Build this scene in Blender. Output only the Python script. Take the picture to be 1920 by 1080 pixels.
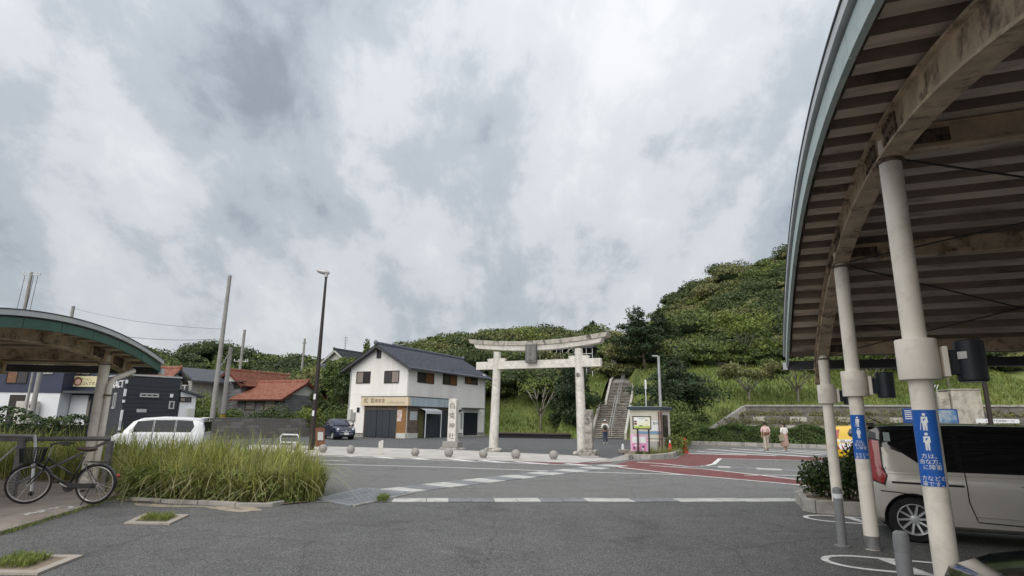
import bpy, bmesh, math, random
import numpy as np
from mathutils import Vector, Matrix
for _o in list(bpy.data.objects): bpy.data.objects.remove(_o, do_unlink=True)
SC = bpy.context.scene
COL = SC.collection
PI = math.pi
rad = math.radians
random.seed(7)
RNG = np.random.default_rng(7)

# ------------------------------------------------------------------ camera
FPX = 1090.0
PITCH = math.atan(247 / 1090.0)
ROLL = math.atan(0.0145)
EYE = Vector((0, 0, 1.6))
_F = Vector((0, math.cos(PITCH), math.sin(PITCH)))
_U0 = Vector((0, -math.sin(PITCH), math.cos(PITCH)))
_R = Vector((1, 0, 0)) * math.cos(ROLL) + _U0 * math.sin(ROLL)
_U = -Vector((1, 0, 0)) * math.sin(ROLL) + _U0 * math.cos(ROLL)
cd = bpy.data.cameras.new('camera'); cam = bpy.data.objects.new('camera', cd); COL.objects.link(cam)
cd.sensor_width = 36.0; cd.lens = 36.0 * FPX / 1920.0; cd.clip_start = 0.05; cd.clip_end = 6000
cam.matrix_world = Matrix(((_R.x, _U.x, -_F.x, EYE.x), (_R.y, _U.y, -_F.y, EYE.y), (_R.z, _U.z, -_F.z, EYE.z), (0, 0, 0, 1)))
SC.camera = cam

# ------------------------------------------------------------------ sky and sun
SUN_EL, SUN_AZ = rad(42), rad(207)       # azimuth measured clockwise from +Y
sun_dir = Vector((math.sin(SUN_AZ) * math.cos(SUN_EL), math.cos(SUN_AZ) * math.cos(SUN_EL), math.sin(SUN_EL)))
W = bpy.data.worlds.new('World'); SC.world = W; W.use_nodes = True
wn = W.node_tree; wn.nodes.clear()
def wnode(t, **k):
    n = wn.nodes.new(t)
    for a, b in k.items(): setattr(n, a, b)
    return n
def wl(a, b): wn.links.new(a, b)
def wmath(op, a, b=None, c=None, clamp=False):
    n = wnode('ShaderNodeMath', operation=op, use_clamp=clamp)
    for i, x in enumerate((a, b, c)):
        if x is None: continue
        if isinstance(x, (int, float)): n.inputs[i].default_value = x
        else: wl(x, n.inputs[i])
    return n.outputs[0]
sky = wnode('ShaderNodeTexSky', sky_type='NISHITA', sun_disc=False, sun_elevation=SUN_EL, sun_rotation=SUN_AZ)
tc = wnode('ShaderNodeTexCoord')
sep = wnode('ShaderNodeSeparateXYZ'); wl(tc.outputs['Generated'], sep.inputs[0])
zc = wmath('MAXIMUM', sep.outputs[2], 0.0)
den = wmath('ADD', zc, 0.62)
cu_ = wmath('DIVIDE', sep.outputs[0], den); cv_ = wmath('DIVIDE', sep.outputs[1], den)
comb = wnode('ShaderNodeCombineXYZ'); wl(cu_, comb.inputs[0]); wl(cv_, comb.inputs[1])
def wnoise(scale, detail, rough, dist, off, sx=1.0, sy=1.0):
    mp = wnode('ShaderNodeMapping'); mp.inputs['Location'].default_value = off; mp.inputs['Scale'].default_value = (sx, sy, 1)
    wl(comb.outputs[0], mp.inputs[0])
    n = wnode('ShaderNodeTexNoise'); n.inputs['Scale'].default_value = scale; n.inputs['Detail'].default_value = detail
    n.inputs['Roughness'].default_value = rough; n.inputs['Distortion'].default_value = dist
    wl(mp.outputs[0], n.inputs['Vector']); return n.outputs[0]
n1 = wnoise(1.7, 4, 0.5, 0.2, (9.1, 0.4, 2), 1.3, 0.7)
n2 = wnoise(4.6, 8, 0.58, 0.15, (3.4, 10.1, 2), 1.25, 0.75)
n3 = wnoise(12.0, 8, 0.66, 0.4, (1.3, 9.2, 5), 1.1, 0.9)
mixn = wmath('ADD', wmath('MULTIPLY', n1, 0.42), wmath('ADD', wmath('MULTIPLY', n2, 0.44), wmath('MULTIPLY', n3, 0.14)))
rp = wnode('ShaderNodeValToRGB'); wl(mixn, rp.inputs[0])
cr = rp.color_ramp; cr.interpolation = 'EASE'
cr.elements[0].position = 0.335; cr.elements[0].color = (0.20, 0.222, 0.258, 1)
cr.elements[1].position = 0.625; cr.elements[1].color = (0.545, 0.55, 0.56, 1)
e = cr.elements.new(0.45); e.color = (0.33, 0.36, 0.395, 1)
e = cr.elements.new(0.52); e.color = (0.452, 0.472, 0.498, 1)
# an overcast dome is brighter towards the zenith
grad = wmath('MULTIPLY_ADD', zc, 0.60, 0.70)
cg = wnode('ShaderNodeVectorMath', operation='SCALE'); wl(rp.outputs[0], cg.inputs[0]); wl(grad, cg.inputs['Scale'])
bgc = wnode('ShaderNodeBackground'); wl(cg.outputs[0], bgc.inputs[0]); bgc.inputs[1].default_value = 1.0
bgs = wnode('ShaderNodeBackground'); wl(sky.outputs[0], bgs.inputs[0]); bgs.inputs[1].default_value = 0.06
mxs = wnode('ShaderNodeMixShader'); mxs.inputs[0].default_value = 0.94
wl(bgs.outputs[0], mxs.inputs[1]); wl(bgc.outputs[0], mxs.inputs[2])
wo = wnode('ShaderNodeOutputWorld'); wl(mxs.outputs[0], wo.inputs[0])
ld = bpy.data.lights.new('sun', 'SUN'); ld.energy = 1.5; ld.angle = rad(70); ld.color = (1.0, 0.955, 0.89)
lo = bpy.data.objects.new('sun', ld); COL.objects.link(lo); lo.location = (0, 0, 60)
lo.rotation_euler = (-sun_dir).to_track_quat('-Z', 'Y').to_euler()
vs = SC.view_settings; vs.view_transform = 'Standard'; vs.look = 'None'; vs.exposure = 0.80; vs.gamma = 1.0; vs.use_curve_mapping = False

# ------------------------------------------------------------------ measuring helpers (photo pixel -> point of the place)
def ray(x, y): return _F * FPX + _R * (x - 960) - _U * (y - 540)
def G(x, y, z=0.0):
    d = ray(x, y); t = (z - EYE.z) / d.z; return EYE + d * t
def atY(x, y, Y):
    d = ray(x, y); return EYE + d * (Y / d.y)
def onplane(x, y, p, n):
    d = ray(x, y); return EYE + d * ((p - EYE).dot(n) / d.dot(n))
def hz(x, y, base):      # height at which a vertical line over `base` passes pixel row y
    d = ray(x, y); return EYE.z + d.z * (Vector(base).xy.length / Vector((d.x, d.y)).length)

# ------------------------------------------------------------------ materials
MATS = {}
def mat(name, col, rough=0.75, metal=0.0, var=0.12, scale=4.0, bump=0.0, bscale=None, spec=0.4, col2=None, stain=None, sscale=1.2, samt=0.5,
        island=0.0, coords='Object', detail=6, stretch=None, trans=0.0, coat=0.0, ramp=(0.38, 0.62), bdist=0.02):
    if name in MATS: return MATS[name]
    m = bpy.data.materials.new(name); m.use_nodes = True; nt = m.node_tree; N = nt.nodes; L = nt.links
    b = N['Principled BSDF']; b.inputs['Roughness'].default_value = rough; b.inputs['Metallic'].default_value = metal
    b.inputs['Specular IOR Level'].default_value = spec
    if coat: b.inputs['Coat Weight'].default_value = coat; b.inputs['Coat Roughness'].default_value = 0.06
    t = N.new('ShaderNodeTexCoord'); vec = t.outputs[coords]
    if stretch:
        mp = N.new('ShaderNodeMapping'); mp.inputs['Scale'].default_value = stretch; L.new(vec, mp.inputs[0]); vec = mp.outputs[0]
    c = tuple(col) + (1,)
    out = None
    if var > 0 or col2:
        no = N.new('ShaderNodeTexNoise'); no.inputs['Scale'].default_value = scale; no.inputs['Detail'].default_value = detail; no.inputs['Roughness'].default_value = 0.62
        L.new(vec, no.inputs['Vector'])
        r = N.new('ShaderNodeValToRGB'); L.new(no.outputs[0], r.inputs[0])
        r.color_ramp.elements[0].position = ramp[0]; r.color_ramp.elements[1].position = ramp[1]
        a = tuple(max(0, x * (1 - var)) for x in col) + (1,)
        z = (tuple(col2) if col2 else tuple(min(1, x * (1 + var)) for x in col)) + (1,)
        r.color_ramp.elements[0].color = a if not col2 else c; r.color_ramp.elements[1].color = z
        out = r.outputs[0]
    if stain:
        no2 = N.new('ShaderNodeTexNoise'); no2.inputs['Scale'].default_value = sscale; no2.inputs['Detail'].default_value = 8; no2.inputs['Roughness'].default_value = 0.68
        L.new(vec, no2.inputs['Vector'])
        r2 = N.new('ShaderNodeValToRGB'); L.new(no2.outputs[0], r2.inputs[0])
        r2.color_ramp.elements[0].position = 0.5; r2.color_ramp.elements[1].position = 0.66
        r2.color_ramp.elements[0].color = (0, 0, 0, 1); r2.color_ramp.elements[1].color = (samt, samt, samt, 1)
        mx = N.new('ShaderNodeMixRGB'); L.new(r2.outputs[0], mx.inputs[0])
        if out: L.new(out, mx.inputs[1])
        else: mx.inputs[1].default_value = c
        mx.inputs[2].default_value = tuple(stain) + (1,); out = mx.outputs[0]
    if island > 0:
        ge = N.new('ShaderNodeNewGeometry'); ma = N.new('ShaderNodeMath'); ma.operation = 'MULTIPLY_ADD'
        L.new(ge.outputs['Random Per Island'], ma.inputs[0]); ma.inputs[1].default_value = 2 * island; ma.inputs[2].default_value = 1 - island
        sc_ = N.new('ShaderNodeVectorMath'); sc_.operation = 'SCALE'; L.new(ma.outputs[0], sc_.inputs['Scale'])
        if out: L.new(out, sc_.inputs[0])
        else: sc_.inputs[0].default_value = col
        out = sc_.outputs[0]
    if out: L.new(out, b.inputs['Base Color'])
    else: b.inputs['Base Color'].default_value = c
    if bump > 0:
        nb = N.new('ShaderNodeTexNoise'); nb.inputs['Scale'].default_value = bscale or scale * 4; nb.inputs['Detail'].default_value = 5
        L.new(vec, nb.inputs['Vector'])
        bp = N.new('ShaderNodeBump'); bp.inputs['Strength'].default_value = bump; bp.inputs['Distance'].default_value = bdist
        L.new(nb.outputs[0], bp.inputs['Height']); L.new(bp.outputs[0], b.inputs['Normal'])
    if trans > 0:
        tb = N.new('ShaderNodeBsdfTranslucent')
        if out: L.new(out, tb.inputs[0])
        else: tb.inputs[0].default_value = c
        ms = N.new('ShaderNodeMixShader'); ms.inputs[0].default_value = trans
        L.new(b.outputs[0], ms.inputs[1]); L.new(tb.outputs[0], ms.inputs[2]); L.new(ms.outputs[0], N['Material Output'].inputs[0])
    MATS[name] = m; return m

def glassy(name, col=(0.02, 0.025, 0.03), rough=0.06):
    if name in MATS: return MATS[name]
    m = mat(name, col, rough=rough, var=0, spec=0.6); return m

# ------------------------------------------------------------------ mesh building
class MB:
    def __init__(s): s.v = []; s.f = []
    def add(s, vs_, fs):
        o = len(s.v); s.v += [tuple(x) for x in vs_]; s.f += [tuple(i + o for i in f) for f in fs]; return s
    def box(s, c, d, M=None):
        cx, cy, cz = c; x, y, z = d[0] / 2, d[1] / 2, d[2] / 2
        P = [Vector((a * x, b * y, g * z)) for g in (-1, 1) for b in (-1, 1) for a in (-1, 1)]
        if M is not None: P = [M @ p for p in P]
        P = [p + Vector(c) for p in P]
        return s.add(P, [(0, 2, 3, 1), (4, 5, 7, 6), (0, 1, 5, 4), (2, 6, 7, 3), (0, 4, 6, 2), (1, 3, 7, 5)])
    def box2(s, a, b):
        return s.box([(a[i] + b[i]) / 2 for i in range(3)], [abs(b[i] - a[i]) for i in range(3)])
    def prism(s, poly, ax, d0, d1):
        # poly: 2D points; ax 'x': (y,z) extruded along x ; 'y': (x,z) along y ; 'z': (x,y) along z
        n = len(poly)
        def mk(p, d): return (d, p[0], p[1]) if ax == 'x' else ((p[0], d, p[1]) if ax == 'y' else (p[0], p[1], d))
        V_ = [mk(p, d0) for p in poly] + [mk(p, d1) for p in poly]
        return s.add(V_, [tuple(range(n))[::-1], tuple(range(n, 2 * n))] + [(i, (i + 1) % n, n + (i + 1) % n, n + i) for i in range(n)])
    def tube(s, path, r, n=8, cap=True):
        path = [Vector(p) for p in path]; m = len(path)
        rs = r if isinstance(r, (list, tuple)) else [r] * m
        V_ = []; up = None
        for i, p in enumerate(path):
            t = (path[min(i + 1, m - 1)] - path[max(i - 1, 0)]).normalized()
            if up is None:
                up = Vector((0, 0, 1)) if abs(t.z) < 0.9 else Vector((1, 0, 0))
            a = t.cross(up).normalized(); b = a.cross(t).normalized(); up = b
            for k in range(n):
                w = 2 * PI * k / n; V_.append(p + (a * math.cos(w) + b * math.sin(w)) * rs[i])
        F_ = [(i * n + k, i * n + (k + 1) % n, (i + 1) * n + (k + 1) % n, (i + 1) * n + k) for i in range(m - 1) for k in range(n)]
        if cap: F_ += [tuple(range(n))[::-1], tuple(range((m - 1) * n, m * n))]
        return s.add(V_, F_)
    def lathe(s, prof, n=16, c=(0, 0, 0), M=None, cap=True):
        V_ = []; m = len(prof)
        for r, z in prof:
            for k in range(n):
                p = Vector((r * math.cos(2 * PI * k / n), r * math.sin(2 * PI * k / n), z))
                if M is not None: p = M @ p
                V_.append(p + Vector(c))
        F_ = [(i * n + k, i * n + (k + 1) % n, (i + 1) * n + (k + 1) % n, (i + 1) * n + k) for i in range(m - 1) for k in range(n)]
        if cap: F_ += [tuple(range(n))[::-1], tuple(range((m - 1) * n, m * n))]
        return s.add(V_, F_)
    def ball(s, c, r, n=14, m=8, sq=(1, 1, 1), M=None):
        V_ = []; 
        for i in range(1, m):
            a = PI * i / m
            for k in range(n):
                p = Vector((r * sq[0] * math.sin(a) * math.cos(2 * PI * k / n), r * sq[1] * math.sin(a) * math.sin(2 * PI * k / n), -r * sq[2] * math.cos(a)))
                V_.append(p)
        V_ += [Vector((0, 0, -r * sq[2])), Vector((0, 0, r * sq[2]))]
        if M is not None: V_ = [M @ p for p in V_]
        V_ = [p + Vector(c) for p in V_]
        F_ = [(i * n + k, i * n + (k + 1) % n, (i + 1) * n + (k + 1) % n, (i + 1) * n + k) for i in range(m - 2) for k in range(n)]
        b, t = (m - 1) * n, (m - 1) * n + 1
        F_ += [(b, (k + 1) % n, k) for k in range(n)] + [(t, (m - 2) * n + k, (m - 2) * n + (k + 1) % n) for k in range(n)]
        return s.add(V_, F_)
    def quad(s, *p): return s.add(p, [tuple(range(len(p)))])
    def xf(s, M):
        s.v = [tuple(M @ Vector(p)) for p in s.v]; return s
    def mesh(s, name, smooth=False):
        me = bpy.data.meshes.new(name); me.from_pydata(s.v, [], s.f); me.update()
        if smooth:
            for p in me.polygons: p.use_smooth = True
        return me
    def build(s, name, m, parent=None, smooth=False, bevel=0.0, bseg=2, fix=True, auto=False):
        me = s.mesh(name, smooth or auto)
        if fix:
            bm = bmesh.new(); bm.from_mesh(me); bmesh.ops.recalc_face_normals(bm, faces=bm.faces[:]); bm.to_mesh(me); bm.free()
        if m is not None: me.materials.append(m)
        o = bpy.data.objects.new(name, me); COL.objects.link(o)
        if parent is not None: o.parent = parent
        if auto:
            try: me.set_sharp_from_angle(angle=rad(38))
            except Exception: pass
        if bevel > 0:
            bv = o.modifiers.new('bevel', 'BEVEL'); bv.width = bevel; bv.segments = bseg; bv.limit_method = 'ANGLE'
        return o
def box(name, c, d, m, parent=None, bevel=0.0, M=None): return MB().box(c, d, M).build(name, m, parent, bevel=bevel)
def box2(name, a, b, m, parent=None, bevel=0.0): return MB().box2(a, b).build(name, m, parent, bevel=bevel)

def tag(o, label=None, cat=None, group=None, kind=None):
    if label: o['label'] = label
    if cat: o['category'] = cat
    if group: o['group'] = group
    if kind: o['kind'] = kind
    return o
def thing(name, label, cat, loc=(0, 0, 0), rz=0.0, group=None, rot=None):
    o = bpy.data.objects.new(name, None); COL.objects.link(o); o.location = loc; o.rotation_euler = rot or (0, 0, rz)
    o.empty_display_size = 0.2
    return tag(o, label, cat, group)
def share(src, parent=None, loc=None, rot=None, scale=None):
    o = src.copy(); COL.objects.link(o)
    o.parent = parent if parent is not None else src.parent
    if loc is not None: o.location = loc
    if rot is not None: o.rotation_euler = rot
    if scale is not None: o.scale = scale
    return o
def copy_tree(o, parent=None):
    c = o.copy(); COL.objects.link(c); c.parent = parent
    for ch in list(o.children): copy_tree(ch, c)
    return c
def text_mesh(body, size, sp=1.0):
    cu = bpy.data.curves.new('text', 'FONT'); cu.body = body; cu.size = size; cu.extrude = 0.0; cu.resolution_u = 2
    cu.align_x = 'CENTER'; cu.align_y = 'CENTER'; cu.space_character = sp
    o = bpy.data.objects.new('text', cu); COL.objects.link(o)
    dg = bpy.context.evaluated_depsgraph_get(); dg.update()
    me = bpy.data.meshes.new_from_object(o.evaluated_get(dg))
    bpy.data.objects.remove(o, do_unlink=True); bpy.data.curves.remove(cu)
    me.materials.clear(); return me
def text(name, body, size, m, parent, loc, rot=(PI / 2, 0, 0), sx=1.0, sp=1.0, thick=0.0):
    me = text_mesh(body, size, sp); me.name = name; me.materials.append(m)
    o = bpy.data.objects.new(name, me); COL.objects.link(o); o.parent = parent; o.location = loc; o.rotation_euler = rot; o.scale = (sx, 1, 1)
    if thick:
        sd = o.modifiers.new('thick', 'SOLIDIFY'); sd.thickness = thick; sd.offset = 1
    return o

# ------------------------------------------------------------------ foliage
def np_mesh(name, V_, F_, m, parent=None, smooth=False):
    me = bpy.data.meshes.new(name); V_ = np.asarray(V_, np.float32); F_ = np.asarray(F_, np.int32)
    me.vertices.add(len(V_)); me.vertices.foreach_set('co', V_.ravel())
    k = F_.shape[1]; me.loops.add(F_.size); me.loops.foreach_set('vertex_index', F_.ravel())
    me.polygons.add(len(F_)); me.polygons.foreach_set('loop_start', np.arange(0, F_.size, k, dtype=np.int32))
    if smooth: me.polygons.foreach_set('use_smooth', np.ones(len(F_), bool))
    me.update(calc_edges=True)
    for x in (m if isinstance(m, (list, tuple)) else [m]): me.materials.append(x)
    o = bpy.data.objects.new(name, me); COL.objects.link(o)
    if parent is not None: o.parent = parent
    return o
def unit(a): return a / np.maximum(np.linalg.norm(a, axis=1, keepdims=True), 1e-6)
def leaf_quads(P, Nrm, size, rng, aspect=0.55, jit=0.7, along=None):
    """leaf-shaped quads at points P facing roughly Nrm"""
    n = len(P); Nn = unit(Nrm + rng.normal(0, jit, (n, 3)))
    t = rng.normal(0, 1, (n, 3)) if along is None else along + rng.normal(0, 0.25, (n, 3))
    t = unit(t - (t * Nn).sum(1, keepdims=True) * Nn); b = np.cross(Nn, t)
    s = (size * rng.uniform(0.65, 1.35, n))[:, None]; w = s * aspect
    V_ = np.stack([P - t * s * 0.5, P + b * w * 0.5 + t * s * 0.05, P + t * s * 0.5, P - b * w * 0.5 + t * s * 0.05], 1).reshape(-1, 3)
    F_ = np.arange(4 * n).reshape(-1, 4)
    return V_, F_
def ellipsoid_leaves(c, r, n, size, rng, low=-0.35, shell=0.35, jit=0.6, aspect=0.55, tri=False):
    d = unit(rng.normal(0, 1, (n * 2, 3))); d = d[d[:, 2] > low][:n]
    k = 1 - shell * rng.random((len(d), 1)) ** 1.6 + .2 * (rng.random((len(d), 1)) < .12) * rng.random((len(d), 1))
    P = np.array(c) + d * k * np.array(r)
    Nn = unit(d / np.array(r))
    if tri:
        V_, F_ = leaf_quads(P, Nn, size * 1.12, rng, aspect * 1.35, jit)
        V_ = V_.reshape(-1, 4, 3)[:, (0, 1, 3)] ; V_[:, 0] += (V_[:, 0] - (V_[:, 1] + V_[:, 2]) / 2) * .35
        return V_.reshape(-1, 3), np.arange(len(V_) * 3).reshape(-1, 3)
    return leaf_quads(P, Nn, size, rng, aspect, jit)
class Leaves:
    def __init__(s): s.V = []; s.F = []; s.n = 0
    def add(s, V_, F_): s.V.append(V_); s.F.append(F_ + s.n); s.n += len(V_); return s
    def build(s, name, m, parent=None): return np_mesh(name, np.concatenate(s.V), np.concatenate(s.F), m, parent)

# ================================================================== ground, road, paving, markings
M_ground = mat('dry_soil_and_grass', (0.075, 0.085, 0.035), 0.95, var=0.4, scale=0.6, col2=(0.13, 0.115, 0.06), bump=0.4, bscale=3)
def asphalt(name, col, speck, sc=1.0, patch=0.14):
    m = bpy.data.materials.new(name); m.use_nodes = True; nt = m.node_tree; N = nt.nodes; L = nt.links
    b = N['Principled BSDF']; b.inputs['Roughness'].default_value = 0.82; b.inputs['Specular IOR Level'].default_value = 0.35
    t = N.new('ShaderNodeTexCoord')
    def noise(s, d, r=0.6):
        n = N.new('ShaderNodeTexNoise'); n.inputs['Scale'].default_value = s; n.inputs['Detail'].default_value = d; n.inputs['Roughness'].default_value = r
        L.new(t.outputs['Object'], n.inputs['Vector']); return n.outputs[0]
    vo = N.new('ShaderNodeTexVoronoi'); vo.inputs['Scale'].default_value = 120 * sc; L.new(t.outputs['Object'], vo.inputs['Vector'])
    bw = N.new('ShaderNodeSeparateColor'); L.new(vo.outputs['Color'], bw.inputs[0])
    r = N.new('ShaderNodeValToRGB'); L.new(bw.outputs[0], r.inputs[0])
    E_ = r.color_ramp.elements; E_[0].position = 0.15; E_[0].color = tuple(x * 0.60 for x in col) + (1,); E_[1].position = 0.93; E_[1].color = tuple(speck) + (1,)
    e = E_.new(0.62); e.color = tuple(col) + (1,)
    big = noise(0.22, 5); mid = noise(1.6, 6, 0.7)
    st_ = noise(0.75, 9, 0.72); sr = N.new('ShaderNodeValToRGB'); L.new(st_, sr.inputs[0]); sr.color_ramp.elements[0].position = 0.34; sr.color_ramp.elements[0].color = (0.70, 0.69, 0.68, 1); sr.color_ramp.elements[1].position = 0.46; sr.color_ramp.elements[1].color = (1, 1, 1, 1)
    e2 = sr.color_ramp.elements.new(0.68); e2.color = (1.0, 1.0, 1.0, 1); e2 = sr.color_ramp.elements.new(0.76); e2.color = (1.16, 1.15, 1.12, 1)
    ad = N.new('ShaderNodeMath'); ad.operation = 'ADD'; L.new(big, ad.inputs[0]); L.new(mid, ad.inputs[1])
    ma = N.new('ShaderNodeMath'); ma.operation = 'MULTIPLY_ADD'; L.new(ad.outputs[0], ma.inputs[0]); ma.inputs[1].default_value = patch * 5; ma.inputs[2].default_value = 1 - patch * 5
    sc_ = N.new('ShaderNodeVectorMath'); sc_.operation = 'SCALE'; L.new(r.outputs[0], sc_.inputs[0]); L.new(ma.outputs[0], sc_.inputs['Scale'])
    # fine cracks and tar seams
    wv = N.new('ShaderNodeTexVoronoi'); wv.feature = 'DISTANCE_TO_EDGE'; wv.inputs['Scale'].default_value = 0.35
    wq = N.new('ShaderNodeTexNoise'); wq.inputs['Scale'].default_value = 2.2; wq.inputs['Detail'].default_value = 5; L.new(t.outputs['Object'], wq.inputs['Vector'])
    mx0 = N.new('ShaderNodeMixRGB'); mx0.inputs[0].default_value = 0.16; L.new(t.outputs['Object'], mx0.inputs[1]); L.new(wq.outputs['Color'], mx0.inputs[2]); L.new(mx0.outputs[0], wv.inputs['Vector'])
    cr_ = N.new('ShaderNodeValToRGB'); L.new(wv.outputs['Distance'], cr_.inputs[0]); cr_.color_ramp.elements[0].position = 0.0; cr_.color_ramp.elements[0].color = (0.72, 0.72, 0.72, 1)
    cr_.color_ramp.elements[1].position = 0.006; cr_.color_ramp.elements[1].color = (1, 1, 1, 1)
    mu = N.new('ShaderNodeMixRGB'); mu.blend_type = 'MULTIPLY'; mu.inputs[0].default_value = 1; L.new(sc_.outputs[0], mu.inputs[1]); L.new(cr_.outputs[0], mu.inputs[2])
    mu2 = N.new('ShaderNodeMixRGB'); mu2.blend_type = 'MULTIPLY'; mu2.inputs[0].default_value = 1; L.new(mu.outputs[0], mu2.inputs[1]); L.new(sr.outputs[0], mu2.inputs[2]); L.new(mu2.outputs[0], b.inputs['Base Color'])
    bp = N.new('ShaderNodeBump'); bp.inputs['Strength'].default_value = 0.6; bp.inputs['Distance'].default_value = 0.006; L.new(bw.outputs[0], bp.inputs['Height']); L.new(bp.outputs[0], b.inputs['Normal'])
    return m
M_asph = asphalt('asphalt_forecourt', (0.100, 0.100, 0.097), (0.25, 0.25, 0.24))
M_road = asphalt('asphalt_road', (0.155, 0.156, 0.148), (0.33, 0.33, 0.315), 1.2, 0.06)
M_lot = asphalt('asphalt_shrine_lot', (0.098, 0.102, 0.104), (0.21, 0.21, 0.21), 1.2, 0.09)
M_pave = mat('pale_sidewalk_concrete', (0.46, 0.44, 0.41), 0.85, var=0.12, scale=1.2, stain=(0.33, 0.31, 0.28), sscale=0.9, samt=0.6, bump=0.2, bscale=30)
M_white = mat('white_road_paint', (0.74, 0.74, 0.72), 0.6, var=0.06, scale=3, stain=(0.30, 0.30, 0.29), sscale=5.0, samt=0.75, bump=0.3, bscale=70)
M_red = mat('red_road_paint', (0.165, 0.050, 0.047), 0.75, var=0.14, scale=1.3, stain=(0.15, 0.09, 0.085), sscale=2.5, samt=0.7, bump=0.4, bscale=70)
M_conc = mat('kerb_concrete', (0.34, 0.325, 0.30), 0.88, var=0.15, scale=3.0, stain=(0.15, 0.14, 0.12), sscale=2.4, samt=0.7, bump=0.35, bscale=40)
M_slabp = mat('pale_gutter_slab', (0.47, 0.47, 0.445), 0.85, var=0.1, scale=2.2, stain=(0.28, 0.27, 0.25), sscale=3, samt=0.7, bump=0.3, bscale=40)
M_slabg = mat('grey_gutter_slab', (0.20, 0.205, 0.215), 0.8, var=0.12, scale=2.2, stain=(0.11, 0.11, 0.11), sscale=3, samt=0.6, bump=0.3, bscale=40)
M_slabconc = mat('brown_stained_concrete', (0.25, 0.215, 0.185), 0.85, var=0.14, scale=1.5, stain=(0.14, 0.11, 0.09), sscale=1.1, samt=0.7, bump=0.25, bscale=25)
M_soil = mat('sandy_soil', (0.24, 0.19, 0.14), 0.95, var=0.25, scale=3, stain=(0.09, 0.08, 0.04), sscale=3, samt=0.7, bump=0.8, bscale=20)

def sheet(name, pts, z, m, kind='structure', parent=None):
    o = MB().quad(*[(p[0], p[1], z) for p in pts]).build(name, m, parent, fix=False)
    if o.data.polygons[0].normal.z < 0: o.data.flip_normals()
    if kind: o['kind'] = kind
    return o
def slab(name, pts, z0, z1, m, parent=None, kind=None, bevel=0.0):
    o = MB().prism([(p[0], p[1]) for p in pts], 'z', z0, z1).build(name, m, parent, bevel=bevel)
    if kind: o['kind'] = kind
    return o
g2 = lambda x, y, z=0: G(x, y, z).xy
sheet('ground', [(-2500, -2500), (2500, -2500), (2500, 2500), (-2500, 2500)], -0.04, M_ground)
KD = Vector((math.cos(rad(6.2)), math.sin(rad(6.2)))); KN = Vector((-KD.y, KD.x))
K0 = Vector((-2.27, 11.95))
def K(t, w=0.0): return K0 + KD * t + KN * w
sheet('forecourt', [(-60, -30), (60, -30), K(62), K(-58)], 0.0, M_asph)
far = [(70, 10.0), (40, 16.0), (13.5, 43.9), (9.6, 33.2), (7.9, 28.5), (5.1, 26.1), (2.75, 23.6), (0.1, 24.25), (-4.07, 24.95), (-8.74, 26.4), (-10.05, 27.8), (-40, 34), (-80, 40)]
sheet('road', [K(-58, 0.01), K(62, 0.01)] + [(p[0], p[1]) for p in [(70, 24.0), (36, 33.0), (13.4, 44.0), (9.6, 33.2), (5.1, 26.1), (2.75, 23.55), (0.1, 24.2), (-4.07, 24.9), (-8.74, 26.35), (-80, 40)]], 0.004, M_road)
sheet('shrine_lot', [(-80, 39.0), (-8.74, 26.0), (-4.07, 24.6), (0.1, 23.9), (2.75, 23.3), (5.1, 25.8), (9.8, 33.2), (13.4, 44.0), (12.5, 58), (6, 60), (-4, 72), (-24, 72), (-22, 55), (-21, 46), (-80, 46)], -0.006, M_lot)
slab('sidewalk', [g2(545, 848.5), g2(580, 852.5), g2(770, 859.5), g2(960, 864.5), g2(1085, 868.5), g2(1146, 862), g2(1110, 857), g2(1084, 855.5), g2(851, 844.5), g2(560, 836.5), g2(470, 834.5), g2(440, 845)], -0.03, 0.03, M_pave, kind='structure', bevel=0.01)
slab('footway_ramp', [g2(1100, 869), g2(1160, 865), g2(1182, 861), g2(1192, 851), g2(1172, 853), g2(1140, 862)], -0.03, 0.016, M_conc, kind='structure')
# broken paving joints on the sidewalk
sj = MB()
for k in range(20):
    a = Vector(g2(585 + 26 * k, 839 + 0.95 * k)); b = Vector(g2(585 + 27 * k - 8, 852.6 + 0.78 * k)); d = (b - a).normalized(); n = Vector((-d.y, d.x)) * 0.012
    sj.quad(*[(p.x, p.y, 0.033) for p in (a - n, a + n, b + n, b - n)])
# --- markings
def line(name, px, w, m=M_white, z=0.012):
    P = [Vector(g2(*p)) for p in px]; mb = MB(); L_ = []; R_ = []
    for i, p in enumerate(P):
        d = (P[min(i + 1, len(P) - 1)] - P[max(i - 1, 0)]).normalized(); n = Vector((-d.y, d.x)) * w / 2
        L_.append(p + n); R_.append(p - n)
    for i in range(len(P) - 1):
        mb.quad(*[(q.x, q.y, z) for q in (L_[i], L_[i + 1], R_[i + 1], R_[i])])
    o = mb.build(name, m, fix=False)
    for pl in o.data.polygons:
        if pl.normal.z < 0: pl.flip()
    o['kind'] = 'structure'; return o
def poly(name, px, m, z): return sheet(name, [g2(*p) for p in px], z, m)
poly('red_painted_lane', [(1120, 875), (1152, 871.5), (1181, 864.5), (1205, 864), (1268, 860), (1285, 851.5), (1294, 851.5), (1400, 853.5), (1540, 857.8), (1700, 862), (1700, 867), (1540, 863.4), (1500, 863), (1350, 860), (1340, 870), (1310, 874.5), (1232, 874), (1320, 879), (1420, 890), (1496, 899), (1560, 907), (1556, 918), (1492, 909), (1281, 890.5)], M_red, 0.009)
poly('red_painted_lane', [(955, 865), (1085, 868.7), (1130, 866), (1150, 868), (1090, 871), (1040, 870.5)], M_red, 0.0095)
line('white_edge_line', [(560, 853), (591, 854.8), (760, 861), (930, 867.5), (1100, 873.6), (1150, 876)], 0.16)
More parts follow.
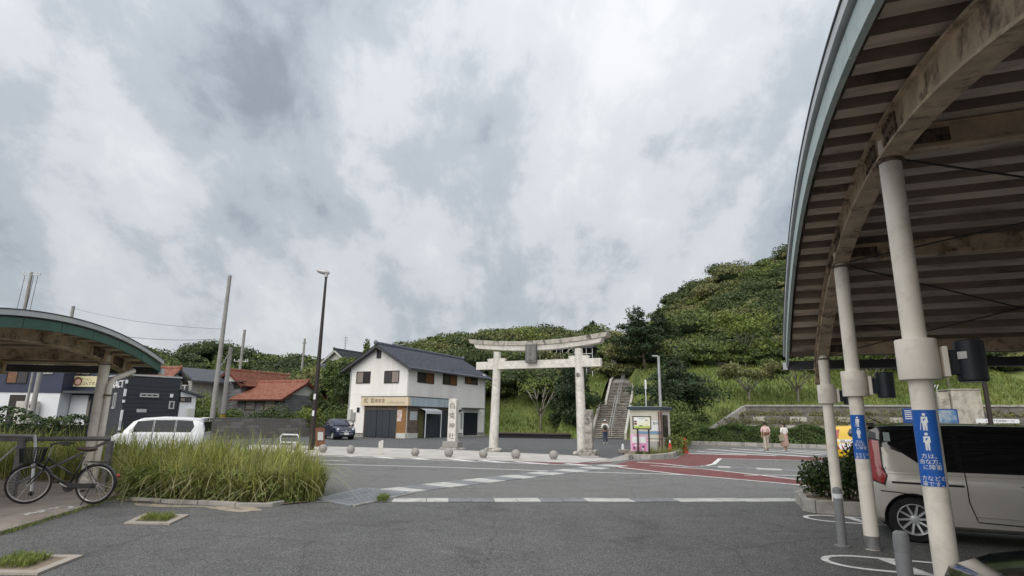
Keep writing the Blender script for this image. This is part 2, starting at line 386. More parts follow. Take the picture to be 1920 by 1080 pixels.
line('white_edge_line', [(560, 862), (650, 864.8)], 0.14)
line('white_centre_line', [(430, 867), (580, 870), (810, 876), (986, 882), (1100, 885.7), (1281, 890.7)], 0.14)
line('white_lane_line', [(1122, 872.5), (1180, 879), (1281, 890.7), (1400, 901), (1492, 909.5), (1570, 918)], 0.15, z=0.014)
line('white_lane_line', [(1219, 873.5), (1320, 880), (1420, 891), (1496, 900), (1580, 910)], 0.14, z=0.014)
line('white_lane_line', [(1195, 867), (1240, 870), (1290, 875.4), (1318, 875), (1338, 871), (1350, 860.2)], 0.17, z=0.015)
line('white_lane_line', [(1346, 860.2), (1500, 863.6), (1560, 865)], 0.14, z=0.014)
line('white_lane_line', [(1396, 891.5), (1500, 892), (1560, 892.5)], 0.12)
for a, b in (((1306, 846.8), (1455, 855)), ((1325, 842.3), (1520, 857)), ((1372, 841.5), (1545, 853.5)), ((1420, 842.2), (1560, 851)), ((1475, 843.5), (1570, 848.6)), ((1290, 850.6), (1400, 853.6))):
    line('crossing_stripe', [a, b], 0.42, z=0.011)
for a, b in (((583, 849.8), (600, 853.6)), ((636, 853), (664, 856.4)), ((705, 857), (740, 860.6)), ((766, 858.5), (800, 862.6)), ((840, 861), (885, 865.6)), ((900, 863.6), (950, 868.4)), ((965, 866.2), (1030, 871.4)), ((1060, 870), (1100, 873))):
    line('crossing_stripe', [a, b], 0.34, z=0.016)
# --- gutters: pale and grey cover slabs one by one
gut = thing('gutter', None, None); gut['kind'] = 'structure'
xs = [735, 799.5, 841.5, 884, 927, 970, 1013.6, 1057, 1100, 1147, 1189, 1230, 1271, 1312, 1354, 1395, 1435, 1468, 1500, 1540, 1580, 1622, 1664]
cols = 'ppggppggppggpppppppppp'
for i in range(len(xs) - 1):
    a = (Vector(g2(xs[i], 940)) - K0).dot(KD); b = (Vector(g2(xs[i + 1], 940)) - K0).dot(KD)
    slab('slab', [K(a + 0.006, 0.02), K(b - 0.006, 0.02), K(b - 0.006, 0.50), K(a + 0.006, 0.50)], -0.02, 0.014 + 0.004 * (i % 3), M_slabp if cols[i] == 'p' else M_slabg, gut, bevel=0.004)
gut2 = thing('gutter', None, None); gut2['kind'] = 'structure'
A_, B_ = Vector((-2.66, 13.55)), Vector((4.05, 22.45)); D_ = (B_ - A_); LL = D_.length; D_.normalize(); Nn = Vector((-D_.y, D_.x))
t = 0.02; k = 0
while t < LL - 0.3:
    ln = 0.74
    slab('slab', [A_ + D_ * (t + 0.006) + Nn * 0.50, A_ + D_ * (t + ln - 0.006) + Nn * 0.50, A_ + D_ * (t + ln - 0.006) - Nn * 0.42, A_ + D_ * (t + 0.006) - Nn * 0.42],
         -0.02, 0.016 + 0.003 * (k % 3), M_slabp if k % 2 == 0 else M_slabg, gut2, bevel=0.004)
    t += ln; k += 1
gut3 = thing('gutter', None, None); gut3['kind'] = 'structure'
for k, (a, b) in enumerate(((1318, 1346), (1346, 1370), (1370, 1418), (1418, 1466), (1466, 1505), (1505, 1550))):
    f = lambda x, o=0: g2(x, 874.3 + (x - 1318) * 0.0475 + o)
    slab('slab', [f(a + .3, 1.3), f(b - .3, 1.3), f(b - .3, -1.0), f(a + .3, -1.0)], -0.02, 0.02, M_slabp if k in (1, 3) else M_slabg, gut3)
# --- steel grating at the drain corner
M_grate = mat('galvanised_grating', (0.36, 0.38, 0.40), 0.5, metal=0.55, var=0.12, scale=6, stain=(0.17, 0.16, 0.15), sscale=4, samt=0.5)
M_pit = mat('drain_pit_shade', (0.02, 0.02, 0.02), 0.9, var=0)
gr = thing('drain_grating', 'slatted grey steel drain grating beside the tall grass clump', 'grating')
c4 = [Vector(g2(*p)) for p in ((599, 937), (683, 917.5), (776, 925), (661, 950))]
sheet('pit_shade_sheet', c4, 0.006, M_pit, kind=None, parent=gr)  # flat near-black sheet, its colour stands for the shaded depth below the slats
for i in range(12):
    u0 = (i + 0.10) / 12; u1 = (i + 0.62) / 12
    a0 = c4[0].lerp(c4[3], u0); a1 = c4[0].lerp(c4[3], u1); b0 = c4[1].lerp(c4[2], u0); b1 = c4[1].lerp(c4[2], u1)
    slab('slat', [a0, a1, b1, b0], 0.008, 0.024, M_grate, gr)
for (a, b) in ((0, 1), (1, 2), (2, 3), (3, 0)):
    p, q = c4[a], c4[b]; d = (q - p).normalized(); n = Vector((d.y, -d.x)) * 0.05
    if (p + n - (c4[0] + c4[2]) / 2).length < (p - (c4[0] + c4[2]) / 2).length: n = -n
    slab('frame', [p, q, q + n, p + n], 0.002, 0.027, M_conc if a == 2 else M_grate, gr)
# --- concrete slab under the cycle shelter, with worn paint
slab('cycle_park_slab', [(-6.72, 8.0), (-6.80, 8.34), (-6.95, 9.05), (-7.26, 10.45), (-7.75, 12.15), (-9.2, 14.0), (-30, 15.8), (-30, 2.0), (-6.2, 4.0)], -0.02, 0.05, M_slabconc, kind='structure', bevel=0.012)
M_wornw = mat('worn_white_paint', (0.52, 0.50, 0.47), 0.7, var=0.1, scale=6, stain=(0.26, 0.22, 0.19), sscale=9, samt=1.0)
def strokes(name, px_lines, w, z, m):
    mb = MB()
    for ln in px_lines:
        P = [G(p[0], p[1], z) for p in ln]
        for a, b in zip(P[:-1], P[1:]):
            d = (b - a).normalized(); n = Vector((-d.y, d.x, 0)) * w / 2
            mb.quad(a - n, a + n, b + n, b - n)
    o = mb.build(name, m, fix=False); o['kind'] = 'structure'
    for pl in o.data.polygons:
        if pl.normal.z < 0: pl.flip()
    return o
strokes('painted_bay_mark', [[(38, 964), (62, 962.5)], [(48, 966), (58, 961)], [(63, 962), (75, 957), (90, 955), (103, 952)], [(74, 961), (84, 957)], [(105, 954), (108, 950), (128, 949), (136, 951), (126, 953.5)]], 0.06, 0.056, M_wornw)
# --- square tree pits, flush concrete frames in the asphalt
M_frame = mat('pit_frame_concrete', (0.36, 0.32, 0.28), 0.88, var=0.12, scale=3, stain=(0.18, 0.15, 0.12), sscale=3, samt=0.6)
def pit(name, pts, label):
    t = thing(name, label, 'pit frame')
    P = [Vector(g2(*p)) for p in pts]; c = sum(P, Vector((0, 0))) / 4
    I = [c + (p - c) * 0.72 for p in P]
    for k in range(4):
        slab('frame_side', [P[k], P[(k + 1) % 4], I[(k + 1) % 4], I[k]], 0.002, 0.022 + 0.001 * k, M_frame, t)
    sheet('soil', I, 0.012, M_soil, kind=None, parent=t)
    return I
pitA = pit('pit_frame', [(232, 983), (270, 965.5), (355, 967), (318, 984.5)], 'small concrete pit frame with grass, nearer the tall grass clump')
pitB = pit('pit_frame', [(-70, 1078), (38, 1043), (157, 1044), (70, 1079)], 'larger concrete pit frame with grass at the bottom left corner')
# --- soil bed and kerb for the tall grass
sheet('planting_bed', [(-7.75, 12.0), (-7.35, 11.55), (-6.6, 11.45), (-4.3, 11.25), (-3.85, 11.75), (-4.15, 12.7), (-4.7, 14.6), (-6.0, 16.3), (-10, 17.5), (-14, 18), (-32, 18), (-32, 14.8), (-9.3, 14.05)], 0.02, M_soil)
sheet('sand_spill', [g2(250, 944), g2(330, 947), g2(420, 950), g2(478, 951), g2(492, 957), g2(455, 961), g2(425, 958.5), g2(380, 951), g2(300, 951), g2(258, 949)], 0.004, mat('spilled_sand', (0.36, 0.30, 0.235), 0.95, var=0.2, scale=5, stain=(0.13, 0.12, 0.11), sscale=4, samt=0.8, bump=0.5, bscale=30))
kb = thing('bed_kerb', 'low mossy kerb stones along the front of the tall grass bed', 'kerb')
kp = [Vector(g2(x, y)) for x, y in ((232, 939), (300, 943), (370, 946), (440, 950), (510, 950.5), (534, 946))]
for a, b in zip(kp[:-1], kp[1:]):
    d = (b - a).normalized(); n = Vector((-d.y, d.x)) * 0.11
    slab('kerb_stone', [a + d * 0.008, b - d * 0.008, b - d * 0.008 + n, a + d * 0.008 + n], -0.02, 0.07 + random.uniform(-.01, .012), M_conc, kb, bevel=0.012)

# ================================================================== vaulted steel shelters
M_cream = mat('cream_painted_steel', (0.80, 0.74, 0.65), 0.5, var=0.05, scale=2, stain=(0.36, 0.31, 0.25), sscale=2.2, samt=0.45, bump=0.05, bscale=30)
M_ribp = mat('peeling_beige_steel', (0.54, 0.415, 0.295), 0.7, var=0.18, scale=3.0, stain=(0.10, 0.065, 0.045), sscale=3.6, samt=0.95, bump=0.5, bscale=18)
M_rust = mat('rusted_joint_plate', (0.16, 0.115, 0.085), 0.85, var=0.4, scale=9, stain=(0.05, 0.035, 0.03), sscale=7, samt=0.9, bump=0.8, bscale=40)
M_soff = mat('dirty_soffit_deck', (0.56, 0.465, 0.385), 0.75, var=0.28, scale=1.5, stain=(0.15, 0.11, 0.09), sscale=2.2, samt=0.8, stretch=(0.35, 1, 1))
M_soffd = mat('soffit_recess_shade', (0.32, 0.24, 0.195), 0.8, var=0.3, scale=2.0, stain=(0.05, 0.04, 0.035), sscale=2, samt=0.8, stretch=(0.35, 1, 1))  # darker deck colour: shade of the recesses painted in, plus stains
M_green = mat('weathered_green_fascia', (0.47, 0.56, 0.54), 0.55, var=0.12, scale=2.5, stain=(0.20, 0.28, 0.27), sscale=2.5, samt=0.6)
M_greenL = mat('deep_green_fascia', (0.055, 0.125, 0.10), 0.5, var=0.12, scale=2.5, stain=(0.06, 0.13, 0.10), sscale=3, samt=0.5)
M_trim = mat('pale_roof_edge_trim', (0.52, 0.54, 0.55), 0.45, var=0.08, scale=2)
M_trimd = mat('dark_roof_edge_shadow_gap', (0.06, 0.065, 0.07), 0.6, var=0.1)
M_rooft = mat('grey_roof_sheet', (0.25, 0.27, 0.28), 0.5, var=0.1, scale=1)
M_black = mat('black_housing', (0.018, 0.022, 0.028), 0.42, var=0.1, scale=3)
M_steel = mat('bare_grey_steel', (0.30, 0.30, 0.30), 0.45, metal=0.6, var=0.2, scale=8)
M_rod = mat('dark_tie_rod', (0.05, 0.045, 0.04), 0.7, var=0)

def arc(s0, zp, R, s): return zp - (R - math.sqrt(max(0.01, R * R - (s - s0) ** 2)))
def strip_arc(mb, sA, sB, n, f0, f1, w0, w1):
    """solid strip along s between height functions f0<f1 and u from w0 to w1"""
    for i in range(n):
        a = sA + (sB - sA) * i / n; b = sA + (sB - sA) * (i + 1) / n
        mb.add([(w0, a, f0(a)), (w1, a, f0(a)), (w1, b, f0(b)), (w0, b, f0(b)), (w0, a, f1(a)), (w1, a, f1(a)), (w1, b, f1(b)), (w0, b, f1(b))],
               [(0, 3, 2, 1), (4, 5, 6, 7), (0, 1, 5, 4), (2, 3, 7, 6), (0, 4, 7, 3), (1, 2, 6, 5)])
def shelter(root, s0, zf, R, sN, sF, uE, uL, ribs, posts, zr, Rr, fascia_mat, pitch, out, rib_d=0.3, rod=True, fh=0.2):
    """local axes: x = along the vault, y = across it (s), z up; `out` is -1/+1: side of the visible gable"""
    e0, e1 = (uE, uL) if uE < uL else (uL, uE)
    fl = lambda s: arc(s0, zf, R, s)
    # folded roof deck: lower flats and recesses
    n = int((sF - sN) / pitch)
    for i in range(n):
        a = sN + 0.04 + i * pitch; b = a + pitch * 0.46; c = a + pitch
        mb = MB(); z0, z1 = fl(a) + 0.06, fl(b) + 0.06
        mb.add([(e0 + .05, a, z0), (e1, a, z0), (e1, b, z1), (e0 + .05, b, z1), (e0 + .05, a - .03, z0 + .14), (e1, a - .03, z0 + .14), (e1, b + .03, z1 + .14), (e0 + .05, b + .03, z1 + .14)],
               [(0, 3, 2, 1), (0, 1, 5, 4), (2, 3, 7, 6), (0, 4, 7, 3), (1, 2, 6, 5), (4, 5, 6, 7)])
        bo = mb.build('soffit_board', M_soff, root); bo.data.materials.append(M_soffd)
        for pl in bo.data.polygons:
            if pl.normal.z > -.5: pl.material_index = 1  # sides and top take the painted recess shade
    mb = MB(); strip_arc(mb, sN, sF, 40, lambda s: fl(s) + 0.205, lambda s: fl(s) + 0.26, e0 + .05, e1); mb.build('roof_deck', M_soffd, root)
    mb = MB(); strip_arc(mb, sN - .05, sF + .05, 40, lambda s: fl(s) + 0.263, lambda s: fl(s) + 0.30, e0, e1 + .02); mb.build('roof_sheet', M_rooft, root)
    # gable fascia, panel by panel, and its trim
    gx = uE; o = out
    np_ = max(6, int((sF - sN) / 0.95))
    for i in range(np_):
        a = sN + (sF - sN) * i / np_ + .008; b = sN + (sF - sN) * (i + 1) / np_ - .008
        mb = MB(); strip_arc(mb, a, b, 3, fl, lambda s: fl(s) + fh, min(gx, gx + o * .05), max(gx, gx + o * .05)); mb.build('fascia_panel', fascia_mat, root)
    mb = MB(); strip_arc(mb, sN - .02, sF + .02, 40, lambda s: fl(s) + fh + .004, lambda s: fl(s) + fh + .035, min(gx, gx + o * .03), max(gx, gx + o * .03)); mb.build('shadow_gap', M_trimd, root)
    mb = MB(); strip_arc(mb, sN - .05, sF + .05, 40, lambda s: fl(s) + fh + .038, lambda s: fl(s) + fh + .13, min(gx - o * .02, gx + o * .09), max(gx - o * .02, gx + o * .09)); mb.build('edge_trim', M_trim, root)
    mb = MB(); strip_arc(mb, sN - .06, sF + .06, 40, lambda s: fl(s) + fh + .133, lambda s: fl(s) + fh + .15, min(gx - o * .02, gx + o * .10), max(gx - o * .02, gx + o * .10)); mb.build('edge_cap', M_trimd, root)
    # eave gutter
    for sE, sg in ((sF, 1), (sN, -1)):
        z = fl(sE); MB().box2((e0 - .02, sE + sg * .02, z - .05), (e1, sE + sg * .14, z + .12)).build('eave_gutter', M_trimd, root)
        MB().box2((e0 - .03, sE + sg * .143, z - .06), (e1, sE + sg * .155, z - .045)).build('gutter_lip', M_trim, root)
        MB().box2((e0 - .11 if out < 0 else e1 + .001, sE + sg * .0, z - .06), (e0 - .025 if out < 0 else e1 + .09, sE + sg * .15, z + .09)).build('gutter_end_box', M_trim, root)
    # arched ribs: web and two flanges
    fr = lambda s: arc(s0 + 0.1, zr, Rr, s)
    for ux in ribs:
        mb = MB(); a, b = sN + .25, sF - 0.25
        strip_arc(mb, a, b, 36, lambda s: fr(s), lambda s: fr(s) + .025, ux - .10, ux + .10)
        strip_arc(mb, a, b, 36, lambda s: fr(s) + .0251, lambda s: fr(s) + rib_d - .025, ux - .055, ux + .055)
        strip_arc(mb, a, b, 36, lambda s: fr(s) + rib_d - .0249, lambda s: fr(s) + rib_d, ux - .10, ux + .10)
        r_ = mb.build('rib', M_ribp, root)
        for s in posts:
            for ds in (-.42, .42):
                mb = MB(); strip_arc(mb, s + ds - .2, s + ds + .2, 3, lambda q: fr(q) + .05, lambda q: fr(q) + rib_d - .05, ux - .075, ux + .075)
                for q in range(4):
                    for w in (0.09, rib_d - .09):
                        for sd in (-.08, .08): mb.box((ux + sd, s + ds - .15 + q * .1, fr(s + ds) + w), (.025, .035, .035))
                mb.build('splice_plate', M_rust, r_)
    # purlin beams between ribs at each post row
    for s in posts:
        z = fr(s) + 0.02
        for a, b in zip(ribs[:-1], ribs[1:]):
            lo, hi = min(a, b) + .11, max(a, b) - .11
            mb = MB(); mb.box2((lo, s - .04, z + .052), (hi, s + .04, z + .24)); mb.box2((lo, s - .06, z + .03), (hi, s + .06, z + .0515)); mb.box2((lo, s - .06, z + .2405), (hi, s + .06, z + .26))
            bm_ = mb.build('beam', M_ribp, root)
            for xx in (lo + .2, hi - .2):
                mb = MB(); mb.box((xx, s, z + .145), (.34, .10, .13))
                for i in range(4):
                    for j in (-.05, .05): mb.box((xx - .12 + i * .08, s - .055, z + .145 + j * .8), (.03, .03, .03))
                mb.build('splice_plate', M_rust, bm_)
    if rod:
        for a, b in zip(ribs[:-1], ribs[1:]):
            for p, q in zip(posts[:-1], posts[1:]):
                MB().tube([(a, p, fr(p) + .02), (b, q, fr(q) + .02)], .011, 6).build('tie_rod', M_rod, root)
                MB().tube([(b, p, fr(p) + .02), (a, q, fr(q) + .02)], .011, 6).build('tie_rod', M_rod, root)
    return fr, fl

# ---- right-hand shelter over the car bays
TH = rad(-22); UR = Vector((math.cos(TH), math.sin(TH), 0)); VR = Vector((-math.sin(TH), math.cos(TH), 0))
P2w = G(1637, 1030)
shR = thing('parking_shelter', 'large vaulted parking shelter with cream posts and dirty ribbed soffit at right', 'shelter', P2w, TH)
POSTS = (-3.43, 0.0, 3.25)
frR, flR = shelter(shR, -2.4, 4.31, 16.0, -9.2, 4.4, -0.54, 17.5, (0.0, 5.2, 10.4, 15.6), POSTS, 4.08, 13.2, M_green, 0.46, -1)
def post(parent, x, y, ztop, r, collar=None, foot=False, z0=0.0):
    p = MB().lathe([(r, z0), (r, ztop)], 24, (x, y, 0)).build('post', M_cream, parent, auto=True)
    MB().lathe([(r * 0.86, ztop), (r * 0.86, ztop + .22)], 20, (x, y, 0)).build('post_head', M_cream, p, auto=True)
    MB().lathe([(r * 1.28, ztop - .012), (r * 1.28, ztop + .012)], 20, (x, y, 0)).build('head_plate', M_rust, p)
    if collar:
        a, b = collar
        MB().lathe([(r * 1.02, a - .0), (r * 1.66, a), (r * 1.70, a + .01), (r * 1.70, b - .01), (r * 1.66, b), (r * 1.02, b)], 26, (x, y, 0)).build('collar', M_cream, p, auto=True)
    if foot: MB().lathe([(r * 1.03, z0 + .01), (r * 1.03, z0 + .17)], 24, (x, y, 0)).build('foot_band', M_steel, p, auto=True)
    return p
PR = 0.092
P1w = P2w + VR * POSTS[0]; CZ0, CZ1 = hz(1735, 712, P1w), hz(1722, 637, P1w)
pr = {}
for ux in (0.0, 5.2, 10.4):
    post(shR, ux, -6.9, frR(-6.9) - 0.03, PR)
    for i, s in enumerate(POSTS):
        pr[(ux, i)] = post(shR, ux, s, frR(s) - 0.03, PR, (CZ0, CZ1), foot=(i == 1), z0=0.0)
# black cylinder lamps bracketed to the collars (things that hang from the posts)
def cyl_lamp(s, label):
    t = thing('post_lamp', label, 'lamp', P2w + UR * 0.225 + VR * s + Vector((0, 0, CZ0 - .02)), TH, 'black cylinder lamps on the shelter posts')
    MB().lathe([(0.095, 0), (0.108, 0.012), (0.108, CZ1 - CZ0 - .01), (0.095, CZ1 - CZ0)], 24, (0.15, 0.0, 0)).build('lamp_body', M_black, t, auto=True)
    MB().lathe([(0.085, -.004), (0.085, 0.004)], 20, (0.15, 0, 0)).build('lens', mat('lamp_lens', (0.5, 0.5, 0.48), 0.3, var=0), t)
    MB().box2((-0.02, -0.05, 0.06), (0.10, 0.05, CZ1 - CZ0 - .08)).build('bracket_arm', M_black, t, bevel=.006)
    MB().box2((-0.06, -0.09, 0.04), (-0.021, 0.09, CZ1 - CZ0 - .05)).build('mounting_plate', M_cream, t, bevel=.004)
    if s < -3: MB().box((0.075, -0.086, CZ1 - CZ0 - .13), (0.07, 0.006, 0.06), Matrix.Rotation(-.7, 3, 'Z')).build('torn_sticker', mat('torn_white_sticker', (0.6, 0.59, 0.56), 0.7, stain=(0.2, 0.2, 0.2), sscale=12), t)
for s, lb in zip(POSTS, ('black cylinder lamp bracketed to the nearest shelter post', 'black cylinder lamp on the middle shelter post', 'small black cylinder lamp on the farthest shelter post in the planter')): cyl_lamp(s, lb)
# blue wrapped notices
M_blue = mat('blue_notice_vinyl', (0.012, 0.105, 0.42), 0.4, var=0.08, scale=3)
M_wt = mat('white_notice_print', (0.78, 0.80, 0.82), 0.5, var=0)
def wrap_notice(s, z0, z1, label):
    t = thing('post_notice', label, 'notice', P2w + VR * s, TH, 'blue bay notices on the shelter posts')
    ac = math.atan2(-(P2w + VR * s).y, -(P2w + VR * s).x) - TH     # faces the driveway
    a0, a1 = ac - rad(95), ac + rad(52)
    def P(a, z, r=PR + .004): return (r * math.cos(a), r * math.sin(a), z)
    n = 16; mb = MB()
    for i in range(n):
        a = a0 + (a1 - a0) * i / n; b = a0 + (a1 - a0) * (i + 1) / n
        mb.add([P(a, z0), P(b, z0), P(b, z1), P(a, z1), P(a, z0, PR + .001), P(b, z0, PR + .001), P(b, z1, PR + .001), P(a, z1, PR + .001)], [(0, 1, 2, 3), (7, 6, 5, 4), (0, 4, 5, 1), (2, 6, 7, 3)])
    mb.build('blue_panel', M_blue, t, smooth=False)
    def wrapped(name, poly2, da=0.0, dr=.0065):
        me = MB().quad(*[(p[0], p[1], 0) for p in poly2])
        mb = MB(); mb.v = [P(ac + da + p[0] / PR, p[1], PR + dr) for p in poly2]; mb.f = [tuple(range(len(poly2)))]
        return mb.build(name, M_wt, t, fix=False)
    H = z1 - z0
    def person(zc, h, cane):
        k = h / 1.0
        x0 = -0.012
        def disc(cx, cz, r): return [(x0 + cx + r * math.cos(2 * PI * i / 10), cz + r * math.sin(2 * PI * i / 10)) for i in range(10)]
        w = h * 0.5
        wrapped('pictogram_head', disc(0, zc + h * .43, h * .085))
        wrapped('pictogram_body', [(x0 - h * .15, zc + h * .30), (x0 + h * .15, zc + h * .30), (x0 + h * .17, zc - h * .05), (x0 + h * .11, zc - h * .05), (x0 + h * .10, zc - h * .5), (x0 + h * .02, zc - h * .5), (x0, zc - h * .12), (x0 - h * .02, zc - h * .5), (x0 - h * .10, zc - h * .5), (x0 - h * .11, zc - h * .05), (x0 - h * .17, zc - h * .05)])
        if cane: wrapped('pictogram_cane', [(x0 - h * .25, zc - h * .48), (x0 - h * .22, zc - h * .48), (x0 - h * .15, zc + .02 * h), (x0 - h * .18, zc + .02 * h)])
    person(z1 - H * .16, H * .23, True); person(z1 - H * .42, H * .23, False)
    for i, (ln, wd) in enumerate((('方は、', .12), ('由な方、', .15), ('に障害', .14), ('', 0), ('方などの', .17), ('場です。', .18))):
        if not ln: continue
        zt = z1 - H * (.615 + i * .072)
        me = text_mesh(ln, H * .072); 
        for vtx in me.vertices:
            x, y = vtx.co.x, vtx.co.y; vtx.co = P(ac + rad(-6) + (x + .01) / PR, zt + y, PR + .0065)
        me.materials.append(M_wt); o = bpy.data.objects.new('lettering', me); COL.objects.link(o); o.parent = t
wrap_notice(POSTS[0], hz(1757, 911, P1w), hz(1737, 769, P1w), 'blue parking notice wrapped round the nearest shelter post')
wrap_notice(POSTS[1], hz(1620, 860, P2w), hz(1608, 778, P2w), 'blue parking notice wrapped round the middle shelter post')

# ---- left-hand cycle shelter
TL = rad(6); UL = Vector((math.cos(TL), math.sin(TL), 0)); VL = Vector((-math.sin(TL), math.cos(TL), 0))
LPw = G(158, 915)
shL = thing('cycle_shelter', 'low vaulted cycle shelter with deep green fascia at the left edge', 'shelter', LPw, TL)
frL, flL = shelter(shL, -2.2, 3.09, 14.6, -5.7, 1.35, 0.55, -9.0, (0.0, -2.9, -5.8), (-4.4, 0.0), 2.91, 13.0, M_greenL, 0.44, 1, rod=False, fh=.17)
for ux in (0.0, -2.9, -5.8):
    for s in (-4.4, 0.0):
        post(shL, ux, s, frL(s) - .03, .108, (2.02, 2.40) if ux < -1 else None)
MB().tube([(.33, .62, 2.62), (.28, .40, 2.52), (.20, .10, 2.40), (.175, 0.0, 2.26), (.175, 0.0, 0.0)], .062, 12).build('downpipe', M_cream, shL, auto=True)
MB().lathe([(.085, 2.0), (.085, 2.03)], 16, (.175, 0, 0)).build('pipe_clip', M_rust, shL)

# ================================================================== buildings
M_wallw = mat('off_white_siding', (0.80, 0.785, 0.75), 0.75, var=0.035, scale=0.8, stain=(0.62, 0.60, 0.56), sscale=0.5, samt=0.5, stretch=(1, 1, 0.25), bump=0.05, bscale=20)
M_tileb = mat('blue_grey_glazed_tile', (0.075, 0.085, 0.115), 0.33, var=0.2, scale=3, island=0.0, spec=0.6, stain=(0.16, 0.17, 0.19), sscale=4, samt=0.5)
M_tiler = mat('red_clay_tile', (0.25, 0.092, 0.058), 0.6, var=0.18, scale=2.0, stain=(0.40, 0.22, 0.16), sscale=3, samt=0.7)
M_tileg = mat('dark_grey_tile', (0.07, 0.075, 0.085), 0.45, var=0.2, scale=3)
M_wframe = mat('dark_bronze_window_frame', (0.025, 0.02, 0.017), 0.4, var=0)
M_pane = glassy('window_pane_dark', (0.045, 0.040, 0.042), 0.08)
M_curt = mat('window_pane_with_curtain', (0.26, 0.22, 0.19), 0.25, var=0.15, scale=3, stretch=(6, 6, 0.3), spec=0.6)
M_curtb = mat('window_pane_brown_blind', (0.17, 0.075, 0.035), 0.25, var=0.2, scale=3, stretch=(0.3, 0.3, 4), spec=0.6)
M_dkpanel = mat('charcoal_folding_panel', (0.036, 0.042, 0.050), 0.5, var=0.1, scale=2, stretch=(3, 3, .3))
M_woodo = mat('orange_brown_board', (0.25, 0.125, 0.045), 0.6, var=0.25, scale=2, stretch=(1, 1, 9))
M_woodg = mat('weathered_brown_board', (0.14, 0.105, 0.08), 0.7, var=0.35, scale=2, stretch=(1, 1, 9))
M_greyw = mat('silvered_timber_boards', (0.165, 0.165, 0.17), 0.85, var=0.45, scale=1.6, stretch=(0.7, 0.7, 12), stain=(0.07, 0.07, 0.075), sscale=1.0, samt=0.6, bump=0.3, bscale=8)
M_plast = mat('pale_gable_plaster', (0.50, 0.50, 0.47), 0.85, var=0.06, scale=2)
M_navy = mat('navy_siding', (0.035, 0.042, 0.075), 0.55, var=0.08, scale=1)
M_blk = mat('black_ribbed_siding', (0.028, 0.031, 0.040), 0.5, var=0.25, scale=2, stretch=(0.4, 0.4, 14), bump=0.3, bscale=6)
M_whr = mat('white_render', (0.68, 0.69, 0.71), 0.75, var=0.04, scale=1)
M_signc = mat('cream_signboard', (0.63, 0.53, 0.38), 0.5, var=0.03)
M_signb = mat('pale_blue_fascia_sheet', (0.38, 0.45, 0.50), 0.45, var=0.1, scale=1.0, stretch=(3, 3, .5))
M_signy = mat('pale_yellow_signboard', (0.68, 0.62, 0.38), 0.5, var=0.02)
M_ink = mat('dark_brown_sign_ink', (0.035, 0.022, 0.015), 0.6, var=0)
M_inkr = mat('dark_red_sign_ink', (0.13, 0.03, 0.02), 0.6, var=0)
M_inkg = mat('faded_grey_sign_ink', (0.30, 0.26, 0.19), 0.6, var=0)
M_silver = mat('silver_gutter', (0.45, 0.45, 0.45), 0.4, metal=0.3, var=0.05)
M_dgrey = mat('dark_grey_metal', (0.06, 0.06, 0.065), 0.5, var=0.1)

class Frame:
    """a building's own axes: x along its right-hand face, y along its left-hand face"""
    def __init__(s, root): 
        bpy.context.view_layer.update(); s.root = root; s.M = root.matrix_world.copy(); s.I = s.M.inverted()
    def onB(s, px, py, y=0.0):
        n = s.M.to_3x3() @ Vector((0, 1, 0)); p = s.M @ Vector((0, y, 0)); q = s.I @ onplane(px, py, p, n); return q.x, q.z
    def onA(s, px, py, x=0.0):
        n = s.M.to_3x3() @ Vector((1, 0, 0)); p = s.M @ Vector((x, 0, 0)); q = s.I @ onplane(px, py, p, n); return q.y, q.z
def face_box(name, face, c, a0, a1, z0, z1, d0, d1, m, parent, bevel=0.0):
    """box on face 'A' (plane x=c, outward -x) or 'B' (plane y=c, outward -y), from depth d0 to d1 outward"""
    if face == 'A': return box2(name, (c - d1, a0, z0), (c - d0, a1, z1), m, parent, bevel)
    return box2(name, (a0, c - d1, z0), (a1, c - d0, z1), m, parent, bevel)
def window(parent, face, c, a0, a1, z0, z1, panes, fm=None, depth=.05, sash=2, fw=.055):
    fm = fm or M_wframe; a0, a1 = min(a0, a1), max(a0, a1); z0, z1 = min(z0, z1), max(z0, z1)
    mb = MB()
    def bx(p0, p1, q0, q1, d0, d1):
        if face == 'A': mb.box2((c - d1, p0, q0), (c - d0, p1, q1))
        else: mb.box2((p0, c - d1, q0), (p1, c - d0, q1))
    bx(a0, a1, z0, z0 + fw, .002, depth + .02); bx(a0, a1, z1 - fw, z1, .002, depth)
    bx(a0, a0 + fw, z0 + fw + .001, z1 - fw - .001, .002, depth); bx(a1 - fw, a1, z0 + fw + .001, z1 - fw - .001, .002, depth)
    W_ = (a1 - a0 - 2 * fw)
    for i in range(1, sash):
        x = a0 + fw + W_ * i / sash; bx(x - .022, x + .022, z0 + fw + .001, z1 - fw - .001, .002, depth - .008)
    w = mb.build('window', fm, parent)
    for i in range(sash):
        p0 = a0 + fw + W_ * i / sash + .023; p1 = a0 + fw + W_ * (i + 1) / sash - .023
        face_box('pane', face, c, p0, p1, z0 + fw + .002, z1 - fw - .002, .004, .016 + .006 * (i % 2), panes[i % len(panes)], w)
    return w
